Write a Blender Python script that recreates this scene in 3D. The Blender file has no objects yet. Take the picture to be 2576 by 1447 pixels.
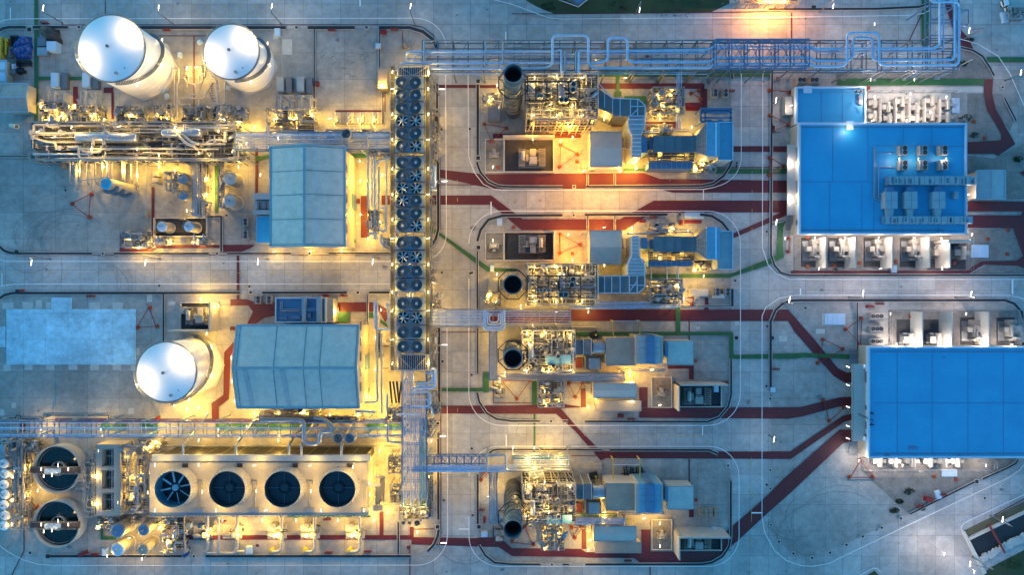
import bpy, math, random
from mathutils import Vector, Matrix
random.seed(7)
S = bpy.context.scene
COL = S.collection
EXPO = 3.15
H = 200.0            # drone height, metres
K = 300.0/2576.0     # metres per map unit on the ground
PI = math.pi

def P(dx, dy, z=0.0):
    """survey position of a point seen at map (dx,dy) whose real height is z"""
    s = (H-z)/H
    return Vector(((dx-1288.0)*K*s, (723.5-dy)*K*s, z))

# ---------------------------------------------------------------- mesh builder
class MB:
    def __init__(s): s.v = []; s.f = []; s.sm = []
    def add(s, vs, fs, smooth=False):
        b = len(s.v); s.v += [tuple(v) for v in vs]
        for f in fs: s.f.append([b+i for i in f]); s.sm.append(smooth)
        return s
    def box(s, x0, y0, z0, x1, y1, z1):
        if x0 > x1: x0, x1 = x1, x0
        if y0 > y1: y0, y1 = y1, y0
        return s.add([(x0,y0,z0),(x1,y0,z0),(x1,y1,z0),(x0,y1,z0),(x0,y0,z1),(x1,y0,z1),(x1,y1,z1),(x0,y1,z1)],
              [(0,3,2,1),(4,5,6,7),(0,1,5,4),(1,2,6,5),(2,3,7,6),(3,0,4,7)])
    def dbox(s, a, b, c, d, z0, z1, ref=None):
        r = z1 if ref is None else ref
        p = P(a, b, r); q = P(c, d, r)
        return s.box(p.x, p.y, z0, q.x, q.y, z1)
    def cbox(s, c, sx, sy, z0, z1, rot=0):
        ca, sa = math.cos(rot), math.sin(rot); pts = []
        for z in (z0, z1):
            for (u, v) in ((-1,-1),(1,-1),(1,1),(-1,1)):
                x = u*sx/2; y = v*sy/2
                pts.append((c[0]+x*ca-y*sa, c[1]+x*sa+y*ca, z))
        return s.add(pts, [(0,3,2,1),(4,5,6,7),(0,1,5,4),(1,2,6,5),(2,3,7,6),(3,0,4,7)])
    def beam(s, p, q, w, h=None):
        p = Vector(p); q = Vector(q); h = h or w
        d = q-p
        if d.length < 1e-5: return s
        d.normalize()
        up = Vector((0,0,1)) if abs(d.z) < .95 else Vector((0,1,0))
        a = d.cross(up).normalized(); b = a.cross(d).normalized()
        pts = []
        for o in (p, q):
            for (u, v) in ((-1,-1),(1,-1),(1,1),(-1,1)): pts.append(o+a*u*w/2+b*v*h/2)
        return s.add(pts, [(0,3,2,1),(4,5,6,7),(0,1,5,4),(1,2,6,5),(2,3,7,6),(3,0,4,7)])
    def tube(s, pts, r, n=8, bend=0.0, cap=True):
        pts = [Vector(p) for p in pts]
        if bend > 0 and len(pts) > 2:
            out = [pts[0]]
            for i in range(1, len(pts)-1):
                a, b, c = pts[i-1], pts[i], pts[i+1]
                d1 = (a-b); d2 = (c-b)
                t = min(bend, d1.length*.49, d2.length*.49)
                if t < 1e-3: out.append(b); continue
                p0 = b+d1.normalized()*t; p2 = b+d2.normalized()*t
                for j in range(6):
                    u = j/5; out.append(p0*(1-u)**2+b*2*u*(1-u)+p2*u*u)
            out.append(pts[-1]); pts = out
        ds = []
        for i in range(len(pts)):
            a = pts[max(0,i-1)]; b = pts[min(len(pts)-1,i+1)]
            ds.append((b-a).normalized() if (b-a).length > 1e-6 else Vector((1,0,0)))
        up = Vector((0,0,1)) if abs(ds[0].z) < .9 else Vector((0,1,0))
        A = ds[0].cross(up).normalized(); vs = []
        for i, p in enumerate(pts):
            A = (A-ds[i]*A.dot(ds[i]))
            A = A.normalized() if A.length > 1e-6 else Vector((1,0,0))
            B = ds[i].cross(A)
            for j in range(n):
                t = 2*PI*j/n; vs.append(p+A*r*math.cos(t)+B*r*math.sin(t))
        fs = []
        for i in range(len(pts)-1):
            for j in range(n):
                a = i*n+j; b = i*n+(j+1)%n; fs.append((a, b, b+n, a+n))
        s.add(vs, fs, True)
        if cap:
            s.add(vs[:n], [tuple(range(n))[::-1]]); s.add(vs[-n:], [tuple(range(n))])
        return s
    def lathe(s, c, prof, n=48, smooth=True, a0=0.0, a1=2*PI, dirz=None):
        full = abs(a1-a0-2*PI) < 1e-6
        m = n if full else n+1; vs = []
        for (r, z) in prof:
            for j in range(m):
                t = a0+(a1-a0)*j/n; vs.append((c[0]+r*math.cos(t), c[1]+r*math.sin(t), z))
        fs = []
        for i in range(len(prof)-1):
            for j in range(n):
                a = i*m+j; b = i*m+(j+1)%m; fs.append((a, b, b+m, a+m))
        return s.add(vs, fs, smooth)
    def cyl(s, c, r, z0, z1, n=24, r1=None):
        r1 = r if r1 is None else r1
        s.lathe(c, [(r,z0),(r1,z1)], n)
        for (z, rr) in ((z0, r), (z1, r1)):
            s.add([(c[0]+rr*math.cos(2*PI*j/n), c[1]+rr*math.sin(2*PI*j/n), z) for j in range(n)], [tuple(range(n))])
        return s
    def prism(s, pts, z0, z1):
        n = len(pts); vs = [(p[0],p[1],z0) for p in pts]+[(p[0],p[1],z1) for p in pts]
        fs = [tuple(range(n))[::-1], tuple(range(n,2*n))]+[(i,(i+1)%n,(i+1)%n+n,i+n) for i in range(n)]
        return s.add(vs, fs)
    def drum(s, p, q, r, n=20):
        """horizontal vessel with dished ends"""
        p = Vector(p); q = Vector(q); d = (q-p).normalized(); L = (q-p).length
        up = Vector((0,0,1)) if abs(d.z) < .9 else Vector((0,1,0))
        A = d.cross(up).normalized(); B = d.cross(A); prof = []
        for i in range(5):
            t = PI/2*i/4; prof.append((r*math.sin(t)+.01, -r*.5*math.cos(t)))
        for i in range(5):
            t = PI/2*(1-i/4); prof.append((r*math.sin(t)+.01, L+r*.5*math.cos(t)))
        vs = []
        for (rr, x) in prof:
            for j in range(n):
                t = 2*PI*j/n; vs.append(p+d*x+A*rr*math.cos(t)+B*rr*math.sin(t))
        fs = []
        for i in range(len(prof)-1):
            for j in range(n):
                a = i*n+j; b = i*n+(j+1)%n; fs.append((a,b,b+n,a+n))
        return s.add(vs, fs, True)
    def dome(s, c, r, z0, z1, h, n=32, base=True):
        prof = [(r,z0),(r,z1)]+[(r*math.cos(PI/2*i/7)+.001, z1+h*math.sin(PI/2*i/7)) for i in range(1,8)]
        return s.lathe(c, prof, n)
    def mesh(s, name, off=(0,0,0)):
        me = bpy.data.meshes.new(name)
        ox, oy, oz = off
        me.from_pydata([(v[0]-ox,v[1]-oy,v[2]-oz) for v in s.v], [], s.f)
        me.polygons.foreach_set('use_smooth', s.sm)
        me.update(); return me

# ---------------------------------------------------------------- objects
LM = []          # landmarks (x,y,phrase)
USED = {}
PEND = []
def tag(o, label=None, cat=None, group=None, kind=None):
    if label: o['label'] = label
    if cat: o['category'] = cat
    if group: o['group'] = group
    if kind: o['kind'] = kind
    return o
class T:
    """a thing: Empty at its base, meshes as parts"""
    def __init__(s, name, label, cat, loc, group=None, rot=0.0, auto=None):
        s.o = bpy.data.objects.new(name, None); COL.objects.link(s.o)
        s.o.empty_display_size = .5
        s.loc = Vector(loc); s.o.location = s.loc; s.o.rotation_euler[2] = rot
        tag(s.o, label, cat, group)
        if auto: PEND.append((s.o, label, auto))
    def part(s, name, mb, mat, parent=None, label=None, local=False):
        me = mb.mesh(name, (0,0,0) if local else s.loc)
        me.materials.append(mat)
        o = bpy.data.objects.new(name, me); COL.objects.link(o)
        o.parent = parent or s.o
        if label: o['label'] = label
        return o
def solo(name, label, cat, mb, mat, group=None, auto=None, kind=None):
    n = len(mb.v); cx = sum(v[0] for v in mb.v)/n; cy = sum(v[1] for v in mb.v)/n
    z0 = min(v[2] for v in mb.v)
    me = mb.mesh(name, (cx,cy,z0)); me.materials.append(mat)
    o = bpy.data.objects.new(name, me); COL.objects.link(o); o.location = (cx,cy,z0)
    if kind: tag(o, label, None, group, kind)
    else: tag(o, label, cat, group)
    if auto: PEND.append((o, label, auto))
    return o
def struct(name, mb, mat, label=None):
    me = mb.mesh(name); me.materials.append(mat)
    o = bpy.data.objects.new(name, me); COL.objects.link(o); o['kind'] = 'structure'
    if label: o['label'] = label
    return o
def copy_tree(o, parent=None):
    c = o.copy(); COL.objects.link(c)
    if parent is not None: c.parent = parent
    for ch in o.children: copy_tree(ch, c)
    return c

# ---------------------------------------------------------------- materials
def nt(name):
    m = bpy.data.materials.new(name); m.use_nodes = True
    t = m.node_tree; b = t.nodes['Principled BSDF']; return m, t, b
def N(t, typ, **kw):
    n = t.nodes.new(typ)
    for k, v in kw.items():
        if k in n.inputs: n.inputs[k].default_value = v
        else: setattr(n, k, v)
    return n
def mat(name, col, rough=.6, metal=0.0, var=.12, scale=.6, spec=None, dirt=None, bump=0.0, fine=6.0):
    m, t, b = nt(name); L = t.links
    geo = N(t, 'ShaderNodeNewGeometry')
    n1 = N(t, 'ShaderNodeTexNoise', Scale=scale, Detail=6.0, Roughness=.65)
    n2 = N(t, 'ShaderNodeTexNoise', Scale=fine, Detail=3.0)
    L.new(geo.outputs['Position'], n1.inputs['Vector']); L.new(geo.outputs['Position'], n2.inputs['Vector'])
    add = N(t, 'ShaderNodeMath', operation='ADD'); L.new(n1.outputs['Fac'], add.inputs[0]); L.new(n2.outputs['Fac'], add.inputs[1])
    mr = N(t, 'ShaderNodeMapRange'); mr.inputs['From Min'].default_value = .7; mr.inputs['From Max'].default_value = 1.3
    L.new(add.outputs[0], mr.inputs['Value'])
    mx = N(t, 'ShaderNodeMix', data_type='RGBA')
    d = dirt or tuple(c*(1-2*var) for c in col)
    mx.inputs[6].default_value = (*[min(1,c*(1+var*.6)) for c in col], 1) if not dirt else (*col, 1)
    mx.inputs[7].default_value = (*d, 1)
    L.new(mr.outputs[0], mx.inputs[0]); L.new(mx.outputs[2], b.inputs['Base Color'])
    b.inputs['Roughness'].default_value = rough; b.inputs['Metallic'].default_value = metal
    if bump:
        bp = N(t, 'ShaderNodeBump', Strength=bump, Distance=.05); L.new(n2.outputs['Fac'], bp.inputs['Height']); L.new(bp.outputs[0], b.inputs['Normal'])
    return m
def ribbed(name, col, axis, pitch, rough=.5, metal=0.2, depth=.35, streak=True):
    """profiled metal sheet: ribs as colour and bump across one axis"""
    m, t, b = nt(name); L = t.links
    geo = N(t, 'ShaderNodeNewGeometry')
    w = N(t, 'ShaderNodeTexWave', wave_type='BANDS', bands_direction=axis, wave_profile='SIN'); w.inputs['Scale'].default_value = PI/(10*pitch)*2
    w.inputs['Distortion'].default_value = 0
    L.new(geo.outputs['Position'], w.inputs['Vector'])
    n1 = N(t, 'ShaderNodeTexNoise', Scale=.5, Detail=7.0, Roughness=.7); L.new(geo.outputs['Position'], n1.inputs['Vector'])
    mx = N(t, 'ShaderNodeMix', data_type='RGBA'); mx.inputs[6].default_value = (*[c*(1-depth) for c in col],1); mx.inputs[7].default_value = (*col,1)
    L.new(w.outputs['Fac'], mx.inputs[0])
    mr = N(t, 'ShaderNodeMapRange'); mr.inputs['From Min'].default_value=.35; mr.inputs['From Max'].default_value=.7; mr.inputs['To Min'].default_value=1.05; mr.inputs['To Max'].default_value=.8
    L.new(n1.outputs['Fac'], mr.inputs['Value'])
    mm = N(t, 'ShaderNodeMix', data_type='RGBA', blend_type='MULTIPLY'); mm.inputs[0].default_value = 1
    L.new(mx.outputs[2], mm.inputs[6]); L.new(mr.outputs[0], mm.inputs[7]); L.new(mm.outputs[2], b.inputs['Base Color'])
    bp = N(t, 'ShaderNodeBump', Strength=.4, Distance=.08); L.new(w.outputs['Fac'], bp.inputs['Height']); L.new(bp.outputs[0], b.inputs['Normal'])
    b.inputs['Roughness'].default_value = rough; b.inputs['Metallic'].default_value = metal
    return m
def slabs(name, col, w, h, rough=.75, ox=0.0, oy=0.0, joint=.35, tint=.12, stain=.25):
    """cast concrete in bays with dark joints, tone changing bay by bay, stains"""
    m, t, b = nt(name); L = t.links
    geo = N(t, 'ShaderNodeNewGeometry')
    mp = N(t, 'ShaderNodeMapping'); mp.inputs['Location'].default_value = (ox, oy, 0); L.new(geo.outputs['Position'], mp.inputs['Vector'])
    br = N(t, 'ShaderNodeTexBrick', offset=0.0, squash=1.0)
    br.inputs['Scale'].default_value = 1; br.inputs['Brick Width'].default_value = w; br.inputs['Row Height'].default_value = h
    br.inputs['Mortar Size'].default_value = .042; br.inputs['Mortar Smooth'].default_value = .3
    br.inputs['Color1'].default_value = (*[c*(1+tint) for c in col],1); br.inputs['Color2'].default_value = (*[c*(1-tint) for c in col],1)
    br.inputs['Mortar'].default_value = (*[c*joint for c in col],1)
    L.new(mp.outputs[0], br.inputs['Vector'])
    a = N(t, 'ShaderNodeTexNoise', Scale=.045, Detail=9.0, Roughness=.72); L.new(geo.outputs['Position'], a.inputs['Vector'])
    c2 = N(t, 'ShaderNodeTexNoise', Scale=.55, Detail=8.0, Roughness=.75); L.new(geo.outputs['Position'], c2.inputs['Vector'])
    f = N(t, 'ShaderNodeTexNoise', Scale=7.0, Detail=4.0, Roughness=.8); L.new(geo.outputs['Position'], f.inputs['Vector'])
    r1 = N(t, 'ShaderNodeMapRange'); r1.inputs['From Min'].default_value=.35; r1.inputs['From Max'].default_value=.65; r1.inputs['To Min'].default_value=1+stain*.4; r1.inputs['To Max'].default_value=1-stain
    L.new(a.outputs['Fac'], r1.inputs['Value'])
    r2 = N(t, 'ShaderNodeMapRange'); r2.inputs['From Min'].default_value=.3; r2.inputs['From Max'].default_value=.7; r2.inputs['To Min'].default_value=1.1; r2.inputs['To Max'].default_value=1-stain*.9
    L.new(c2.outputs['Fac'], r2.inputs['Value'])
    r3 = N(t, 'ShaderNodeMapRange'); r3.inputs['From Min'].default_value=.3; r3.inputs['From Max'].default_value=.7; r3.inputs['To Min'].default_value=.86; r3.inputs['To Max'].default_value=1.14
    L.new(f.outputs['Fac'], r3.inputs['Value'])
    m1 = N(t, 'ShaderNodeMath', operation='MULTIPLY'); m2 = N(t, 'ShaderNodeMath', operation='MULTIPLY')
    L.new(r1.outputs[0], m1.inputs[0]); L.new(r2.outputs[0], m1.inputs[1]); L.new(m1.outputs[0], m2.inputs[0]); L.new(r3.outputs[0], m2.inputs[1])
    mm = N(t, 'ShaderNodeMix', data_type='RGBA', blend_type='MULTIPLY'); mm.inputs[0].default_value = 1
    L.new(br.outputs['Color'], mm.inputs[6]); L.new(m2.outputs[0], mm.inputs[7]); L.new(mm.outputs[2], b.inputs['Base Color'])
    b.inputs['Roughness'].default_value = rough
    return m
def glow(name, col, st):
    m = bpy.data.materials.new(name); m.use_nodes = True; t = m.node_tree; t.nodes.clear()
    e = t.nodes.new('ShaderNodeEmission'); e.inputs[0].default_value = (*col,1); e.inputs[1].default_value = st
    o = t.nodes.new('ShaderNodeOutputMaterial'); t.links.new(e.outputs[0], o.inputs[0]); return m

def paint(name, col, dark):
    """floor paint, faded in places and scuffed through to the concrete"""
    m = mat(name, col, .6, 0, scale=.5, fine=4.0, dirt=dark); t = m.node_tree; b = t.nodes['Principled BSDF']; L = t.links
    src = b.inputs['Base Color'].links[0].from_socket
    geo = N(t, 'ShaderNodeNewGeometry'); n = N(t, 'ShaderNodeTexNoise', Scale=1.1, Detail=10.0, Roughness=.8); L.new(geo.outputs['Position'], n.inputs['Vector'])
    r = N(t, 'ShaderNodeMapRange'); r.inputs['From Min'].default_value = .60; r.inputs['From Max'].default_value = .68; r.inputs['To Max'].default_value = .55; L.new(n.outputs['Fac'], r.inputs['Value'])
    x = N(t, 'ShaderNodeMix', data_type='RGBA'); x.inputs[7].default_value = (.26,.24,.21,1); L.new(r.outputs[0], x.inputs[0]); L.new(src, x.inputs[6]); L.new(x.outputs[2], b.inputs['Base Color'])
    return m
M = {}
M['road'] = slabs('road_concrete', (.42,.41,.385), 5.45, 6.0, ox=1.2, oy=.8, joint=.35, stain=.30)
M['plot'] = slabs('yard_concrete', (.37,.355,.32), 9.4, 7.8, joint=.42, tint=.09, ox=2.1, oy=1.3, stain=.36)
M['pad'] = slabs('pale_slab_concrete', (.44,.70,.80), 6.5, 7.6, joint=.55, tint=.05, stain=.4)
M['gravel'] = mat('gravel', (.27,.25,.22), .9, 0, scale=.3, fine=5.0, dirt=(.10,.095,.085), bump=.5)
M['dgravel_shade'] = mat('dark_gravel_and_shade', (.055,.057,.06), .9, 0, scale=.3, fine=5.0, dirt=(.02,.02,.024), bump=.5)  # real pen and bund floors, also the painted shade round yard transformers
M['red'] = paint('red_path_paint', (.115,.006,.010), (.07,.009,.011))
M['green'] = paint('green_path_paint', (.022,.125,.03), (.018,.07,.022))
M['drain'] = mat('drain_grating_dark', (.022,.024,.03), .7, .2, var=.2)
M['curb'] = mat('kerb_concrete', (.5,.48,.43), .8)
M['white'] = mat('white_road_paint', (.80,.80,.78), .5, var=.08)
M['yellow'] = mat('yellow_paint', (.55,.38,.04), .5)
M['grass'] = mat('grass_dark', (.035,.07,.018), .9, 0, scale=.35, fine=3.0, dirt=(.045,.04,.02), bump=.6)
M['soil'] = mat('bare_soil', (.16,.13,.08), .9, 0, scale=.3, dirt=(.06,.07,.03))
M['tyre'] = mat('tyre_rubber_mark', (.17,.175,.18), .8, 0)
M['oil'] = mat('oil_stained_concrete', (.20,.205,.195), .55, 0, var=.25, scale=2.0)
M['tank'] = mat('white_tank_paint', (.80,.80,.80), .4, 0, var=.05, scale=.15)
M['steel'] = mat('galvanised_steel', (.33,.35,.36), .42, .55, var=.15, scale=.9)
M['dsteel'] = mat('dark_steel', (.16,.18,.2), .5, .4)
M['black'] = mat('black_steel', (.02,.02,.022), .5, .2)
M['pipe'] = mat('aluminium_clad_pipe', (.38,.40,.43), .30, .65, var=.14, scale=1.3)
M['rack'] = mat('sky_tinted_pipe_cladding', (.40,.55,.74), .33, .3, var=.16, scale=1.1)  # pipe cladding with the blue of the reflected sky put into its colour
M['ring'] = mat('fan_ring_dark', (.05,.08,.10), .5, .3)
M['wpipe'] = mat('white_pipe_paint', (.40,.38,.35), .4, .15, var=.2)
M['blue'] = mat('blue_roof_coating', (.03,.35,.57), .5, 0, scale=.12, fine=5.0, dirt=(.02,.26,.46))
M['bluew'] = mat('blue_white_parapet', (.42,.55,.66), .5, 0, var=.06)
M['bsteel'] = mat('blue_painted_steel', (.10,.20,.33), .45, .15, var=.12)
M['lblue'] = mat('pale_blue_panel', (.33,.38,.40), .5, .15, var=.12)
M['roofa'] = ribbed('ribbed_roof_sheet_across', (.54,.55,.49), 'Y', .6, depth=.22)
M['roofb'] = ribbed('ribbed_roof_sheet_along', (.52,.54,.49), 'X', .6, depth=.22)
M['ribt'] = ribbed('ribbed_tan_housing', (.42,.35,.27), 'X', .45, depth=.45)
M['ribg'] = ribbed('ribbed_grey_housing', (.19,.205,.215), 'X', .55, depth=.4)
M['wall'] = mat('cream_wall', (.36,.33,.27), .75, 0, var=.10, scale=.4)
M['cwall'] = mat('fire_wall_concrete', (.40,.385,.35), .75, 0, var=.10, scale=.5)
M['cream'] = mat('cream_equipment_paint', (.34,.32,.28), .45, .1, var=.16)
M['beige'] = mat('beige_enclosure', (.44,.42,.37), .6, 0, var=.08)
M['grate'] = mat('steel_grating_deck', (.06,.06,.05), .6, .3, var=.3, scale=2.2, fine=9)
M['deck'] = mat('concrete_tower_deck', (.34,.32,.27), .75, 0, var=.12, scale=.35)
M['stack'] = mat('stack_steel', (.10,.11,.12), .4, .5, var=.25, scale=.5)
M['fanb'] = mat('fan_blue_grey', (.03,.037,.043), .5, .05, var=.1)
M['fanr'] = mat('running_fan_blade', (.085,.115,.13), .4, .15, var=.15)
M['fhouse'] = mat('filter_house_roof', (.13,.33,.46), .5, .1, var=.12)
M['fanm'] = mat('fan_liner_blue', (.06,.20,.28), .4, .3, var=.1)
M['fanl'] = mat('fan_blade_light', (.52,.55,.56), .4, .4, var=.1)
M['cell'] = mat('fan_deck_sheet', (.20,.27,.32), .32, .5, var=.12, scale=.6)
M['rpipe'] = mat('red_fire_paint', (.20,.016,.012), .45, 0, var=.1)
M['orange'] = mat('orange_lid', (.28,.05,.012), .6)
M['tarp'] = mat('blue_tarpaulin', (.015,.08,.30), .45, 0, var=.35, scale=1.5)
M['brown'] = mat('brown_tarpaulin', (.06,.04,.035), .55, 0, var=.3, scale=1.5)
M['deckbr'] = mat('brown_bridge_deck', (.10,.055,.035), .7)
M['water'] = mat('dark_basin_water', (.006,.022,.022), .12, 0, var=.3, scale=1.2)
M['pallet'] = mat('kraft_crate', (.32,.25,.18), .8)
M['led'] = glow('lamp_tube_white', (1,.9,.85), .9)
M['ledy'] = glow('lamp_tube_warm', (1,.8,.5), 1.5)
# ================================================================ GROUND
def sheet(mb, pts, z):
    mb.add([P(x, y, 0)[:2]+(z,) if False else (P(x,y).x, P(x,y).y, z) for (x,y) in pts], [tuple(range(len(pts)))])
def rc(a, b, c, d): return [(a,b),(c,b),(c,d),(a,d)]
def arcp(cx, cy, rx, ry, a0, a1, n=10):
    return [(cx+rx*math.cos(math.radians(a0+(a1-a0)*i/n)), cy+ry*math.sin(math.radians(a0+(a1-a0)*i/n))) for i in range(n+1)]
def ribbon(mb, pts, w, z):
    """flat strip of width w (map units) along a polyline, mitred"""
    n = len(pts); L = []; R = []
    for i in range(n):
        a = pts[max(0,i-1)]; b = pts[i]; c = pts[min(n-1,i+1)]
        d1 = Vector((b[0]-a[0], b[1]-a[1])); d2 = Vector((c[0]-b[0], c[1]-b[1]))
        if d1.length < 1e-6: d1 = d2
        if d2.length < 1e-6: d2 = d1
        d1.normalize(); d2.normalize(); n1 = Vector((-d1.y,d1.x)); n2 = Vector((-d2.y,d2.x))
        m = (n1+n2); m = m.normalized() if m.length > 1e-6 else n1
        s = w/2/max(.5, m.dot(n1)); L.append((b[0]+m.x*s, b[1]+m.y*s)); R.append((b[0]-m.x*s, b[1]-m.y*s))
    for i in range(n-1):
        sheet(mb, [L[i],L[i+1],R[i+1],R[i]], z)

g = MB(); g.box(-900,-900,-.5,900,900,0); struct('road_ground', g, M['road'])
# plots inside the drains: a different casting of concrete
def rr(x0,y0,x1,y1,r,corners='1111'):
    p = []
    p += arcp(x0+r,y0+r,r,r,180,270) if corners[0]=='1' else [(x0,y0)]
    p += arcp(x1-r,y0+r,r,r,270,360) if corners[1]=='1' else [(x1,y0)]
    p += arcp(x1-r,y1-r,r,r,0,90) if corners[2]=='1' else [(x1,y1)]
    p += arcp(x0+r,y1-r,r,r,90,180) if corners[3]=='1' else [(x0,y1)]
    return p
pl = MB(); A1 = (-60,68,1104,636)
sheet(pl, rr(-60,69,1103,638,70,'0110'), .012)
sheet(pl, rr(-20,737,1106,1399,60,'1110'), .012)
sheet(pl, rr(1201,108,1840,470,70), .012)
sheet(pl, rr(1202,541,1839,1060,70), .012)
sheet(pl, rr(1203,1131,1838,1418,70), .012)
sheet(pl, rr(1939,175,2700,692,60,'0001'), .012)
sheet(pl, [(1938,830),(1950,780),(1985,757),(2524,755),(2560,790),(2570,860),(2570,1150),(2532,1177),(2449,1212),(2287,1293),(2127,1370),(2041,1403),(1994,1392),(1958,1362),(1938,1320)], .012)
struct('yard_paving', pl, M['plot'])
pd = MB()
pd.dbox(16,778,341,918,0,.25); pd.dbox(129,749,180,778,0,.24); pd.dbox(-20,822,13,874,0,.24)
struct('raised_slab', pd, M['pad'])
pd2 = MB()
for (x,y,w,h) in ((20,770,28,16),(70,769,26,18),(125,768,18,16),(238,770,28,18),(296,770,26,18),(18,926,18,16),(72,924,20,14),(127,924,20,14),(184,924,22,14),(238,924,22,16),(294,924,20,14),(338,926,18,14),(347,885,8,18),(35,1020,12,14),(248,1034,13,14),(330,1035,14,14),(4,1038,14,16),(75,125,30,30),(98,775,16,40)):
    sheet(pd2, rc(x-w/2,y-h/2,x+w/2,y+h/2), .03)
for r in ((710,98,735,137),(687,85,700,98),(1848,805,1860,818),(2052,828,2075,840),(2068,789,2127,819),(1960,845,1980,860),(1858,918,1866,927),(1752,822,1760,830),(424,759,441,768),(1850,98,1860,112),(370,742,383,760)):
    sheet(pd2, rc(*r), .032)
struct('concrete_patch', pd2, M['curb'])
# tyre scrub marks
ty = MB(); zz = .04
for i in range(34):
    cx, cy, R, a0 = random.choice([(70,650,70,20),(180,640,130,200),(95,600,55,180),(240,720,90,300),(2050,1310,70,120),(2100,1350,110,170),(2120,1300,95,250),(2000,1300,60,100),(1400,1190,85,200),(1380,1100,100,220),(170,610,90,190),(60,680,120,330),(880,170,40,200),(1170,1360,80,30)])
    R *= random.uniform(.7,1.25); a0 += random.uniform(-40,40); cx += random.uniform(-12,12); cy += random.uniform(-12,12)
    zz += .0006
    ribbon(ty, arcp(cx,cy,R,R*random.uniform(.7,1),a0,a0+random.uniform(50,140),14), random.uniform(.5,1.1), zz)
for (x,y,a) in ((845,150,10),(905,146,80),(930,150,0),(862,180,60),(875,195,55),(822,147,0),(850,165,5),(895,165,20),(905,130,85),(920,145,10),(885,200,65)):
    zz += .0006; ribbon(ty, arcp(x,y,14,10,a+180,a+250,8), 1.6, zz)
struct('tyre_marks', ty, M['tyre'])
ol = MB()
for i in range(230):
    x = random.uniform(0,2576); y = random.uniform(0,1447); rr0 = random.uniform(.8,3.5)*(2.2 if random.random() < .12 else 1); zz += .0003; n = 12; ph = random.uniform(0,6)
    sheet(ol, [(x+rr0*(1+.35*math.sin(3*a_+ph)+random.uniform(-.2,.2))*math.cos(a_), y+rr0*.8*(1+.3*math.sin(2*a_+ph))*math.sin(a_)) for a_ in [2*PI*k/n for k in range(n)]], zz)
struct('oil_stains', ol, M['oil'])

gv = MB(); q = .045
for poly in (
 [(2414,122),(2449,130),(2487,170),(2500,199),(2474,199),(2104,199),(2104,178),(2414,178)],
 [(2433,235),(2474,235),(2482,275),(2518,337),(2517,353),(2433,358)],
 [(2496,235),(2518,235),(2552,300),(2540,330),(2520,300),(2504,270)],
 [(2500,398),(2576,360),(2576,500),(2433,505),(2433,392)],
 [(1997,588),(2436,588),(2436,681),(1997,681)],
 [(2438,577),(2546,577),(2570,644),(2552,655),(2470,655),(2438,677)],
 [(2480,668),(2640,668),(2640,690),(2440,690)],
 [(2234,780),(2558,780),(2558,880),(2234,880)],
 [(2165,1150),(2560,1150),(2532,1177),(2449,1212),(2284,1293),(2165,1183)],
 [(2545,760),(2546,760),(2546,761)]):
    q += .003; sheet(gv, poly, q)
struct('gravel_bed', gv, M['gravel'])
yp = MB(); sheet(yp, [(2184,234),(2392,234),(2392,312),(2184,312)], .055); sheet(yp, [(2184,217),(2474,217),(2474,232),(2184,232)], .056); struct('pale_yard_slab', yp, M['curb'])
shd = MB()  # dark sheets painting in the shade around the yard transformers
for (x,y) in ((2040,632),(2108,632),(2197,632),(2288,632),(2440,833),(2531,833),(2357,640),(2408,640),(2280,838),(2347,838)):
    q += .002; sheet(shd, rc(x-25,y-34,x+21,y+40), q)
struct('painted_shade_patch', shd, M['dgravel_shade'])

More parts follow.
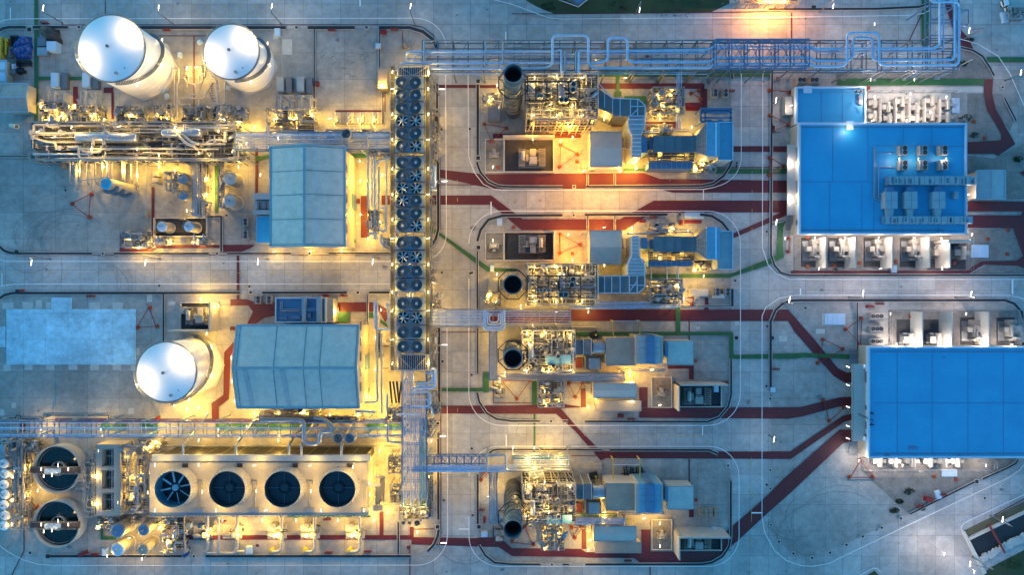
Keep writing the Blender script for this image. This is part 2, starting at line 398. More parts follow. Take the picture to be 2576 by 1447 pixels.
# painted walkways
r = MB(); q = .08
REDS = [
 rc(1079,213,1200,221), rc(1200,213.5,1256,221), rc(960,277,844,281.5), rc(966,232,970,281),
 [(960,491.5),(1236,491.5),(1315,551.5),(1560,551.5),(1645,504.5),(1978,504.5),(1978,534.5),(1640,534.5),(1572,579),(1312,579),(1236,515),(960,515)],
 [(1106,426.5),(1214,438),(1620,435),(1660,450),(1978,454.5),(1978,484.5),(1693,484.5),(1658,475),(1240,475),(1106,447)],
 rc(1843,367.5,1980,382), rc(1240,336,1460,347), rc(1393,331,1462,335), rc(1504,209,1772,223), rc(1763,223,1779,278), rc(1538,305,1571,318), rc(1625,306,1705,325),
 rc(1213,783,1430,812), [(1430,779),(1770,779),(1776,772),(1784,779),(1982,779),(2045,850),(2107,926.5),(2129.5,938),(2143,938),(2143,963),(2124.5,963),(2097,946.5),(1999,836),(1982,808),(1430,808)],
 rc(1773,749,1782,779), rc(1732,808,1735,860), rc(1732,1155,1735,1212), rc(1680,920,1745,928), rc(1733,928,1745,955), rc(1733,1282,1745,1302),
 [(1109,1021),(1272,1021),(1420,1017),(1469,1025),(1410,1028),(1462,1086),(1503,1127),(1483,1127),(1448,1086),(1399,1042),(1109,1041)], rc(1461,978,1474,1025),
 [(1492,1136),(1987,1136.5),(2062,1086),(2119,1046.5),(2143,1041.5),(2143,1056.5),(2124,1061.5),(2093,1083),(1989,1155.5),(1525,1153),(1510,1159)],
 [(1608,1026.5),(2012,1025),(2112,1000),(2143,998.5),(2143,1019.5),(2107,1024),(2019,1048),(1982,1054),(1608,1051.5)], rc(1608,975,1629,1026),
 [(2112,1081.5),(2143,1081.5),(2143,1112),(2122,1114),(1989,1240),(1932,1290),(1855,1362),(1835,1378),(1815,1395),(1790,1411),(1763,1416),(1610,1416),(1595,1405),(1483,1404),(1461,1402),(1288,1400),(1254,1377),(1204,1376),(1035,1370),(1035,1352),(1194,1355),(1214,1352),(1259,1353.5),(1288,1380),(1461,1381.5),(1474,1390),(1613,1391),(1638,1388),(1815,1388),(1816,1350),(1838,1327),(1888,1285),(1932,1245),(1969,1207)],
 rc(1463,1333,1475,1382), rc(1613,1333,1636,1392),
 rc(470,1347,1035,1358.5), rc(955,1288,965,1347), rc(1031,1326,1041,1352), rc(644,1370,652,1376), rc(1024,1374,1031,1382), rc(1030,1370,1032.5,1460),
 rc(55,1098,65,1325), rc(140,1054,560,1063), rc(52,1062,65,1086), rc(560,1054,1015,1063),
 [(534,1056),(532.5,1015),(562.5,994),(565,886.5),(600,848),(600,880),(581,894),(577,1004),(551,1024),(551,1056)],
 [(580,754),(620,753),(644,761),(940,761),(954,766),(976,779),(976,801),(969,811),(955,785),(691,783),(691,795),(665,800),(644,815),(622,815),(637,784),(625,769),(580,769)],
 rc(579,822,592,831), rc(596,638,602.5,754),
 [(302.5,589.5),(307,589.5),(309,620),(315,626),(370,626),(382,622),(382,470),(389,470),(389,616),(643,616),(632,624),(607,634.5),(562,634.5),(562,624),(395,624.5),(382,634.5),(302.5,634.5)],
 rc(643,373,650,485), rc(908,493,929,598), rc(896,500,906,512), rc(712,209,739,256), rc(757,209,789,242), rc(727,256,744,256+3),
 rc(185,218,197,260), rc(262,220,286,234), rc(281,234,287,300), rc(1286,0,1288,0.5),
 [(2474,199),(2497,199),(2495,235),(2504,275),(2553,362),(2510,392),(2497,387),(2433,387),(2433,358),(2517,353),(2518,337),(2482,275),(2474,235)],
 [(2370,-10),(2385,-5),(2414,72),(2432,92),(2449,125),(2440,124),(2412,116),(2395,70)],
 [(2433,507),(2640,507),(2640,532),(2433,532)], [(2433,542),(2567,542),(2571,532),(2640,532.5),(2640,700),(2557,668),(2474,666),(2434,690),(1989,690),(1989,681.5),(2429,681.5),(2469,657),(2554,656),(2572,644),(2547,574.5),(2433,573)],
 rc(1942,454.5,1980,484.5), [(1843,588),(1978,528),(1978,542),(1843,600)], [(2563,434),(2590,425),(2590,455)],
]
for p_ in REDS:
    q += .0025; sheet(r, p_, q)
for (pts,w) in (
 ([(158,56),(158,63),(1030,62)]+[(1064,68),(1090,88),(1103,120)],2), ([(266,0),(266,38)],2.2), ([(400,90),(520,90)],2), ([(489,90),(489,305)],2.6),
 ([(0,622),(20,640),(54,642.5),(985,642)],1.6), ([(1102,465),(1230,465)],2), ([(1107,395),(1108,575),(1097,605),(1086,624)],2), ([(1109,830),(1109,1345)],2),
 ([(62,1325),(62,1386),(30,1450)],2.4), ([(1288,34),(1393,35),(1600,33),(1800,31),(1965,28)],2), ([(1106,836),(1235,836)],1.6),
 ([(1990,32),(1990,96)],3), ([(2320,30),(2280,115)],2.6), ([(1800,422),(1978,421)],2), ([(1938,808),(1938,1010)],1.5), ([(1940,785),(1965,760),(2014,751),(2530,751),(2560,770),(2576,792)],1.6),
 ([(976,810),(1100,812)],1.5),([(950,871),(980,871)],2),([(958,927),(978,927)],2), ([(1396,1147),(1420,1140)],1.5),([(1436,1147),(1500,1146)],2),([(2576,1255),(2500,1296)],2.5),([(1635,1425),(1635,1450)],2.5),
 ([(1241,954),(1241,1014),(1360,1014)],2),([(1241,1322),(1241,1352)],2),([(1041,1332),(1110,1331)],2)):
    q += .0025; ribbon(r, pts, w, q)
struct('red_path', r, M['red'])
gr = MB(); q = .30
for p_ in (rc(88,-10,98,305), rc(98,193,250,202), [(644,393),(659,393),(676,389),(690,389),(690,397),(676,397),(659,404),(644,404)], rc(884,388,994,397), rc(90,393,490,400), rc(541,417,549,534),
 [(1080,567),(1099,579.5),(1234,675),(1300,676),(1300,684),(1226,684),(1099,588),(1080,587)],
 rc(1507,176,1940,193), rc(1550,193,1558,232), rc(1545,230,1563,243), rc(1570,242,1625,268), rc(2104,198.5,2474,215), rc(2317,-5,2335,115), rc(2480,144,2640,157),
 rc(1942,424,1980,437), [(1956,556),(1976,556),(1969,574),(1968,612),(1971,647),(1931,668),(1833,699),(1624,700),(1624,690),(1838,689),(1931,652),(1953,640)],
 rc(1800,425,1978,437), rc(1568,424,1800,431),
 rc(1447,835,1843,844), [(1834,840),(1844,840),(1844,890),(1848,893),(1998,889),(2020,888),(2077,890),(2165,893),(2165,904),(2077,901),(2020,899),(1998,903),(1834,903)], [(1699,772),(1711,772),(1711,833),(1715,838),(1695,838),(1699,833)],
 rc(1338,957,1350,1018), rc(1342,1042,1347,1146), rc(1112,976,1228,985), rc(1216,936,1230,987), rc(1290,1144,1430,1154),
 rc(255,1066,320,1083), rc(355,1066,400,1083), rc(545,1066,785,1083), rc(925,1066,1015,1083), rc(849,785,880,811), rc(926,786,940,800), [(957,802),(977,818),(977,825),(957,812)],
 rc(68,1205,85,1214), rc(92,1104,102,1137), rc(725,1297,933,1302), rc(255,1305,262,1355), rc(255,1350,295,1358), rc(1056,1090,1068,1280), rc(1448,1292,1550,1300)):
    q += .002; sheet(gr, p_, q)
struct('green_path', gr, M['green'])
dr = MB(); cu = MB(); q = .45
D = [
 ([(0,78),(10,72),(25,69),(68,69)],7), ([(85,69),(173,69)],7), ([(340,70),(720,70)],8), ([(775,70),(893,70)],8),
 ([(954,70),(1031,70),(1064,80),(1089,100),(1100,122)],8), ([(791.5,70),(791.5,270)],3), ([(956,73),(956,170)],3), ([(964,232),(964,312)],3), ([(835,312),(965,312)],2.5),
 ([(1100,212),(1100,340)],5), ([(1102,390),(1103,575),(1097,600),(1084,622)],6),
 ([(0,620),(15,632),(30,636.5),(54,638)],6), ([(54,638),(234,638)],5), ([(289,638),(527,638)],5), ([(573,638),(733,638)],4.5), ([(828,637.5),(985,637.5)],4.5),
 ([(0,394),(90,394),(90,406.5),(185,406.5)],2.6), ([(525,545),(558,545),(558,634)],4.5),
 ([(0,752),(15,742),(35,737.5),(605,737)],6), ([(661,736.5),(873,736)],5.5), ([(929,736),(985,736)],5.5), ([(413,740),(413,862)],4), ([(925.7,741),(925.7,810)],2.4),
 ([(128,1399),(460,1399)],6), ([(519,1399),(1035,1399)],6), ([(1002.5,1313),(1002.5,1394)],4),
 ([(0,1052),(43,1052),(43,1045),(55,1045),(55,1053),(112,1053),(112,1045),(275,1045),(275,1052.5),(345,1053)],2.6),
 ([(1105,826),(1105,1034)],5.5), ([(1103,1090),(1103,1151)],5.5), ([(1103,1187),(1103,1307)],5.5), ([(1104,1332),(1101,1350),(1092,1370),(1076,1387)],6),
 ([(1202,213),(1202,391)],6), ([(1200,408),(1202,416),(1209,434),(1229,457),(1254,468.5),(1288,470.5),(1415,470.5)],5), ([(1473,470),(1763,468),(1793,462),(1818,444),(1833,422),(1840,405)],5), ([(1835,175),(1840,185),(1841,199)],5),
 ([(1415,542),(1264,543),(1229,553),(1209,579),(1201,607)],6), ([(1471,541),(1678,540)],6), ([(1706,539),(1712,539)],6), ([(1760,539.5),(1790,544),(1815,560),(1832,581)],6),
 ([(1201,633),(1201,777)],3.5), ([(1202,826),(1202,940)],3.6), ([(1201,988),(1206,1011),(1224,1039),(1249,1054),(1288,1059.5),(1358,1059.5)],4.5), ([(1415,1059.5),(1429,1059.5)],4),
 ([(1471,1060),(1778,1061),(1808,1050),(1830,1024),(1838,994),(1838,905)],4.5),
 ([(1231,1140),(1240,1133),(1254,1130.5),(1513,1131.5)],4), ([(1533,1131.5),(1783,1132),(1805,1142)],5), ([(1837,1209),(1837,1350),(1833,1375),(1816,1400),(1790,1415),(1763,1419.5),(1472,1419.5)],5),
 ([(1415,1419.5),(1431,1419.5)],4), ([(1360,1419.5),(1288,1419),(1244,1415),(1221,1397),(1205,1371)],4.5), ([(1202,1194),(1202,1318)],5),
 ([(1941,176),(1939.5,320),(1938,640),(1947,668),(1962,686),(1985,693),(2640,692.5)],4.5), ([(2414,120),(2444,127),(2469,142),(2487,170),(2498,191)],4.5), ([(2524,247),(2553,304)],4),
 ([(1937,984),(1937,809),(1949,781),(1967,764),(1990,756.5),(2014,755.5),(2524,755.5),(2548,764),(2567,785),(2576,815)],6), ([(2154.5,762),(2154.5,878)],3),
 ([(2287,1293),(2449,1212)],4), ([(2469,1205),(2532,1177),(2552,1166),(2558,1157)],4), ([(1932,24),(2200,23),(2310,18),(2340,8)],5), ([(1478,439),(1478,468)],2.5),([(1546,438),(1546,466)],2.5),([(1478,544),(1478,580)],2.5),([(1546,544),(1546,580)],2.5),([(1695,408+362),(1843,770)],2),([(1841,727),(1841,770)],6),([(1430,825),(1500,826)],2),
]
for (pts, w) in D:
    q += .0015; ribbon(dr, pts, w, q); ribbon(cu, pts, w+3.4, q-.12)
for (x,y,a) in ((261,638,5),(548,638,5),(780,638,5),(45,634,10),(632,736,6),(901,736,6),(47,734,11),(123,1399,10),(490,1399,5),(1444,470,5),(1203,205,9),(1203,398,9),(1443,542,5),(1204,623,9),(1386,1059.5,5),
 (1388,1419.5,5),(1205,1325,9),(1943,321,10),(1941,850,9),(1936,1003,5),(77,75,10),(201,69,6),(747,70,6),(923,70,6),(1851,850,9),(1830,1171,5),(1101,1325,9),(2519,340-120,5),(2454,1211,8),(2474,1253,5),(1102,1065,6),(2571,866,9),(2045,20,11),(79,1390,6),
 (1936,1182,4.5),(1936,1229,4.5),(1938,1320,4.5),(1958,1362,5.5),(1994,1392,5.5),(2041,1403,5.5),(2086,1390,5.5),(2127,1370,5.5),(2168,1349,5.5),(2216,1327,5.5),(2264,1304,5.5)):
    q += .001; sheet(dr, rc(x-a/2,y-a/2,x+a/2,y+a/2), q); sheet(cu, rc(x-a/2-2,y-a/2-2,x+a/2+2,y+a/2+2), q-.13)
for (x,y) in ((1186,687),(1188,690-4),(1183,688),(1187,1132-4),(1114,909),(1187,943),(1117,1258),(1189,1296),(1112,686),(1713,113),(1848,706),(1852,411),(1927,583),(1928,821),(1926,971),(1927,1219),(403,719),(629,721),(1111,326),(1182,325),(1918,206),(168,479),(572,542),(497,106),(2024,775),(1851,418)):
    q += .0005
    sheet(dr, arcp(x,y,2.9,2.9,0,330,11), q)
struct('drain_kerb', cu, M['curb']); struct('drain', dr, M['drain'])
wl = MB(); q = .62
def line(pts, w=1.5):
    global q; q += .0015; ribbon(wl, pts, w, q)
line([(0,57),(12,52),(34,49),(70,48.2),(1045,47)]+arcp(1045,123,78,76,270,355))
line([(1121.5,190),(1123.5,575)]+arcp(1055,590,68,68,0,85)+[(1040,658),(22,658),(8,655),(0,650)])
line([(0,723),(10,719),(40,715),(985,714.5)])
line([(1125,826),(1126.5,1345)]+arcp(1050,1345,76,76,0,90)+[(140,1422),(100,1419),(60,1407),(25,1388),(0,1370)])
line([(1177.8,190),(1179,392),(1184,410),(1194,435),(1216,464),(1244,477),(1262,479),(1768,477),(1795,472)]+arcp(1785,395,78,76,70,0)+[(1863,190),(1858,165),(1835,130),(1800,110),(1780,107),(1290,107)])
line(rr(1179.8,531.5,1861,1070,82)+[(1179.8,700)]); line(rr(1180,1122.5,1857.5,1424,76)+[(1180,1300)])
line([(1922,175),(1917,190),(1916,624),(1931,668),(1952,690),(1985,703),(2640,703)])
line([(2412,99),(2457,112),(2507,142),(2537,187),(2576,275),(2620,400)])
line([(1915,1302),(1915,795),(1925,773),(1957,751),(1995,743),(2532,743),(2560,748),(2590,762)])
line([(1915,1300),(1922,1340),(1947,1385),(1977,1410),(2014,1422),(2040,1424),(2082,1417),(2257,1332),(2532,1202),(2562,1182),(2576,1163)])
line([(2417,1337),(2414,1325),(2422,1315),(2440,1306),(2576,1242)]); line([(2157,1448),(2195,1428),(2205,1430),(2213,1440)])
line([(1240,0),(1288,12),(1350,35),(1380,46),(1410,49),(1932,45),(2282,40),(2320,35),(2340,25)])
for a in ((29,20,31,51),(905,0,909,17),(8,688,10,720),(1767,478,1769,504),(1234,508,1237,541),(1765,1070,1767,1095),(1888,1288,1915,1291),(1154,1329,1180,1332),(1272,1095,1275,1122),(2541,704,2545,740),(2010,726,2013,742),(1271,81,1274,108)):
    q += .001; sheet(wl, rc(*a), q)
struct('white_road_line', wl, M['white'])
yl = MB(); q = .78
def dash(x0,y0,x1,y1,n=14,g=26,w=1.0):
    L = math.hypot(x1-x0,y1-y0); t = 0
    while t < L:
        a = t/L; b = min(1,(t+n)/L); ribbon(yl, [(x0+(x1-x0)*a,y0+(y1-y0)*a),(x0+(x1-x0)*b,y0+(y1-y0)*b)], w, q); t += n+g
dash(0,19,1020,17); dash(0,687,980,686.5); dash(1151,190,1152,1250,n=10,g=34); dash(1288,78,2320,75,n=13,g=15); dash(1288,506,1700,505,n=9,g=24); dash(1680,504.3,1766,504,n=90,g=1)
dash(1890,190,1889,1150,n=10,g=38); dash(1888,1150,1888,1445,n=30,g=36); dash(1288,1095,1670,1095,n=8,g=22); dash(1680,1095.5,1766,1095.5,n=90,g=1); dash(2090,1445,2576,1215,n=10,g=34); dash(1153,1244,1153,1332,n=90,g=1); dash(2000,723,2576,723,n=10,g=30)
struct('yellow_road_line', yl, M['yellow'])
gs = MB()
sheet(gs, [(1300,-60),(1320,-2),(1350,16),(1393,33.5),(1600,32),(1790,29.5),(1835,8),(1835,-60)], .02)
sheet(gs, [(2472,1452),(2488,1430),(2576,1385),(2640,1360),(2640,1500),(2472,1500)], .02); so_ = MB(); sheet(so_, [(2424,1336),(2576,1262),(2640,1235),(2640,1262),(2436,1353)], .023); struct('soil_bank', so_, M['soil']); sheet(gs, [(2178,1450),(2200,1437),(2212,1450)], .02)
struct('grass_verge', gs, M['grass'])
wt = MB(); sheet(wt, [(2437,1355),(2640,1258),(2640,1318),(2464,1408)], .03); struct('basin_water', wt, M['black'])
dk = MB()
dk.prism([tuple(P(*p_)[:2]) for p_ in [(2417,1338),(2424,1336),(2478,1440),(2470,1444)]], 0, .8)
dk.prism([tuple(P(*p_)[:2]) for p_ in [(2432,1353),(2640,1254),(2640,1259),(2436,1357)]], 0, .9)
solo('basin_wall', 'pale concrete wall round the dark water basin in the bottom right corner', 'wall', dk, M['curb'])
rk = MB()
for i in range(260):
    t = random.random(); u = random.random()
    x = 2464+t*170; y = 1406-t*88+u*13-4; s_ = random.uniform(.25,.7); p_ = P(x,y)
    rk.cbox((p_.x,p_.y), s_*2, s_*1.6, 0, s_*.9, random.uniform(0,3))
solo('riprap', 'grey stone riprap along the lower bank of the basin', None, rk, M['curb'], kind='stuff')
sb = MB(); rb = []
for i in range(900):
    cx, cy, R = random.choice([(2395,150,16),(2440,100,10),(2430,300,20),(2287,1237,14),(2320,1280,8),(2262,1262,10),(2560,400,14),(2100,680,6),(1700,12,60),(1380,15,20),(1560,14,30),(2545,1420,25),(2420,160,14),(2450,340,12),(2250,1300-15,12)])
    a = random.uniform(0,6.3); rr_ = R*math.sqrt(random.random()); p_ = P(cx+rr_*math.cos(a), cy+rr_*math.sin(a)*.6)
    h_ = random.uniform(.1,.4)
    for k in range(2):
        an = random.uniform(0,3.1); w_ = random.uniform(.12,.35)
        sb.add([(p_.x-w_*math.cos(an),p_.y-w_*math.sin(an),.08),(p_.x+w_*math.cos(an),p_.y+w_*math.sin(an),.08),(p_.x+w_*.6*math.cos(an)+.1,p_.y+w_*.6*math.sin(an),h_),(p_.x-w_*.6,p_.y-.1,h_)], [(0,1,2,3)])
solo('weeds', 'low dark weeds growing on the gravel and verges', None, sb, M['grass'], kind='stuff')

# ================================================================ CAMERA, SKY
cd = bpy.data.cameras.new('camera'); cam = bpy.data.objects.new('camera', cd); COL.objects.link(cam)
cam.location = (0,0,H); cam.rotation_euler = (0,0,0); cd.sensor_width = 36; cd.lens = 24; cd.clip_end = 2000; S.camera = cam
w = bpy.data.worlds.new('World'); S.world = w; w.use_nodes = True; t = w.node_tree
sky = t.nodes.new('ShaderNodeTexSky'); sky.sky_type = 'NISHITA'; sky.sun_disc = False
sky.sun_elevation = math.radians(4); sky.sun_rotation = math.radians(300); sky.ozone_density = 4; sky.air_density = 1.0; sky.dust_density = .3
bg = t.nodes['Background']; bg.inputs[1].default_value = .104; tn = t.nodes.new("ShaderNodeMix"); tn.data_type="RGBA"; tn.blend_type="MULTIPLY"; tn.inputs[0].default_value=1; tn.inputs[7].default_value=(.56,1.0,.93,1); t.links.new(sky.outputs[0], tn.inputs[6]); t.links.new(tn.outputs[2], bg.inputs[0])
sl = bpy.data.lights.new('sun', 'SUN'); sl.energy = .02; sl.angle = math.radians(20); sl.color = (1,.85,.75)
so = bpy.data.objects.new('sun', sl); COL.objects.link(so); so.rotation_euler = (math.radians(70),0,math.radians(60))
S.view_settings.view_transform = 'Standard'; S.view_settings.look = 'None'; S.view_settings.gamma = 1; S.view_settings.exposure = EXPO
S.render.engine = 'CYCLES'
S.cycles.use_light_tree = True
S.cycles.max_bounces = 5; S.cycles.diffuse_bounces = 3; S.cycles.glossy_bounces = 3
# ================================================================ LANDMARKS for labels
for (x,y,s) in ((280,130,'the top-left white tank'),(600,140,'the second white tank'),(440,930,'the lone lower white tank'),(775,490,'the upper ribbed-roof hall'),(750,925,'the lower ribbed-roof hall'),
 (1029,330,'the upper fan row'),(1029,540,'the middle fan row'),(1029,800,'the lower fan row'),(650,1232,'the four-fan cooling tower'),(141,1182,'the upper round basin'),(141,1322,'the lower round basin'),
 (1291,200,'the topmost chimney'),(1290,716,'the second chimney'),(1290,903,'the third chimney'),(1290,1320,'the bottom chimney'),(2090,270,'the low blue roof wing'),(2220,450,'the upper blue-roofed building'),
 (2400,1015,'the lower blue-roofed building'),(1523,376,'the upper pale enclosure'),(1523,620,'the second pale enclosure'),(1795,355,'the upper blue filter house'),(1795,630,'the second blue filter house'),
 (1560,885,'the upper tan housing'),(1560,1250,'the lower tan housing'),(1710,888,'the upper teal roof'),(1710,1253,'the lower teal roof'),(178,848,'the pale raised slab'),(2510,1340,'the corner basin'),
 (1337,400,'the uppermost transformer pen'),(1337,620,'the second transformer pen'),(1750,990,'the third transformer pen'),(1750,1355,'the bottom transformer pen'),(505,800,'the lone walled transformer pen'),
 (330,350,'the long process platform'),(457,571,'the twin tank bund'),(1670,250,'the upper process skid'),(1675,735,'the second process skid'),(1386,990,'the third process skid'),(1390,1360,'the bottom process skid'),
 (275,1210,'the three-cell basin block'),(2492,465,'the gabled side shed'),(1040,1110,'the vertical pipe bundle'),(1920,135,'the blue truss bridge'),(1260,800,'the white pipe bridge'),(327,1360,'the four small vessels'),
 (38,245,'the gabled corner shed'),(1545,1020,'the upper long cabin'),(1550,1380,'the lower long cabin'),(583,477,'the twin round vessels'),(300,475,'the tall blue-capped vessel'),(2380,265,'the small transformer yard'),
 (2200,640,'the lower transformer yard'),(2400,830,'the upper transformer yard'),(2250,1160,'the lit lower yard')):
    LM.append((x,y,s))
DIRS = ['right of','above and right of','above','above and left of','left of','below and left of','below','below and right of']
def finish_labels():
    used = set(); cnt = 0
    for (o, base, (x, y)) in sorted(PEND, key=lambda e: min(math.hypot(l[0]-e[2][0], l[1]-e[2][1]) for l in LM)):
        c = sorted(LM, key=lambda l: math.hypot(l[0]-x, l[1]-y)); done = False
        for q in ('', 'near, ', 'further out, '):
            for l in c[:6]:
                a = math.degrees(math.atan2(-(y-l[1]), x-l[0]))%360; d = DIRS[int((a+22.5)//45)%8]
                s = base+' '+q+d+' '+l[2]
                if s not in used: used.add(s); o['label'] = s; done = True; break
            if done: break
        if not done:
            a, b = c[0][2], c[1][2]; s = base+' between '+a+' and '+b; k = 2
            while s in used:
                s = base+' between '+a+' and '+c[k][2]; k += 1
                if k > 20: break
            used.add(s); o['label'] = s
        if len(o['label'].split()) > 16: print('LONG', o['label'])

ORD = ['topmost','second','third','fourth','fifth','sixth','seventh','eighth','ninth','tenth','eleventh','twelfth','thirteenth','fourteenth','fifteenth','sixteenth','seventeenth','eighteenth','nineteenth','twentieth']
def xy(dx,dy,z=0): p = P(dx,dy,z); return (p.x,p.y)

# ---------------------------------------------------------------- lights
NL = [0]
def lampdata(pw, col, rad=.25, spot=None):
    key = (round(pw), col, rad, spot)
    if key not in LD:
        l = bpy.data.lights.new('lamp_light', 'SPOT' if spot else 'POINT'); l.energy = pw*LPOW; l.color = col; l.shadow_soft_size = rad
        if spot: l.spot_size = math.radians(spot); l.spot_blend = 1.0
        LD[key] = l
    return LD[key]
LD = {}; LPOW = .12; LK = 335
YEL = (1,.57,.085); WRM = (1,.68,.28); ORG = (1,.40,.10); WHT = (1,.80,.68)
def light_at(parent, loc, pw, col, spot=None, rad=.25):
    o = bpy.data.objects.new('lamp_light', lampdata(pw, col, rad, spot)); COL.objects.link(o); o.parent = parent.o; o.location = Vector(loc)-parent.loc; NL[0] += 1
def post(bx, by, lx, ly, pw=2200, h=9.0, col=WHT):
    """road lamp: base at map (bx,by), glowing tube seen at map (lx,ly)"""
    b = P(bx,by); l = P(lx,ly,h)
    t = T('road_lamp', 'tall white road lamp', 'street lamp', b, 'road lamps along the plant roads', auto=(bx,by))
    top = Vector((b.x,b.y,h)); m = MB(); m.tube([b,top],.15,8); m.cyl((b.x,b.y),.28,0,.35,8); t.part('pole', m, M['dsteel'])
    a = MB(); a.tube([top, top+(l-top)*.5+Vector((0,0,.12)), l],.09,6); t.part('arm', a, M['dsteel'])
    d = (l-top); d.z = 0; d = d.normalized() if d.length > .1 else Vector((0,-1,0)); n_ = Vector((-d.y,d.x,0))
    if abs(lx-bx) > 60 or True: n_ = Vector((.15,1,0)).normalized() if abs(d.y) < 2 and by < 1500 and not (1100 < bx < 1125) else Vector((1,0,0))
    hd = MB(); hd.beam(l-n_*.95+Vector((0,0,.02)), l+n_*.95+Vector((0,0,.02)), .2, .1); h_ = t.part('lamp_head', hd, M['steel'])
    e = MB(); e.beam(l-n_*.8+Vector((0,0,.1)), l+n_*.8+Vector((0,0,.1)), .13, .06); e.beam(l-n_*.8-Vector((0,0,.07)), l+n_*.8-Vector((0,0,.07)), .14, .06); t.part('lamp_tube', e, M['led'], h_)
    light_at(t, l-Vector((0,0,.3)), pw, (1,.68,.55) if bx > 2000 else col)
def area_lamp(x, y, z=6, pw=900, col=YEL, ground=True, rad=.3):
    p = P(x,y,z)
    t = T('plant_lamp', 'thin warm pole lamp', 'lamp', (p.x,p.y,0), 'warm work lamps among the equipment', auto=(x,y))
    m = MB(); m.tube([(p.x+.35,p.y+.2,0),(p.x+.35,p.y+.2,z+.1),(p.x,p.y,z+.1)],.04,6); t.part('pole', m, M['steel'])
    e = MB(); a = random.choice([0,0,1.4,.2]); dv = Vector((math.sin(a),math.cos(a),0)); e.beam(p-dv*.4+Vector((0,0,.06)), p+dv*.4+Vector((0,0,.06)), .09,.08)
    t.part('lamp_tube', e, M['ledy'] if col != WHT else M['led'])
    light_at(t, p-Vector((0,0,.3)), pw, col, rad=rad)

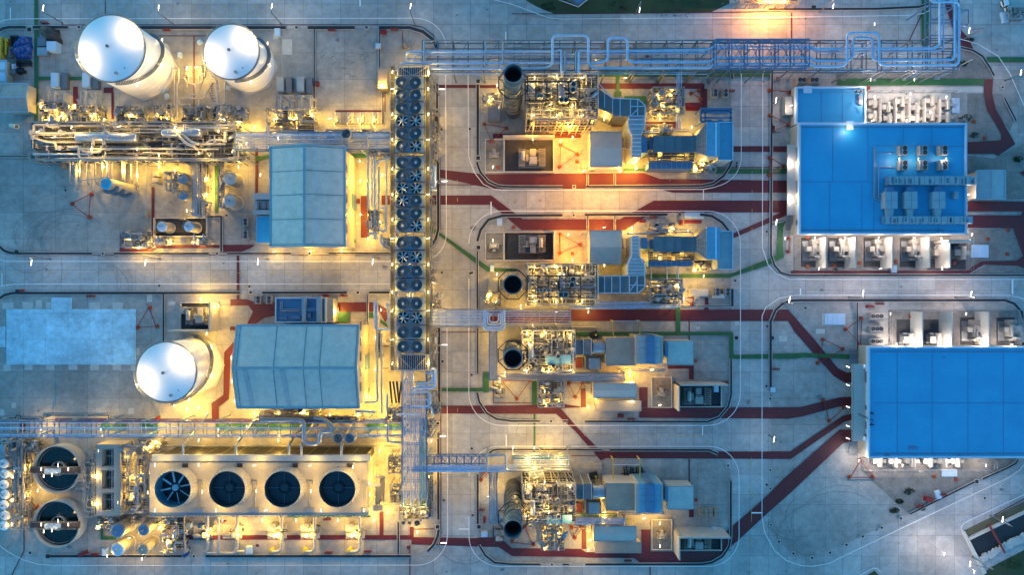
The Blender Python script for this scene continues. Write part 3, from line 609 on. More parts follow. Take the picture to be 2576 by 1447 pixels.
# ---------------------------------------------------------------- storage tanks
def rail(m, c, r, z, a0=0, a1=2*PI, n=36, h=1.0, w=.06):
    pts = [(c[0]+r*math.cos(a0+(a1-a0)*i/n), c[1]+r*math.sin(a0+(a1-a0)*i/n), z+h) for i in range(n+1)]
    m.tube(pts, w*.6, 5, cap=False); m.tube([(p[0],p[1],z+h*.5) for p in pts], w*.45, 4, cap=False)
    for p in pts[::2]: m.beam((p[0],p[1],z),(p[0],p[1],z+h),w)
def tank(dx, dy, r_map, h, label):
    s = (H-h)/H; r = r_map*K*s; c = xy(dx,dy,h)
    t = T('storage_tank', label, 'storage tank', (c[0],c[1],0))
    m = MB(); m.lathe(c, [(r,0),(r,h)], 72)
    t.part('shell', m, M['tank']); wm_ = MB()
    for k_ in range(1,8): wm_.lathe(c, [(r+.002,h*k_/8),(r+.012,h*k_/8+.02),(r+.002,h*k_/8+.04)], 72)
    t.part('weld_seam', wm_, M['steel'])
    for zb in (h*.2,h*.4,h*.6,h*.8):
        pass
    b = MB()
    for zb in (h*.22,h*.45,h*.68,h*.9): b.lathe(c, [(r+.003,zb),(r+.05,zb+.02),(r+.05,zb+.12),(r+.003,zb+.14)], 72)
    t.part('wind_girder', b, M['tank'])
    d = MB(); hr = r*.16; prof = [(r*1.0*math.cos(0)+.02, h)]
    R = (r*r+hr*hr)/(2*hr)
    prof = [(r*(1-i/12)+.001, h+math.sqrt(max(0,R*R-(r*(1-i/12))**2))-(R-hr)) for i in range(13)]
    d.lathe(c, prof, 72); rf = t.part('dome_roof', d, M['tank'])
    v = MB(); v.cyl(c, .28, h+hr-.05, h+hr+.5, 12); v.cyl(c,.42,h+hr+.5,h+hr+.65,12); t.part('centre_vent', v, M['dsteel'], rf)
    q = (c[0]+.2*r, c[1]-.78*r); v = MB(); v.cyl(q, .42, h, h+hr*.45+.45, 16); t.part('roof_manhole', v, M['steel'], rf)
    q = (c[0]+.45*r, c[1]-.62*r); v = MB(); v.cyl(q, .15, h, h+hr*.4+.35, 10); t.part('roof_nozzle', v, M['dsteel'], rf)
    w = MB(); w.lathe(c, [(r+.02,h-.05),(r+.45,h-.05),(r+.45,h),(r+.02,h)], 72); rail(w, c, r+.42, h, n=60, h=1.0, w=.07); t.part('roof_walkway', w, M['dsteel'])
    # spiral stair: top at the south, past east, foot at the north
    st = MB(); n = 84; R1 = r+.08; R2 = r+1.05
    for i in range(n):
        a = -PI*.46+PI*.98*i/n; a2 = a+PI*.98/n*.9; z = (h)*(1-i/n)
        f = lambda R, an, zz: (c[0]+R*math.cos(an), c[1]+R*math.sin(an), zz)
        st.add([f(R1,a,z),f(R2,a,z),f(R2,a2,z),f(R1,a2,z),f(R1,a,z-.05),f(R2,a,z-.05),f(R2,a2,z-.05),f(R1,a2,z-.05)],[(0,1,2,3),(7,6,5,4),(0,4,5,1),(1,5,6,2),(2,6,7,3),(3,7,4,0)])
    sp = t.part('spiral_stair', st, M['dsteel'])
    hr_ = MB(); pp = []
    for i in range(n+1):
        a = -PI*.46+PI*.98*i/n; z = h*(1-i/n); p = Vector((c[0]+R2*math.cos(a), c[1]+R2*math.sin(a), z)); pp.append(p+Vector((0,0,1)))
        if i%3 == 0: hr_.beam(p-Vector((0,0,.1)), p+Vector((0,0,1)), .06)
    hr_.tube(pp,.05,5); hr_.tube([p-Vector((0,0,.5)) for p in pp],.04,5); hr_.tube([p-Vector((0,0,1.1)) for p in pp],.07,5); t.part('handrail', hr_, M['dsteel'], sp)
    f = MB(); f.cyl(c, r+.9, 0, .35, 8); t.part('foundation', f, M['curb'])
    for a in (35,205):
        an = math.radians(a); p = Vector((c[0]+(r-.3)*math.cos(an), c[1]+(r-.3)*math.sin(an), h)); m = MB(); m.tube([p,p+Vector((0,0,1.5))],.05,6)
        e = MB(); e.beam(p+Vector((-.5,0,1.55)),p+Vector((.5,.25,1.55)),.14,.1); l = t.part('roof_lamp', m, M['steel']); t.part('lamp_tube', e, M['led'], l)
        light_at(t, p+Vector((0,0,2.6)), 3800, WRM)
    for a in (40,-12,-60):
        an = math.radians(a); p = Vector((c[0]+(r+1.3)*math.cos(an), c[1]+(r+1.3)*math.sin(an), h*(.5+a/-200)))
        e = MB(); e.beam(p+Vector((0,-.4,0)),p+Vector((0,.4,0)),.12,.1); t.part('stair_lamp', e, M['ledy']); light_at(t, p+Vector((.3,0,0)), 300, WRM)
tank(280,121,83,16.5,'large white domed tank with spiral stair in the top-left yard')
tank(582,129.5,68,13,'smaller white domed tank right of the top-left tank, with spiral stair')
tank(418.5,936.5,74,16.5,'white domed tank standing alone left of the lower ribbed-roof hall')

# round open basins with bridges
def basin(dx,dy,r_map,which):
    h = 3.6; s = (H-h)/H; r = r_map*K*s; c = xy(dx,dy,h)
    t = T('clarifier', f'round open clarifier full of dark water with bridge, {which} of two', 'clarifier', (c[0],c[1],0), 'round clarifiers')
    m = MB(); m.lathe(c, [(r,0),(r,h),(r-.3,h),(r-.3,h-1.2),(r-.31,.3)], 72); t.part('basin_wall', m, M['cwall'])
    w = MB(); w.cyl(c, r-.32, h-2.0, h-1.6, 64); t.part('water', w, M['water']); w = MB(); w.lathe(c, [(r-.95,h-1.7),(r-.95,h-1.1),(r-.85,h-1.1),(r-.85,h-1.7)], 72); t.part('launder', w, M['dsteel'])
    b = MB(); b.box(c[0]-r-.2,c[1]-.95,h+.1,c[0]+r+.2,c[1]+.95,h+.35); br = t.part('bridge_deck', b, M['deckbr'])
    hb = MB()
    for sy in (-1,1):
        for zz in (.55,1.1): hb.tube([(c[0]-r-1.6,c[1]+sy*.98,h+.35+zz),(c[0]+r+.2,c[1]+sy*.98,h+.35+zz)],.05,5)
        for i in range(15): x = c[0]-r+i*2*r/14; hb.beam((x,c[1]+sy*.98,h+.3),(x,c[1]+sy*.98,h+1.45),.06)
    t.part('handrail', hb, M['dsteel'], br)
    p = MB(); p.box(c[0]-2.6,c[1]-.85,h+.42,c[0]+.1+1.6,c[1]+.45,h+1.1); pn = t.part('drive_cover', p, M['bluew'])
    x = MB()
    for k in range(3):
        x0 = c[0]-2.6+k*1.4; x.beam((x0,c[1]-.85,h+1.13),(x0+1.4,c[1]+.45,h+1.13),.05); x.beam((x0,c[1]+.45,h+1.15),(x0+1.4,c[1]-.85,h+1.15),.05); x.beam((x0,c[1]-.85,h+1.14),(x0,c[1]+.45,h+1.14),.05)
    t.part('cover_bracing', x, M['dsteel'], pn)
    f = MB(); f.lathe(c, [(2.05,h-1.8),(2.05,h-.6),(1.9,h-.6),(1.9,h-1.8)], 40)
    for k in range(4):
        a = k*PI/4; f.beam((c[0]-2*math.cos(a),c[1]-2*math.sin(a),h-.7),(c[0]+2*math.cos(a),c[1]+2*math.sin(a),h-.7),.09)
    t.part('feed_well', f, M['cream'])
    la = MB()
    for k in range(9): la.beam((c[0]-r-1.9+k*.2,c[1]-.9,h-1.6+k*.24),(c[0]-r-1.9+k*.2,c[1]+.9,h-1.6+k*.24),.15,.05)
    t.part('steps', la, M['dsteel'])
    for (u,v) in ((-r*.4,1.1),(.3,-2.6+.9),(r*.72,1.1),(r*.3,r*.42),(-r*.3,-r*.32)):
        q = Vector((c[0]+u,c[1]+v*.6,h+2.2)); e = MB(); e.beam(q-Vector((0,.4,0)),q+Vector((0,.4,0)),.13,.1); m2 = MB(); m2.tube([q,(q.x,c[1]+(.9 if v>0 else -.9),h+2.1),(q.x,c[1]+(.9 if v>0 else -.9),h+.3)],.035,5)
        bm = t.part('lamp_bracket', m2, M['dsteel']); t.part('lamp_tube', e, M['ledy'], bm); light_at(t, q-Vector((0,0,.2)), 90, WRM)
basin(141,1182,60,'upper'); basin(141,1320,60,'lower')

# ---------------------------------------------------------------- stacks
def stack(dx, dy, which, top=36.0):
    c = xy(dx,dy,top); s = (H-top)/H; r = 22.5*K*s
    t = T('chimney', f'{which} steel chimney with dark open mouth and octagonal platform', 'chimney', (c[0],c[1],0), 'exhaust chimneys')
    m = MB(); m.lathe(c, [(r*1.0,0),(r,top),(r-.12,top),(r-.12,top-7)], 56); sh = t.part('shell', m, M['stack'])
    i = MB(); i.cyl(c, r-.12, top-8, top-7, 40); t.part('inner_duct', i, M['black'])
    b = MB()
    for z in (top-.15, top-4, top-8.5, top-13, 6, 12): b.lathe(c, [(r,z),(r+.14,z),(r+.14,z+.22),(r,z+.22)], 56)
    t.part('stiffener_ring', b, M['dsteel'])
    h = MB()
    for k in range(3):
        pts = [(c[0]+(r+.18)*math.cos(2*PI*k/3+u*.42),c[1]+(r+.18)*math.sin(2*PI*k/3+u*.42),9+u*.8) for u in range(30) if 9+u*.8 < top-6]
        h.tube(pts,.2,5)
    t.part('helical_strake', h, M['stack'])
    p = MB(); zz = top-9; R = r+1.9
    for k in range(8):
        a = PI/8+k*PI/4; a2 = a+PI/4; q1 = Vector((c[0]+R*math.cos(a),c[1]+R*math.sin(a),0)); q2 = Vector((c[0]+R*math.cos(a2),c[1]+R*math.sin(a2),0)); i1 = Vector((c[0]+(r+.3)*math.cos(a),c[1]+(r+.3)*math.sin(a),0)); i2 = Vector((c[0]+(r+.3)*math.cos(a2),c[1]+(r+.3)*math.sin(a2),0))
        j1 = q1.lerp(i1,.14); j2 = q2.lerp(i2,.14); p.add([(q1.x,q1.y,zz),(q2.x,q2.y,zz),(j2.x,j2.y,zz),(j1.x,j1.y,zz)],[(0,1,2,3)])
        for dz in (.55,1.1): p.beam(q1+Vector((0,0,zz+dz)),q2+Vector((0,0,zz+dz)),.07)
        for u in (0,.5): qq = q1.lerp(q2,u); p.beam(qq+Vector((0,0,zz)),qq+Vector((0,0,zz+1.1)),.07)
        p.beam(i1+Vector((0,0,zz-2)),q1+Vector((0,0,zz)),.12); p.beam(i1+Vector((0,0,zz+.02)),q1+Vector((0,0,zz+.02)),.12)
    t.part('octagonal_platform', p, M['black'])
    l = MB(); x = c[0]+r+.4
    for u in range(60): l.beam((x,c[1]-.25,u*.44+.3),(x,c[1]+.25,u*.44+.3),.05)
    for sy in (-.25,.25): l.beam((x,c[1]+sy,0),(x,c[1]+sy,zz),.06)
    t.part('ladder', l, M['dsteel'])
stack(1291,184,'topmost'); stack(1290,716,'second'); stack(1290,903,'third'); stack(1290.5,1333,'bottom')

# ---------------------------------------------------------------- gabled halls
def gable(name, label, x0,y0,x1,y1, ze, zr, axis, mt, wallm=None, ribs=(), over=.5, cat='building'):
    """roof eaves measured at ze; ridge along axis 'x' or 'y'"""
    p = P(x0,y0,ze); q = P(x1,y1,ze); ax, bx = p.x, q.x; ay, by = q.y, p.y
    t = T(name, label, cat, ((ax+bx)/2,(ay+by)/2,0))
    o = over; w = MB(); pts = [(ax+o,ay+o),(bx-o,ay+o),(bx-o,by-o),(ax+o,by-o)]
    mx, my = (ax+bx)/2, (ay+by)/2
    if axis == 'y':
        w.add([(ax+o,ay+o,0),(bx-o,ay+o,0),(bx-o,ay+o,ze-.1),(mx,ay+o,zr-.15),(ax+o,ay+o,ze-.1),(ax+o,by-o,0),(bx-o,by-o,0),(bx-o,by-o,ze-.1),(mx,by-o,zr-.15),(ax+o,by-o,ze-.1)],
              [(0,1,2,3,4),(9,8,7,6,5),(1,6,7,2),(5,0,4,9)])
        R = [(ax,ay,ze),(mx,ay,zr),(mx,by,zr),(ax,by,ze),(bx,ay,ze),(bx,by,ze)]; F = [(0,1,2,3),(1,4,5,2)]
        under = [(v[0],v[1],v[2]-.12) for v in R]
    else:
        w.add([(ax+o,ay+o,0),(ax+o,by-o,0),(ax+o,by-o,ze-.1),(ax+o,my,zr-.15),(ax+o,ay+o,ze-.1),(bx-o,ay+o,0),(bx-o,by-o,0),(bx-o,by-o,ze-.1),(bx-o,my,zr-.15),(bx-o,ay+o,ze-.1)],
              [(4,3,2,1,0),(5,6,7,8,9),(0,5,9,4),(6,1,2,7)])
        R = [(ax,ay,ze),(bx,ay,ze),(bx,my,zr),(ax,my,zr),(ax,by,ze),(bx,by,ze)]; F = [(0,1,2,3),(3,2,5,4)]
    t.part('wall', w, wallm or M['wall'])
    r = MB(); r.add(R, F); r.add([(v[0],v[1],v[2]-.1) for v in R], [f[::-1] for f in F]); rf = t.part('roof', r, mt)
    tr = MB()
    if axis == 'y':
        tr.beam((mx,ay,zr+.05),(mx,by,zr+.05),.7,.14)
        for yy in (ay,by): tr.beam((ax,yy,ze),(mx,yy,zr),.35,.3); tr.beam((mx,yy,zr),(bx,yy,ze),.35,.3)
        for xx in (ax,bx): tr.beam((xx,ay,ze),(xx,by,ze),.5,.3)
    else:
        tr.beam((ax,my,zr+.05),(bx,my,zr+.05),.7,.14)
        for xx in (ax,bx): tr.beam((xx,ay,ze),(xx,my,zr),.35,.3); tr.beam((xx,my,zr),(xx,by,ze),.35,.3)
        for yy in (ay,by): tr.beam((ax,yy,ze),(bx,yy,ze),.5,.3)
    t.part('roof_trim', tr, M['lblue'], rf)
    sm = MB()
    for u in ribs:
        if axis == 'y':
            y = ay+(by-ay)*u; sm.beam((ax,y,ze+.04),(mx,y,zr+.04),.1,.1); sm.beam((mx,y,zr+.04),(bx,y,ze+.04),.1,.1)
        else:
            x = ax+(bx-ax)*u; sm.beam((x,ay,ze+.04),(x,my,zr+.04),.1,.1); sm.beam((x,my,zr+.04),(x,by,ze+.04),.1,.1)
    if ribs: t.part('roof_seam', sm, M['dsteel'], rf)
    return t, (ax,ay,bx,by)
hA, bA = gable('turbine_hall','tall cream hall with blue-grey ribbed gable roof left of the fan row','',0,0,0,0) if False else gable('turbine_hall','tall cream hall with blue-grey ribbed gable roof beside the middle fan row',680.5,368,868,621,15,18,'y',M['roofa'],ribs=(.02,.27,.51,.745,.98))
hB, bB = gable('turbine_hall','larger cream hall with ribbed roof ridge running left to right, below the upper hall',596,818.5,904,1026.5,15,18.2,'x',M['roofb'],ribs=(.03,.33,.57,.70,.985))
for (t_, b_) in ((hA,bA),(hB,bB)):
    d = MB(); x = b_[2]-.45; y = (b_[1]+b_[3])/2; d.box(x,y-2.2,0,x+.12,y+2.2,5); dr_ = t_.part('roller_door', d, M['bsteel']); dd = MB(); dd.box(x,b_[1]+2,0,x+.1,b_[1]+3.1,2.2); t_.part('door', dd, M['dsteel'])
    lv = MB(); 
    for k in range(5): lv.box(x,b_[1]+4+k*4.2,10.5,x+.15,b_[1]+6.4+k*4.2,12)
    t_.part('louvre', lv, M['dsteel'])
# single roof rib lines for the lower hall (skylight strips)
sk = MB()
for fx in (.10,.40):
    x = bB[0]+(bB[2]-bB[0])*fx; sk.beam((x+1,bB[1]+.6,15.18),(x,(bB[1]+bB[3])/2-.5,18.2),1.1,.1)
hB.part('roof_light', sk, M['lblue'])
gable('storage_shed','pale shed with low gabled roof at the left edge below the blue tarpaulin',2,210,71,281,4,4.9,'x',M['cream'],over=.25)
gable('side_shed','pale blue gabled shed beside the upper blue-roofed building',2457,429,2528,501,4.5,5.3,'y',M['lblue'],over=.3)
gable('site_cabin','white ribbed cabin cut by the left edge of the picture',-40,152,17,205,2.6,3.0,'x',M['bluew'],over=.1,cat='cabin')

# ---------------------------------------------------------------- flat blue-roofed buildings
def flatbuild(t, x0,y0,x1,y1,h, par=.55, seams=(), name='roof', rm=None, wm=None, pw=.45):
    p = P(x0,y0,h); q = P(x1,y1,h); ax,bx,ay,by = p.x,q.x,q.y,p.y
    w = MB(); w.box(ax,ay,0,bx,by,h-par-.3); t.part('wall', w, wm or M['wall'])
    r = MB(); r.box(ax+pw,ay+pw,h-par-.299,bx-pw,by-pw,h-par); rf = t.part(name, r, rm or M['blue'])
    pa = MB(); pa.box(ax-.02,ay-.02,h-par-.9,ax+pw,by+.02,h); pa.box(bx-pw,ay-.02,h-par-.9,bx+.02,by+.02,h); pa.box(ax+pw,by-pw,h-par-.9,bx-pw,by+.02,h); pa.box(ax+pw,ay-.02,h-par-.9,bx-pw,ay+pw,h); t.part('parapet', pa, M['bluew'])
    s = MB()
    for (a,b,c,d) in seams:
        u = P(a,b,h-par); v = P(c,d,h-par); s.beam((u.x,u.y,h-par+.02),(v.x,v.y,h-par+.02),.13,.03)
    if seams: t.part('roof_seam', s, M['bsteel'], rf)
    return rf, (ax,ay,bx,by)
t = T('control_building','wide blue flat-roofed building with six roof fans and two long ducts','building', P(2220,450))
seams = [(2095,312,2095,457),(2183,312,2183,457),(2087,457,2087,585),(2168,457,2168,585),(2015,457,2200,457),(2198,366,2198,585),(2272,312,2272,366),(2344,312,2344,366),(2270,560,2270,585),(2361,560,2361,585),(2200,366,2428,368)]
rfD, bD = flatbuild(t, 2011,309,2433,589,6.4,seams=seams)
nt_ = MB(); nt_.dbox(2130,304,2147,326,5.2,6.42); t.part('roof_hatch', nt_, M['bluew'])
gu = MB(); gu.dbox(2015,577,2376,579.5,5.7,5.87); gu.dbox(2015,319,2428,321,5.7,5.87); t.part('roof_gutter', gu, M['dsteel'], rfD)
cnp = MB(); cnp.dbox(1981,363,2001,541,3.2,3.6); cp = t.part('canopy', cnp, M['beige'])
for i in range(4):
    y = 380+i*45; wd = MB(); wd.dbox(2001,y,2001.8,y+22,1.0,2.6,5); 
st_ = MB(); 
for i in range(14): st_.dbox(1976,541+i*2.8,1995,541+i*2.8+2.0,3.2-i*.24,3.3-i*.24)
t.part('outside_stair', st_, M['dsteel'])
w_ = T('annex_building','lower blue flat-roofed wing above the wide blue building','building', P(2090,270))
flatbuild(w_, 2003,217,2179,311,4.3,seams=[(2066,226,2066,308),(2119,226,2119,308),(2008,231,2175,231)])
nt_ = MB(); nt_.dbox(2023,215,2043,232,3.0,4.34); w_.part('roof_hatch', nt_, M['bluew'])
lm = MB(); 
for k in range(9): a_ = P(2155+random.uniform(0,14),222+k*5,4.5); lm.beam(a_,(a_.x+random.uniform(-1,1.4),a_.y-random.uniform(.2,1.2),4.6+random.random()*.8),.12)
lm.dbox(2156,226,2172,232,3.76,4.7); lm.dbox(2160,238,2170,262,3.76,4.3)
w_.part('roof_ladder_cage', lm, M['dsteel'])
bs = MB(); bs.dbox(1975,242,1994,288,0,2.4); 
for k in range(4): bs.dbox(1973,286-3*k,1992,285-3*k,0,.3)
solo('porch','small cream lobby box against the left wall of the low blue wing','porch',bs,M['cream'])
t2 = T('switchgear_building','large blue flat-roofed building cut off by the right edge','building', P(2400,1015))
rfE, bE = flatbuild(t2, 2185,873,2700,1153.5,6.0,seams=[(2257,880,2257,1148),(2345,880,2345,1148),(2435,880,2435,1148),(2524,880,2524,1148),(2195,1014.5,2640,1014.5)])
gu = MB(); gu.dbox(2198,1140,2640,1142.5,5.3,5.47); gu.dbox(2198,884,2640,886,5.3,5.47); t2.part('roof_gutter', gu, M['dsteel'], rfE)
for (sx,sy,sr) in ((2296,1127,9),(2412,1146,4),(2230,1146,5),(2375,900,3)):
    sm_ = MB(); c_ = P(sx,sy,5.46); sm_.add([(c_.x+sr*K*(1+.4*math.sin(3*k))*math.cos(k*.52)*1.5,c_.y+sr*K*.6*math.sin(k*.52),5.478) for k in range(12)],[tuple(range(12))]); t2.part('roof_stain', sm_, M['bsteel'], rfE)
cnp = MB(); cnp.dbox(2144,916.5,2177,1111,3.6,4.0); cp = t2.part('canopy', cnp, M['beige']); 
rl = MB()
for yy in range(19): a_ = P(2147,918+yy*10.5,5); rl.beam((a_.x,a_.y,4),(a_.x,a_.y,5),.05)
a_ = P(2147,917,5); b_ = P(2147,1110,5); rl.tube([a_,b_],.04,5); rl.tube([a_-Vector((0,0,.5)),b_-Vector((0,0,.5))],.04,5); t2.part('canopy_rail', rl, M['dsteel'], cp)
for (ya,yb) in ((541,0),):
    pass
for yb in (1112,):
    s_ = MB()
    for i in range(13): s_.dbox(2136,yb+i*2.7,2157,yb+i*2.7+1.9,3.7-i*.27,3.8-i*.27)
    t2.part('outside_stair', s_, M['dsteel'])
s_ = MB()
for i in range(13): s_.dbox(2137,914-i*2.9,2160,914-i*2.9+2,3.7-i*.27,3.8-i*.27)
t2.part('outside_stair', s_, M['dsteel'])
for yy in (928,974,1029,1077,1108):
    a_ = P(2144,yy,4.4); m_ = MB(); m_.tube([a_,(a_.x-1.3,a_.y+.5,4.9)],.05,5); e_ = MB(); e_.beam((a_.x-1.1,a_.y+.42,4.95),(a_.x-2.0,a_.y+.8,4.95),.14,.1)
    l_ = t2.part('lamp_arm', m_, M['steel']); t2.part('lamp_tube', e_, M['led'], l_)
for (x,y,r_) in ((2181,923,0),(2181,1105,0)):
    a_ = P(x,y,5); m_ = MB(); m_.box(bE[0]-.5,a_.y-.5,2.5,bE[0]-.03,a_.y+.5,5); t2.part('hose_cabinet', m_, M['white'])
for (ya,yb) in ((936,964),(1022,1034),(1063,1082),(1094,1108)):
    m_ = MB(); a_ = P(2180,ya,6); b2 = P(2180,yb,6); m_.box(bE[0]-.06,b2.y,4.1,bE[0]-.02,a_.y,5.0); t2.part('window', m_, M['dsteel'])
for (ya,yb) in ((368,402),(452,484),(498,512),(552,566)):
    m_ = MB(); a_ = P(2003,ya,6); b2 = P(2003,yb,6); m_.box(bD[0]-.06,b2.y,3.9,bD[0]-.02,a_.y,5.2); t.part('window', m_, M['dsteel'])
br_ = MB(); a_ = P(2200,1057,9.4); 
for k in range(3): br_.beam((bE[0]-2.3,a_.y+1-k*.25,4.5+k*.2),(bE[0]+1.2,a_.y-.6-k*.2,6.1+k*.15),.1)
br_.box(bE[0]+.4,a_.y-2.2,5.5,bE[0]+1.5,a_.y-1.9,6.2); br_.box(bE[0]+.4,a_.y+1.0,5.5,bE[0]+1.5,a_.y+1.3,6.2)
t2.part('cable_bracket', br_, M['black'])

# roof plant on the wide blue building
zr_ = 5.86
def duct(x0,y0,x1,y1,z0,z1,label,n):
    p = P(x0,y0,z1); q = P(x1,y1,z1); t = T('roof_duct', label, 'roof duct', ((p.x+q.x)/2,(p.y+q.y)/2,z0), 'long ducts on the blue roof')
    m = MB(); m.box(p.x,q.y,z0+.5,q.x,p.y,z1); t.part('duct', m, M['lblue'])
    s = MB(); 
    for i in range(n+1):
        x = p.x+(q.x-p.x)*i/n; s.box(x-.05,q.y-.06,z0+.45,x+.05,p.y+.06,z1+.06)
    t.part('flange', s, M['bsteel']); l = MB()
    for i in range(0,n+1,2):
        x = min(p.x+(q.x-p.x)*i/n, bD[2]-.8)
        for y in (q.y+.2,p.y-.2): l.box(x-.08,y-.08,z0,x+.08,y+.08,z0+.5)
    t.part('support_leg', l, M['dsteel']); d = MB()
    for i in range(n*2):
        x = p.x+(q.x-p.x)*(i+random.random())/(n*2); w_ = random.uniform(.08,.3)
        if random.random() < .55: d.box(x-w_, q.y+random.uniform(0,.5), z1+.001, x+w_, p.y-random.uniform(.1,.9), z1+.012)
    t.part('rain_stain', d, M['dsteel'])
duct(2236,443,2453,464,zr_,8.4,'upper of two long weathered ducts lying across the blue roof',17)
duct(2225,544,2447,562,zr_,8,'lower of two long weathered ducts lying across the blue roof',14)
for i,(a,b) in enumerate(((2227,2258),(2277,2308),(2348,2378))):
    t = T('air_handler', ['leftmost','middle','rightmost'][i]+' of three blue box air handlers between the roof ducts','air handler',P((a+b)/2,503,zr_),'air handlers on the blue roof')
    m = MB(); m.dbox(a,482,b,524,zr_,8.2); t.part('casing', m, M['lblue'])
    m = MB(); c_ = P((a+b)/2,0,8.2).x; y0_ = P(0,482,8.2).y; y1_ = P(0,524,8.2).y; m.box(c_-.04,y1_,8.2,c_+.04,y0_,8.24); m.box(P(a,0,8.2).x,(y0_+y1_)/2-.04,8.2,P(b,0,8.2).x,(y0_+y1_)/2+.04,8.241); t.part('panel_seam', m, M['bsteel'])
    m = MB(); m.prism([(c_-1.3,y0_),(c_+1.3,y0_),(c_+.9,y0_+1.4),(c_-.9,y0_+1.4)],zr_+.3,7.7); t.part('inlet_duct', m, M['bsteel'])
    m = MB(); m.prism([(c_-1.0,y1_),(c_+1.1,y1_),(c_+.7,y1_-2.2),(c_-.7,y1_-2.2)],zr_+.3,7.6); t.part('outlet_duct', m, M['lblue'])
m = MB(); m.dbox(2400,482,2411,500,zr_,7.1); m.dbox(2402,486,2409,489,7.1,7.3); solo('vent_box','small pale box near the right end between the two roof ducts','vent',m,M['lblue'])
m = MB(); m.tube([P(2199,367,6.2),P(2199,500,6.2),P(2218,504,6.2)],.14,6,.3); m.tube([P(2203,372,6.2),P(2203,495,6.2),P(2222,499,6.2)],.1,6,.3); m.tube([P(2204,386,6.2),P(2250,386,6.2)],.1,6); m.tube([P(2210,498,6.2),P(2210,420,6.2),P(2252,420,6.2)],.13,6,.3)
solo('roof_piping','pale pipes running down and across the wide blue roof','pipe',m,M['pipe'])

# ---------------------------------------------------------------- fan coil units
def acproto(nf):
    t = T('air_conditioner','x','air conditioner',(0,0,0)); L = .95*nf+.3
    m = MB(); m.box(-.9,-L/2,.15,.9,L/2,1.6); t.part('casing', m, M['cream'], local=True)
    m = MB(); 
    for sx in (-.7,.7): m.box(sx-.08,-L/2,0,sx+.08,L/2,.149)
    t.part('skid', m, M['dsteel'], local=True)
    for k in range(nf):
        y = (k-(nf-1)/2)*.98; f = MB(); f.lathe((.2,y),[(.46,1.6),(.46,1.72),(.40,1.72),(.38,1.61)],20); f.cyl((.2,y),.385,1.58,1.612,20); fo = t.part('fan_grille', f, M['black'], local=True)
        h = MB(); h.cyl((.2,y),.12,1.615,1.7,10); t.part('fan_hub', h, M['dsteel'], fo, local=True)
        h = MB(); 
        for a in range(4): h.cbox((.2,y),.74,.03,1.7+.004*a,1.715+.004*a,a*PI/4)
        t.part('fan_guard', h, M['dsteel'], fo, local=True)
    m = MB(); m.box(-.86,-L/2+.1,1.6,-.55,L/2-.1,1.63); t.part('service_panel', m, M['dsteel'], local=True)
    return t.o
ac2 = acproto(2); ac3 = acproto(3); first = {2:True,3:True}
def ac(x,y,n=2,z=0,rot=0,s=1.0,label=None):
    src = ac2 if n == 2 else ac3
    o = src if first[n] else copy_tree(src)
    first[n] = False
    o.location = P(x,y,z); o.rotation_euler[2] = rot; o.scale = (s,s,s); o['group'] = 'outdoor air conditioners'
    base = 'white outdoor unit with two black fans' if n == 2 else 'white outdoor unit with three black fans'
    if label: o['label'] = label
    else: PEND.append((o, base, (x,y)))
for (x,y) in ((621,559.5),(621,592),(1794,237),(1820,237),(1799,734),(1825,734),(653,754),(680,754)): ac(x,y,s=1.08)
for i,y in enumerate((797,829,860)): ac(2198,y,3,rot=PI/2,s=1.2)
for (x,y) in ((2011,207),(2042,207)): ac(x,y,rot=PI/2,s=1.2)
R1 = [['upper left','upper middle','upper right'],['lower left','lower middle','lower right']]
for j,y in enumerate((381,418)):
    for i,x in enumerate((2264,2314,2364)): ac(x,y,z=zr_,s=1.25,label=R1[j][i]+' of six two-fan units standing on the wide blue roof')

# ---------------------------------------------------------------- air-cooled fan row
def blades(m, n, r0, r1, z, w0, w1, a0=0, pitch=.12, c=(0,0)):
    for k in range(n):
        a = a0+2*PI*k/n; ca, sa = math.cos(a), math.sin(a); pts = []
        for (r, w, s) in ((r0,w0,-1),(r1,w1,-1),(r1,w1,1),(r0,w0,1)):
            u, v = r, s*w/2; pts.append((c[0]+u*ca-v*sa, c[1]+u*sa+v*ca, z+s*pitch))
        m.add(pts+[(p[0],p[1],p[2]-.04) for p in pts], [(0,1,2,3),(7,6,5,4),(0,4,5,1),(1,5,6,2),(2,6,7,3),(3,7,4,0)])
ZC = 15.0; sC = (H-ZC)/H
def fanset(t, par, c, r, z, run, hubm, sc=1.0, nb=7):
    ring = MB(); ring.lathe(c, [(r+.06,z),(r+.04,z+.4),(r-.01,z+.4),(r-.04,z-.4)], 40); f = t.part('fan', ring, M['ring'], par)
    h = MB(); h.cyl(c, r*.27, z-.1, z+.12, 20, r*.2); t.part('hub', h, hubm, f)
    a0 = random.uniform(0,1)
    if run:
        b = MB(); blades(b, 11, r*.25, r*.97, z-.12, r*.14, r*.50, a0, .03, c); t.part('fan_blades', b, M['fanr'], f)
    else:
        for k in range(nb):
            b = MB(); blades(b, 1, r*.25, r*.95, z-.12, r*.16, r*.30, a0+2*PI*k/nb, .1, c); t.part('blade', b, M['fanl'], f)
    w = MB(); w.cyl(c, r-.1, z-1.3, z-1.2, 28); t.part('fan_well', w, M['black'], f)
    return f
ROWS = [207.5,239,271,303,335,367,408,441,473,504.5,536,568,611,647,683,717,764,800,836.5,873]
OPEN = {(3,0),(3,1),(5,1),(7,1),(8,0),(8,1),(9,0),(11,1),(13,0),(13,1),(17,0),(17,1)}
GAPS = {6:388,12:589,16:742}
edges = []
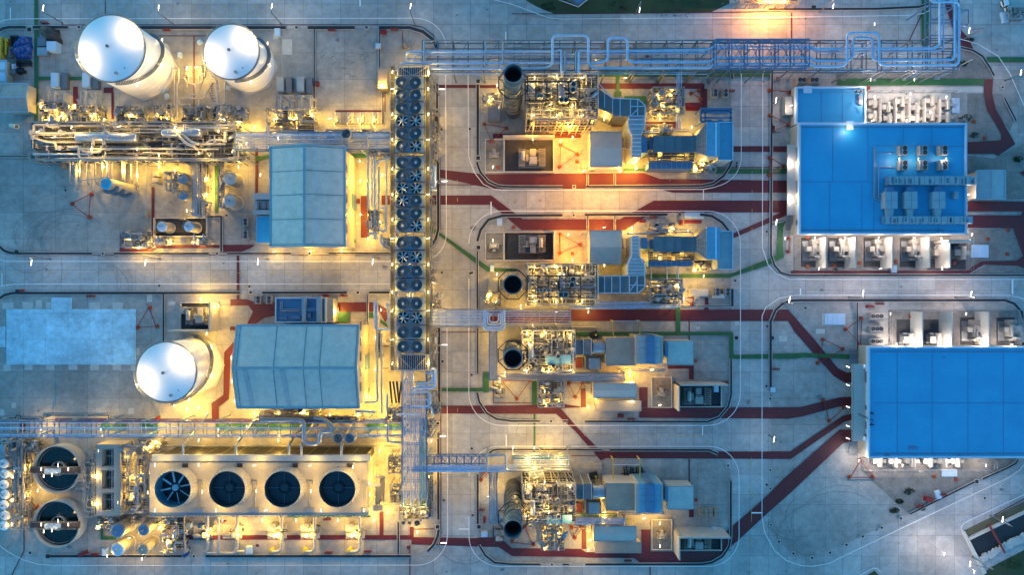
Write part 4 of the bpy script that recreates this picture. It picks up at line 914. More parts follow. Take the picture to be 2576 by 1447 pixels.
for i, y in enumerate(ROWS):
    up = (ROWS[i-1]+y)/2 if i and i not in GAPS else y-16.5
    dn = (ROWS[i+1]+y)/2 if i < 19 and (i+1) not in GAPS else y+16.5
    if i in GAPS: up = y-17.5
    if i+1 in GAPS: dn = y+ (17.5 if i < 12 else 18.5)
    edges.append((up+.5,dn-.5))
for i, y in enumerate(ROWS):
    u = i/19; cx = 1027.5+u*3.5; x0 = 993+u*4.5; x1 = 1066+u*3.5
    c = P(cx,y,ZC); t = T('air_cooler_bay', '{} bay counted down the long row of twin-fan air coolers'.format(ORD[i] if i < 19 else 'last, twentieth'), 'air cooler', (c.x,c.y,0), 'twin-fan air cooler bays in the long row')
    a = P(x0,edges[i][0],ZC); b = P(x1,edges[i][1],ZC)
    for k,(fx) in enumerate((1011+u*3.5, 1044.3+u*3.8)):
        pass
    # deck with two round holes
    d = MB(); cs = [P(1011+u*3.5,y,ZC), P(1044.6+u*3.8,y,ZC)]; R = 14.7*K*sC; mid = (cs[0].x+cs[1].x)/2
    for k in (0,1):
        bx0, bx1 = (a.x, mid) if k == 0 else (mid, b.x); cc = cs[k]; n = 32; vs = []; fs = []
        for j in range(n):
            an = 2*PI*j/n; ca, sa = math.cos(an), math.sin(an); vs.append((cc.x+(R+.02)*ca, cc.y+(R+.02)*sa, ZC))
            tx = ((bx1-cc.x)/ca if ca > 1e-6 else (bx0-cc.x)/ca if ca < -1e-6 else 1e9); ty_ = ((a.y-cc.y)/sa if sa > 1e-6 else (b.y-cc.y)/sa if sa < -1e-6 else 1e9); tt = min(tx,ty_)
            vs.append((cc.x+tt*ca, cc.y+tt*sa, ZC))
        for (px,py) in ((bx0,a.y),(bx1,a.y),(bx1,b.y),(bx0,b.y)): vs.append((px,py,ZC))
        for j in range(n): fs.append((2*j,2*j+1,2*((j+1)%n)+1,2*((j+1)%n)))
        for ci,(px,py) in enumerate(((bx0,a.y),(bx1,a.y),(bx1,b.y),(bx0,b.y))):
            an = math.atan2(py-cc.y,px-cc.x)%(2*PI); j = int(an/(2*PI/n))%n; fs.append((2*j+1, 2*n+ci, 2*((j+1)%n)+1))
        d.add(vs, fs)
    d.box(a.x,a.y-.08,ZC-1.6,b.x,a.y,ZC+.0); d.box(a.x,b.y,ZC-1.6,b.x,b.y+.08,ZC+.0); d.box(a.x,b.y,ZC-1.6,a.x+.08,a.y,ZC+.01); d.box(b.x-.08,b.y,ZC-1.6,b.x,a.y,ZC+.01)
    dk_ = t.part('fan_deck', d, M['cell'])
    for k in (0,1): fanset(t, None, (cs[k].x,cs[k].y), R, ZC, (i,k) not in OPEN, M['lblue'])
    bu = MB(); bu.box(a.x+.3,b.y+.2,ZC-2.6,b.x-.3,a.y-.2,ZC-1.7); t.part('tube_bundle', bu, M['steel'])
    hd = MB(); hd.box(a.x-.55,b.y+.25,ZC-2.5,a.x-.05,a.y-.25,ZC-1.8); hd.box(b.x+.05,b.y+.25,ZC-2.5,b.x+.55,a.y-.25,ZC-1.8); t.part('header_box', hd, M['steel'])
    sp = MB(); sp.box(a.x+.1,a.y-.26,ZC+.3,b.x-.1,a.y-.16,ZC+.4); sp.beam((a.x-1.6,c.y+.3,ZC+.5),(a.x+.5,c.y+.3,ZC+.5),.14); t.part('fan_beam', sp, M['dsteel'])
# the steel frame carrying the row
t = T('cooler_frame','tall steel frame and walkways carrying the long row of fans','steel frame',P(1030,540))
xs0 = P(983,0,ZC).x; xs1 = P(1081,0,ZC).x; ys = [P(0,v,ZC).y for v in (166,192,223,255,287,319,351,388,424,457,489,520,552,589,629,665,700,742,782,818,855,893,932)]
for (xa,xb,nm) in ((983,992.5,'l'),(1071,1081,'r')):
    d = MB(); a = P(xa,166,ZC-1.5); b = P(xb,932,ZC-1.5); d.box(a.x,b.y,ZC-1.55,b.x,a.y,ZC-1.48); t.part('walkway', d, M['grate'])
    for X in (a.x,b.x):
        h = MB()
        for zz in (.5,1.0): h.tube([(X,a.y,ZC-1.5+zz),(X,b.y,ZC-1.5+zz)],.05,5)
        n = 60
        for k in range(n+1): y = a.y+(b.y-a.y)*k/n; h.beam((X,y,ZC-1.5),(X,y,ZC-.5),.07)
        t.part('handrail', h, M['dsteel'])
fr = MB()
for y in ys[::2]:
    for x in (xs0+.4, xs1-.4, P(1010,0,ZC).x, P(1050,0,ZC).x):
        c_ = MB(); c_.beam((x,y,0),(x,y,ZC-2.7),.36); t.part('column', c_, M['steel'])
    fr.beam((xs0,y,ZC-2.75),(xs1,y,ZC-2.75),.35,.4); fr.beam((xs0,y,7),(xs1,y,7),.3,.35)
for x in (xs0+.4,xs1-.4): fr.beam((x,ys[0],ZC-2.7),(x,ys[-1],ZC-2.7),.3,.35); fr.beam((x,ys[0],7.05),(x,ys[-1],7.05),.3,.3)
for k in range(0,len(ys)-2,2):
    for x in (xs0+.4,xs1-.4): fr.beam((x,ys[k],.5),(x,ys[k+2],7),.18); fr.beam((x,ys[k],7),(x,ys[k+2],ZC-3),.18)
t.part('beam', fr, M['steel'])
# pipes beneath, running the row
for i,(x,r_) in enumerate(((990,.28),(1000,.2),(1022,.3),(1040,.22),(1068,.26),(1075,.18))):
    m = MB(); m.tube([P(x,170,9.2),P(x,930,9.2)],r_,8)
    solo('header_pipe', ['leftmost','second','third','fourth','fifth','rightmost'][i]+' long pale pipe running under the fan row', 'pipe', m, M['pipe'], 'pipes under the fan row')
# finned end bays
for (y0,y1,lab) in ((164,190,'open braced steel bay closing the top end of the fan row'),(893,932,'open finned steel bay closing the bottom end of the fan row')):
    a = P(1000,y0,ZC); b = P(1079,y1,ZC); t = T('end_bay', lab, 'steel frame', ((a.x+b.x)/2,(a.y+b.y)/2,0))
    f = MB(); 
    for x in (a.x,b.x): f.beam((x,a.y,ZC),(x,b.y,ZC),.22); 
    for y in (a.y,b.y): f.beam((a.x,y,ZC),(b.x,y,ZC),.22)
    f.beam((a.x,a.y,ZC+.05),((a.x+b.x)/2,b.y,ZC+.05),.15); f.beam((b.x,a.y,ZC+.05),((a.x+b.x)/2,b.y,ZC+.05),.15); t.part('frame', f, M['steel'])
    n = MB()
    for k in range(15):
        x = a.x+.4+(b.x-a.x-.8)*k/14; n.box(x-.09,b.y+.2,ZC-1.2,x+.09,a.y-.2,ZC-.5+random.random()*.3)
    t.part('fin', n, M['pipe']); g_ = MB(); g_.box(a.x,b.y,ZC-2,b.x,a.y,ZC-1.9); t.part('grating', g_, M['grate'])
    for x in (a.x+.2,b.x-.2):
        for y in (a.y-.2,b.y+.2): c_ = MB(); c_.beam((x,y,0),(x,y,ZC-.1),.3); t.part('column', c_, M['steel'])

# ---------------------------------------------------------------- cooling tower
ZT = 11.0; a = P(376,1163,ZT); b = P(924,1291,ZT)
t = T('cooling_tower','long concrete cooling tower with four large round fans along its deck','cooling tower',((a.x+b.x)/2,(a.y+b.y)/2,0))
m = MB(); m.box(a.x+.3,b.y+.3,0,b.x-.3,a.y-.3,ZT-.4); t.part('casing', m, M['wall'])
m = MB(); m.box(a.x,b.y,ZT-.399,b.x,a.y,ZT); t.part('deck', m, M['deck'])
for i,cx in enumerate((434,571,710.5,848)):
    c = xy(cx,1232,14.3); r = 46*K*(H-14.3)/H
    m = MB(); m.lathe(c, [(r+.55,ZT),(r+.25,ZT+.9),(r,ZT+1.9),(r+.05,14.3),(r-.08,14.3),(r-.1,ZT+1.9),(r-.7,ZT-.6)], 64); s_ = t.part('fan_stack', m, M['cwall'])
    m = MB(); m.lathe(c, [(r-.1,14.28),(r-.13,ZT+1.9),(r-.73,ZT-.3)], 64); t.part('liner', m, M['fanm'] if i == 0 else M['fanb'], s_)
    m = MB()
    for k in range(36): an = 2*PI*k/36; m.beam((c[0]+(r+.58)*math.cos(an),c[1]+(r+.58)*math.sin(an),ZT),(c[0]+(r+.1)*math.cos(an),c[1]+(r+.1)*math.sin(an),14.2),.1)
    t.part('stack_rib', m, M['cwall'], s_)
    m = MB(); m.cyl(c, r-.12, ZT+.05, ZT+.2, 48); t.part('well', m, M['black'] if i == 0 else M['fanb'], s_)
    if i == 0:
        m = MB(); m.cyl(c, .9, ZT+.5, ZT+1.9, 32); t.part('hub', m, M['lblue'], s_)
        for k in range(8): m = MB(); blades(m, 1, 1.4, r*.88, ZT+1.5, .4, .42, k*2*PI/8+.2, .12, c); t.part('blade', m, M['fanl'], s_)
    else:
        m = MB(); m.cyl(c, 1.0, ZT+.5, ZT+1.7, 32); t.part('hub', m, M['fanb'], s_)
        m = MB(); m.lathe(c,[(1.55,ZT+1.4),(1.55,ZT+1.6),(1.02,ZT+1.6)],40); t.part('hub_seal', m, M['black'], s_)
        m = MB(); blades(m, 16, 1.5, r*.9, ZT+1.2, .5, 1.9, .1*i, .04, c); t.part('fan_blades', m, M['fanb'], s_)
        m = MB(); 
        for k in range(4): an = k*PI/2; m.beam((c[0]+1.5*math.cos(an),c[1]+1.5*math.sin(an),ZT+1.75),(c[0]+r*.9*math.cos(an),c[1]+r*.9*math.sin(an),ZT+1.75),.09)
        t.part('support_spoke', m, M['dsteel'], s_)
    m = MB(); q = P(cx+33,1170,ZT); m.box(q.x-.7,q.y-.6,ZT,q.x+.7,q.y+.5,ZT+.5); t.part('deck_hatch', m, M['black'])
    # drive shaft and gearbox service
    m = MB(); q = P(cx+68,1215,ZT); 
    for u in (0,.5): m.tube([(q.x+u,q.y,ZT+.3),(q.x+u,q.y-7.5,ZT+.3)],.08,6)
    m.box(q.x-.6,q.y-8,ZT+.01,q.x+1.4,q.y-6.8,ZT+.7); m.box(q.x-.4,q.y-.4,ZT+.01,q.x+.9,q.y+.5,ZT+.6); t.part('drive_pipe', m, M['steel'])
m = MB(); m.dbox(381,1146,930,1161,ZT-1,ZT+.2); t.part('inlet_header', m, M['lblue'])
m = MB(); m.box(a.x-.2,b.y-.9,ZT-.6,b.x+.2,b.y-.05,ZT-.45); t.part('walkway', m, M['bsteel'])
for (y,nm) in ((b.y-.9,0),(a.y-.1,1)):
    m = MB()
    for zz in (.55,1.1): m.tube([(a.x,y,ZT+zz-.1),(b.x,y,ZT+zz-.1)],.045,5)
    for k in range(60): x = a.x+(b.x-a.x)*k/59; m.beam((x,y,ZT-.5),(x,y,ZT+1),.06)
    t.part('handrail', m, M['steel'])
m = MB()
for k in range(7): m.box(a.x+1,b.y-.1,.6+k*1.2,b.x-1,b.y+.25,.75+k*1.2)
t.part('inlet_louvre', m, M['dsteel'])
hn = P(0,1146,ZT+.2).y
m = MB(); m.box(a.x+2.5,a.y+.1,.3,b.x-.3,hn-.35,ZT-1.1); t.part('air_inlet', m, M['black'])
m = MB()
for k in range(15): x = a.x+2.5+(b.x-a.x-3)*k/14; m.beam((x,hn-.3,0),(x,hn-.3,ZT-1),.16)
t.part('inlet_column', m, M['dsteel'])
pp = MB(); pp.tube([P(415,1123,2),P(1000,1123,2)],.22,8); solo('trench_pipe','dark pipe running straight above the cooling tower trench','pipe',pp,M['dsteel'])
for i,(x,e) in enumerate(((459,1),(592,1),(726,1),(757,0),(858,0))):
    m = MB(); q = P(x,1146,ZT+1); q2 = P(x,1122,ZT+1); m.tube([(q.x,q.y,ZT+.6),(q.x,q2.y,ZT+.6),(q.x+.2,q2.y+3.5,2.2),(q.x+3,q2.y+7.5,2.2)],.34,10,.8)
    solo('riser_pipe', ['leftmost','second','third','fourth','rightmost'][i]+' silver elbow pipe feeding the top edge of the cooling tower','pipe',m,M['pipe'],'riser pipes of the cooling tower')
# stair tower at the right end
ts = T('stair_tower','switchback stair and landings at the right end of the cooling tower','stairs',P(945,1240))
for (x0,y0,x1,y1,z) in ((923,1216,957,1226,ZT),(944,1198,968,1205,8.2),(939,1272,963,1286,5.6)):
    m = MB(); m.dbox(x0,y0,x1,y1,z-.12,z); ts.part('landing', m, M['deck'])
for (x,ya,yb,za,zb) in ((951,1226,1272,ZT,5.6),(962,1205,1265,8.2,5.6)):
    m = MB(); n = 22
    for k in range(n):
        u = k/n; z = za+(zb-za)*u; q = P(x,ya+(yb-ya)*u,z); m.box(q.x-.55,q.y-.12,z-.04,q.x+.55,q.y+.12,z)
    for sx in (-.6,.6): q = P(x,ya,za); q2 = P(x,yb,zb); m.beam((q.x+sx,q.y,za),(q2.x+sx,q2.y,zb),.1,.3); m.beam((q.x+sx,q.y,za+1),(q2.x+sx,q2.y,zb+1),.06)
    ts.part('flight', m, M['dsteel'])
for (x,y) in ((941,1274),(962,1274),(941,1285),(962,1285)): m = MB(); q = P(x,y,5.6); m.beam((q.x,q.y,0),(q.x,q.y,5.6),.16); ts.part('post', m, M['steel'])
# ================================================================ TRANSFORMERS AND PENS
def fins(m, x0, x1, y0, y1, n, z0, z1, along='y'):
    for k in range(n):
        u = (k+.5)/n
        if along == 'y': y = y0+(y1-y0)*u; m.box(x0,y-.07,z0,x1,y+.07,z1)
        else: x = x0+(x1-x0)*u; m.box(x-.07,y0,z0,x+.07,y1,z1)
def rad(t, x0, x1, y0, y1, n, z0, z1, along='y'):
    m = MB(); fins(m, x0,x1,y0,y1,n,z0,z1,along)
    if along == 'y': m.box(x0,y0,z1-.25,x0+.1,y1,z1-.02); m.box(x1-.1,y0,z1-.25,x1,y1,z1-.02)
    else: m.box(x0,y0,z1-.25,x1,y0+.1,z1-.02); m.box(x0,y1-.1,z1-.25,x1,y1,z1-.02)
    return t.part('radiator', m, M['cream'], local=True)
def bush(t, c, z, h=1.1):
    m = MB(); prof = [(.16,z)]
    for k in range(6): prof += [(.2,z+h*(k+.3)/6),(.11,z+h*(k+.9)/6)]
    m.lathe(c, prof+[(.01,z+h)], 12); t.part('bushing', m, M['pipe'], local=True)
def big_tx(x,y,label,flip=1):
    t = T('power_transformer', label, 'transformer', P(x,y), 'large power transformers in walled pens'); f = flip
    m = MB(); m.box(-3.9,-2.7,.05,3.9,2.7,.3); t.part('plinth', m, M['dsteel'], local=True)
    m = MB(); m.box(-.7,-1.9*f if f>0 else .1,.3,1.5,.1 if f>0 else 1.9*1,3.5); m.box(-.4,.0,.3,1.2,2.5*f,2.7); t.part('main_tank', m, M['cream'], local=True)
    m = MB(); m.box(-1.7,-.9,.3,-.9,.9,2.4); t.part('control_cubicle', m, M['beige'], local=True)
    rad(t,-3.7,-1.9,-2.4,2.6,9,.5,3.0); rad(t,2.1,3.9,-2.4,2.6,9,.5,3.0)
    m = MB(); xx = -2.6 if f > 0 else 2.6; m.drum((xx,-.9,3.7),(xx,1.5,3.7),.55); t.part('conservator', m, M['wpipe'], local=True)
    for k in range(3): bush(t,(1.0-.7*k,.4*f),2.7)
    m = MB(); m.tube([(1.2,-1,3.3),(2.0,-1,3.4),(2.8,-1,3.2)],.09,6); m.tube([(-.5,-.8,3.3),(-2.6,-.8,3.3)],.09,6); m.tube([(-2.9,-2.5,.5),(3.4,-2.6,.5)],.08,6); t.part('oil_pipe', m, M['steel'], local=True)
def pen(x0,y0,x1,y1,label,h=.9,thick=.22,highs=(),floor='dgravel_shade'):
    p = P(x0,y0); q = P(x1,y1); t = T('transformer_pen', label, 'walled pen', ((p.x+q.x)/2,(p.y+q.y)/2,0))
    f = MB(); f.box(p.x,q.y,.02,q.x,p.y,.12); t.part('gravel_floor', f, M[floor])
    w = MB(); a,b,c,d = p.x,q.y,q.x,p.y; w.box(a-thick,b-thick,0,a,d+thick,h); w.box(c,b-thick,0,c+thick,d+thick,h); w.box(a,b-thick,0,c,b,h); w.box(a,d,0,c,d+thick,h); t.part('low_wall', w, M['curb'])
    for (e,hh,ex) in highs:
        m = MB()
        if e == 'W': m.box(a-.5,b-ex,0,a+.02-.5+.35,d+ex,hh)
        if e == 'E': m.box(c+.05,b-ex,0,c+.45,d+ex,hh)
        if e == 'N': m.box(a-.5,d+.05,0,c+ex,d+.4,hh)
        if e == 'S': m.box(a-ex,b-.4,0,c+.4,b-.05,hh)
        t.part('fire_wall', m, M['cwall'])
    return t
def small_tx(x,y,label,f=1):
    t = T('auxiliary_transformer', label, 'transformer', P(x,y), 'small transformers beside the large ones')
    m = MB(); m.box(-1.3,-1.0,.02,1.3,1.2,.2); t.part('plinth', m, M['dsteel'], local=True)
    m = MB(); n = 12; vs = [(-.9+1.8*k/n, -.2*f+.35*f*math.sin(PI*k/n)) for k in range(n+1)]; m.box(-.9,-.7,.2,.9,.5,1.9); m.box(-.45,.5*f,.2,.45,1.6*f,1.7); t.part('main_tank', m, M['cream'], local=True)
    rad(t,-1.45,-.95,-.8,.8,5,.3,1.7); rad(t,.95,1.45,-.8,.8,5,.3,1.7)
    for k in range(3): bush(t,(-.5+.5*k,-.3),1.9,.6)
for (sx0,sy0,sx1,sy1,bx0,by0,bx1,by1,nm,hi) in (
  (1222,352,1266,432,1270,352,1391,432,'uppermost',(('N',5,.2),)),(1222,586,1266,654,1270,586,1391,654,'second',(('E',3.2,.2),('S',3,.2))),
  (1640,950,1688,1024,1698,964,1812,1022,'third',(('N',6.5,.4),('W',6.5,.4))),(1640,1308,1688,1382,1698,1330,1812,1382,'bottom',(('N',8.5,.4),('W',7,.6)))):
    pen(bx0,by0,bx1,by1,nm+' of four dark gravel pens around large transformers in the middle block',highs=hi)
    pen(sx0,sy0,sx1,sy1,'smaller walled gravel pen left of the '+nm+' large transformer pen',h=.6,floor='gravel')
big_tx(1337,400,'large transformer in the uppermost dark gravel pen'); big_tx(1337,615,'large transformer in the second dark gravel pen',-1)
big_tx(1748,995,'large transformer in the third dark gravel pen'); big_tx(1748,1356,'large transformer in the bottom dark gravel pen')
small_tx(1243,391,'small transformer left of the uppermost large transformer'); small_tx(1243,620,'small transformer left of the second large transformer',-1)
small_tx(1662,988,'small transformer left of the third large transformer',1); small_tx(1662,1345,'small transformer left of the bottom large transformer',1)
pen(458,763,549,828,'walled gravel pen standing alone above the lone white tank',highs=(('E',6.5,.4),('S',6.5,1.2)))
big_tx(511,795,'large transformer in the pen above the lone white tank')
for (x,y) in ((458,778),): m = MB(); m.dbox(452,772,462,790,0,2.0); m.dbox(463,773,474,791,0,1.6); solo('relay_cabinet','pale cabinet against the left wall of the lone transformer pen','cabinet',m,M['cream'])
for i,(x0,y0,x1,y1) in enumerate(((1796,970,1808,987),(1794,1331,1805,1348))):
    m = MB(); m.dbox(x0,y0,x1,y1,.12,1.8); m.dbox(x0+1,y0+1,x1-1,y1-1,1.8,1.95); solo('control_cabinet','grey cabinet in the right corner of the '+['third','bottom'][i]+' transformer pen','cabinet',m,M['bluew'])

def yard_tx(x,y,label,rot=0,s=1.0,grp='finned transformers in the walled yards'):
    t = T('yard_transformer', label, 'transformer', P(x,y), grp)
    m = MB(); m.box(-2.6,-2.9,.03,2.4,2.9,.2); t.part('plinth', m, M['dsteel'], local=True)
    m = MB(); m.box(-.6,-1.6,.2,.5,1.9,2.9); t.part('main_tank', m, M['cream'], local=True)
    m = MB(); m.box(-2.2,-.2,.2,-.8,1.2,2.4); t.part('cable_box', m, M['cream'], local=True)
    m = MB(); m.box(.7,-.3,.2,2.7,1.6,2.6); t.part('switch_box', m, M['cream'], local=True)
    m = MB(); fins(m,-.9,1.2,2.0,3.3,6,.4,2.7,'x'); m.box(-1,2.0,2.55,1.3,2.12,2.72); m.box(-1,3.2,2.55,1.3,3.32,2.72); t.part('radiator', m, M['cream'], local=True)
    m = MB(); m.drum((-.3,-1.7,3.3),(1.9,-1.9,3.3),.32); t.part('conservator', m, M['wpipe'], local=True)
    m = MB(); fins(m,-.6,1.3,-2.7,-2.1,5,.3,2.2,'x'); m.box(-.7,-2.75,2.1,1.4,-2.68,2.25); t.part('cooling_fin', m, M['cream'], local=True)
    m = MB(); m.tube([(-2.5,2,.4),(-2.5,-2.2,.4),(-.6,-2.2,.4)],.06,5); m.tube([(-.1,1.2,2.9),(-.1,-1.6,3.2),(.4,-1.8,3.2)],.12,6); m.tube([(.3,-1.2,2.9),(-.9,-1.2,2.9),(-.9,-.2,2.2)],.08,6); t.part('oil_pipe', m, M['steel'], local=True)
    for k in range(3): bush(t,(-.15+.1*k,-.9+.6*k),2.9,.5)
    t.o.rotation_euler[2] = rot; t.o.scale = (s,s,s)
for i,x in enumerate((2040,2108,2197,2288)): yard_tx(x,632,['leftmost','second','third','fourth'][i]+' finned transformer in the yard below the upper blue building')
for i,x in enumerate((2440,2531)): yard_tx(x,833,['left','right'][i]+' finned transformer in the yard above the lower blue building')
def drum_tx(x,y,label,s=1.0,rot=0,grp='round-topped reactors in the walled yards'):
    t = T('reactor', label, 'transformer', P(x,y), grp)
    m = MB(); m.box(-2.2,-1.6,.03,2,1.6,.2); t.part('plinth', m, M['dsteel'], local=True)
    m = MB(); m.box(-1.9,-.8,.2,-.3,1.0,2.0); t.part('cable_box', m, M['cream'], local=True)
    m = MB(); n = 14; pr = []
    for k in range(n+1): a = PI*k/n; pr.append((-.3+.0+1.7*(.5-.5*math.cos(a)), 1.6+.9*math.sin(a)))
    vs = []; 
    for y_ in (-1.9,1.9): vs += [(px,y_,pz) for px,pz in pr]+[(1.4,y_,.2),(-.3,y_,.2)]
    k = n+3; m.add(vs, [tuple(range(k)), tuple(range(k,2*k))[::-1]]+[(i,i+k,(i+1)%k+k,(i+1)%k) for i in range(k)], False); t.part('round_tank', m, M['cream'], local=True)
    m = MB(); m.box(1.41,-.6,.2,2.7,.6,1.8); t.part('duct_box', m, M['cream'], local=True)
    m = MB(); m.box(-1.7,1.2,.2,-.4,1.9,1.3); 
    for q in range(3): m.cyl((-1.5+.5*q,-1.3),.14,.2,1.5,8)
    t.part('cooling_fin', m, M['dsteel'], local=True); t.o.scale = (s,s,s); t.o.rotation_euler[2] = rot
drum_tx(2357,637,'left of two round-topped reactors at the right end of the lower transformer yard'); drum_tx(2408,637,'rightmost round-topped reactor at the right end of the lower transformer yard')
drum_tx(2280,854,'left of two round-topped reactors in the yard above the lower blue building'); drum_tx(2347,854,'right of two round-topped reactors in the yard above the lower blue building')
G6 = 'white curved reactors in the yard beside the low blue wing'
for i,(x,y) in enumerate(((2192,262),(2224,273),(2260,259),(2297,274),(2334,257),(2373,266),(2192,295),(2228,301),(2260,295),(2296,301),(2335,294),(2373,298))):
    drum_tx(x,y,('upper' if i < 6 else 'lower')+' row, '+['leftmost','second','third','fourth','fifth','rightmost'][i%6]+' white reactor in the yard beside the low blue wing',.78,grp=G6)
for i,x in enumerate((2203,2241,2286,2329,2364,2397)):
    drum_tx(x,1158,['leftmost','second','third','fourth','fifth','rightmost'][i]+' white reactor tucked under the lower edge of the lower blue building',.85,grp='white reactors below the lower blue building')
for i,x in enumerate((2206,2243,2278,2316,2354)):
    m = MB(); a = P(x,232); b = P(x,311); m.box(a.x-.12,b.y,0,a.x+.12,a.y-2.2,2.4); solo('low_divider', ['leftmost','second','third','fourth','rightmost'][i]+' low concrete divider between white reactors beside the low blue wing','wall',m,M['cwall'],'low dividers between reactors')
for i,(x,y0,y1,h) in enumerate(((2080,596,674,6.5),(2154.5,596,674,6.5),(2247.5,596,674,6.5),(2341,596,674,6.8),(2392,610,674,6.8))):
    m = MB(); a = P(x,y0,h); b = P(x,y1,h); m.box(a.x-.32,b.y,0,a.x,a.y,h); solo('fire_wall', ['leftmost','second','third','fourth','rightmost'][i]+' tall pale fire wall in the yard below the upper blue building','wall',m,M['cwall'],'fire walls of the lower yard')
for i,x in enumerate((2323,2397,2490)):
    h=6; m = MB(); a = P(x,785,h); b = P(x,871,h); m.box(a.x-.32,b.y,0,a.x,a.y,h); solo('fire_wall', ['leftmost','middle','rightmost'][i]+' tall pale fire wall in the yard above the lower blue building','wall',m,M['cwall'],'fire walls of the upper yard')
m = MB(); m.dbox(2386,604,2450,609,0,6.8); solo('cross_wall','pale cross wall at the upper right of the lower transformer yard','wall',m,M['cwall'])
def fence(pts, label, h=2.2, st=3.0, mesh=True):
    t = T('fence', label, 'fence', P(*pts[0])); m = MB(); r = MB()
    for i in range(len(pts)-1):
        a = P(*pts[i]); b = P(*pts[i+1]); n = max(1,int((b-a).length/st))
        for k in range(n+1): p = a.lerp(b,k/n); m.beam(p,p+Vector((0,0,h)),.08)
        for z in (.1,h*.5,h): r.tube([a+Vector((0,0,z)),b+Vector((0,0,z))],.04,5)
        for k in range(n): p = a.lerp(b,k/n); q = a.lerp(b,(k+1)/n); (r.beam(p,q+Vector((0,0,h)),.05) if k%3 == 0 else None)
    t.part('post', m, M['steel']); t.part('rail', r, M['steel'])
fence([(1997,592),(1997,681),(2437,679),(2437,600)],'pale wire fence round the lower transformer yard')
fence([(2234,872),(2236,782),(2560,780),(2562,850)],'pale wire fence round the upper transformer yard')
fence([(2166,1150),(2166,1181),(2495,1181),(2497,1158)],'pale wire fence round the lit lower yard')
fence([(2184,232),(2397,232),(2399,300)],'thin wire fence round the white reactors beside the low blue wing')
fence([(1300,36),(1395,47.5),(1556,46)],'low dark railing along the grass verge at the top',1.0,4)

# ================================================================ PROCESS STRUCTURES
def pipe(pts, r, z, label, mt='pipe', grp=None, bend=.9, name='pipe', n=10, supports=False):
    m = MB(); m.tube([P(p[0],p[1],p[2] if len(p) > 2 else z) for p in pts], r, n, bend)
    # cladding joints
    for i in range(len(pts)-1):
        a = P(pts[i][0],pts[i][1],pts[i][2] if len(pts[i])>2 else z); b = P(pts[i+1][0],pts[i+1][1],pts[i+1][2] if len(pts[i+1])>2 else z)
        L = (b-a).length; k = int(L/2.4)
        if r > .17:
            for q in range(1,k): c = a.lerp(b,q/k); d = (b-a).normalized()*.06; m.tube([c-d,c+d], r*1.07, n)
    return solo(name, label, 'pipe', m, M[mt], grp)
def clutter(t, x0, y0, x1, y1, z0, z1, n, seed, fat=.12, vert=.25, white=.5):
    """a knot of small pipework inside a rectangle (map units), each run a part"""
    R = random.Random(seed); zm = z1
    a = P(x0,y0,zm); b = P(x1,y1,zm); X0,X1 = a.x,b.x; Y0,Y1 = b.y,a.y
    n = min(97, int(n*1.45))
    for k in range(n):
        r = fat*R.choice([.4,.5,.6,.8,1,1.6]); z = R.uniform(z0,z1); x = R.uniform(X0,X1); y = R.uniform(Y0,Y1); pts = [Vector((x,y,z))]
        if R.random() < vert:
            pts = [Vector((x,y,z0-R.uniform(0,2))),Vector((x,y,z))]
        hor = R.random() < .5
        for q in range(R.choice([1,2,2,3,4])):
            L = R.uniform(.12,.55)*((X1-X0) if hor else (Y1-Y0))*R.choice([-1,1]); p = pts[-1].copy()
            if hor: p.x = min(X1,max(X0,p.x+L))
            else: p.y = min(Y1,max(Y0,p.y+L))
            if (p-pts[-1]).length > .4: pts.append(p)
            hor = not hor
        if R.random() < .4: p = pts[-1].copy(); p.z = max(.2, z-R.uniform(1,4)); pts.append(p)
        if len(pts) < 2: continue
        m = MB(); m.tube(pts, r, 6 if r < .1 else 8, r*2.5)
        for q in range(R.choice([0,0,1,2])):
            i = R.randrange(len(pts)-1); c = pts[i].lerp(pts[i+1],R.uniform(.2,.8)); d = (pts[i+1]-pts[i]).normalized()*r*1.2; m.tube([c-d,c+d], r*1.9, 8)
            if R.random() < .6: m.beam(c,c+Vector((0,0,r*5)),r*.6); m.cyl((c.x,c.y),r*2.2,c.z+r*5,c.z+r*5+.05,10)
        t.part('pipe', m, M[R.choice(['wpipe','wpipe','pipe','steel','dsteel']) if R.random() < white else R.choice(['pipe','dsteel','wpipe','dsteel','black'])])
def gear(t, x0,y0,x1,y1,z,n,seed,big=1.0):
    """valves, boxes, domed pots standing on a deck"""
    R = random.Random(seed)
    for k in range(n):
        c = P(R.uniform(x0,x1),R.uniform(y0,y1),z); q = R.random(); m = MB()
        if q < .35:
            s = R.uniform(.3,.8)*big; m.cbox((c.x,c.y),s*R.uniform(.8,1.6),s,z,z+R.uniform(.5,1.5),0); m.cbox((c.x,c.y),s*.5,s*.5,z+.4,z+1.6,0); t.part('junction_box', m, M['cream'])
        elif q < .65:
            r = R.uniform(.25,.6)*big; m.dome((c.x,c.y),r,z,z+R.uniform(.6,1.6),r*.5,16); m.cyl((c.x,c.y),r*.3,z+1,z+1.9+r*.5,8); t.part('dosing_pot', m, M['wpipe'])
        elif q < .85:
            r = R.uniform(.14,.3)*big; a = R.uniform(0,3); m.drum((c.x,c.y,z+.6),(c.x+1.6*math.cos(a),c.y+1.6*math.sin(a),z+.6),r*1.4,12); m.cbox((c.x,c.y),.5,.4,z,z+.6,a); t.part('motor', m, M['pipe'])
        else:
            m.cyl((c.x,c.y),.08,z,z+1.2,6); m.lathe((c.x,c.y),[(.34,z+1.1),(.38,z+1.13),(.34,z+1.16),(.30,z+1.13),(.34,z+1.1)],16); m.beam((c.x-.34,c.y,z+1.13),(c.x+.34,c.y,z+1.13),.04); t.part('handwheel_valve', m, M['rpipe' if R.random() < .2 else 'steel'])
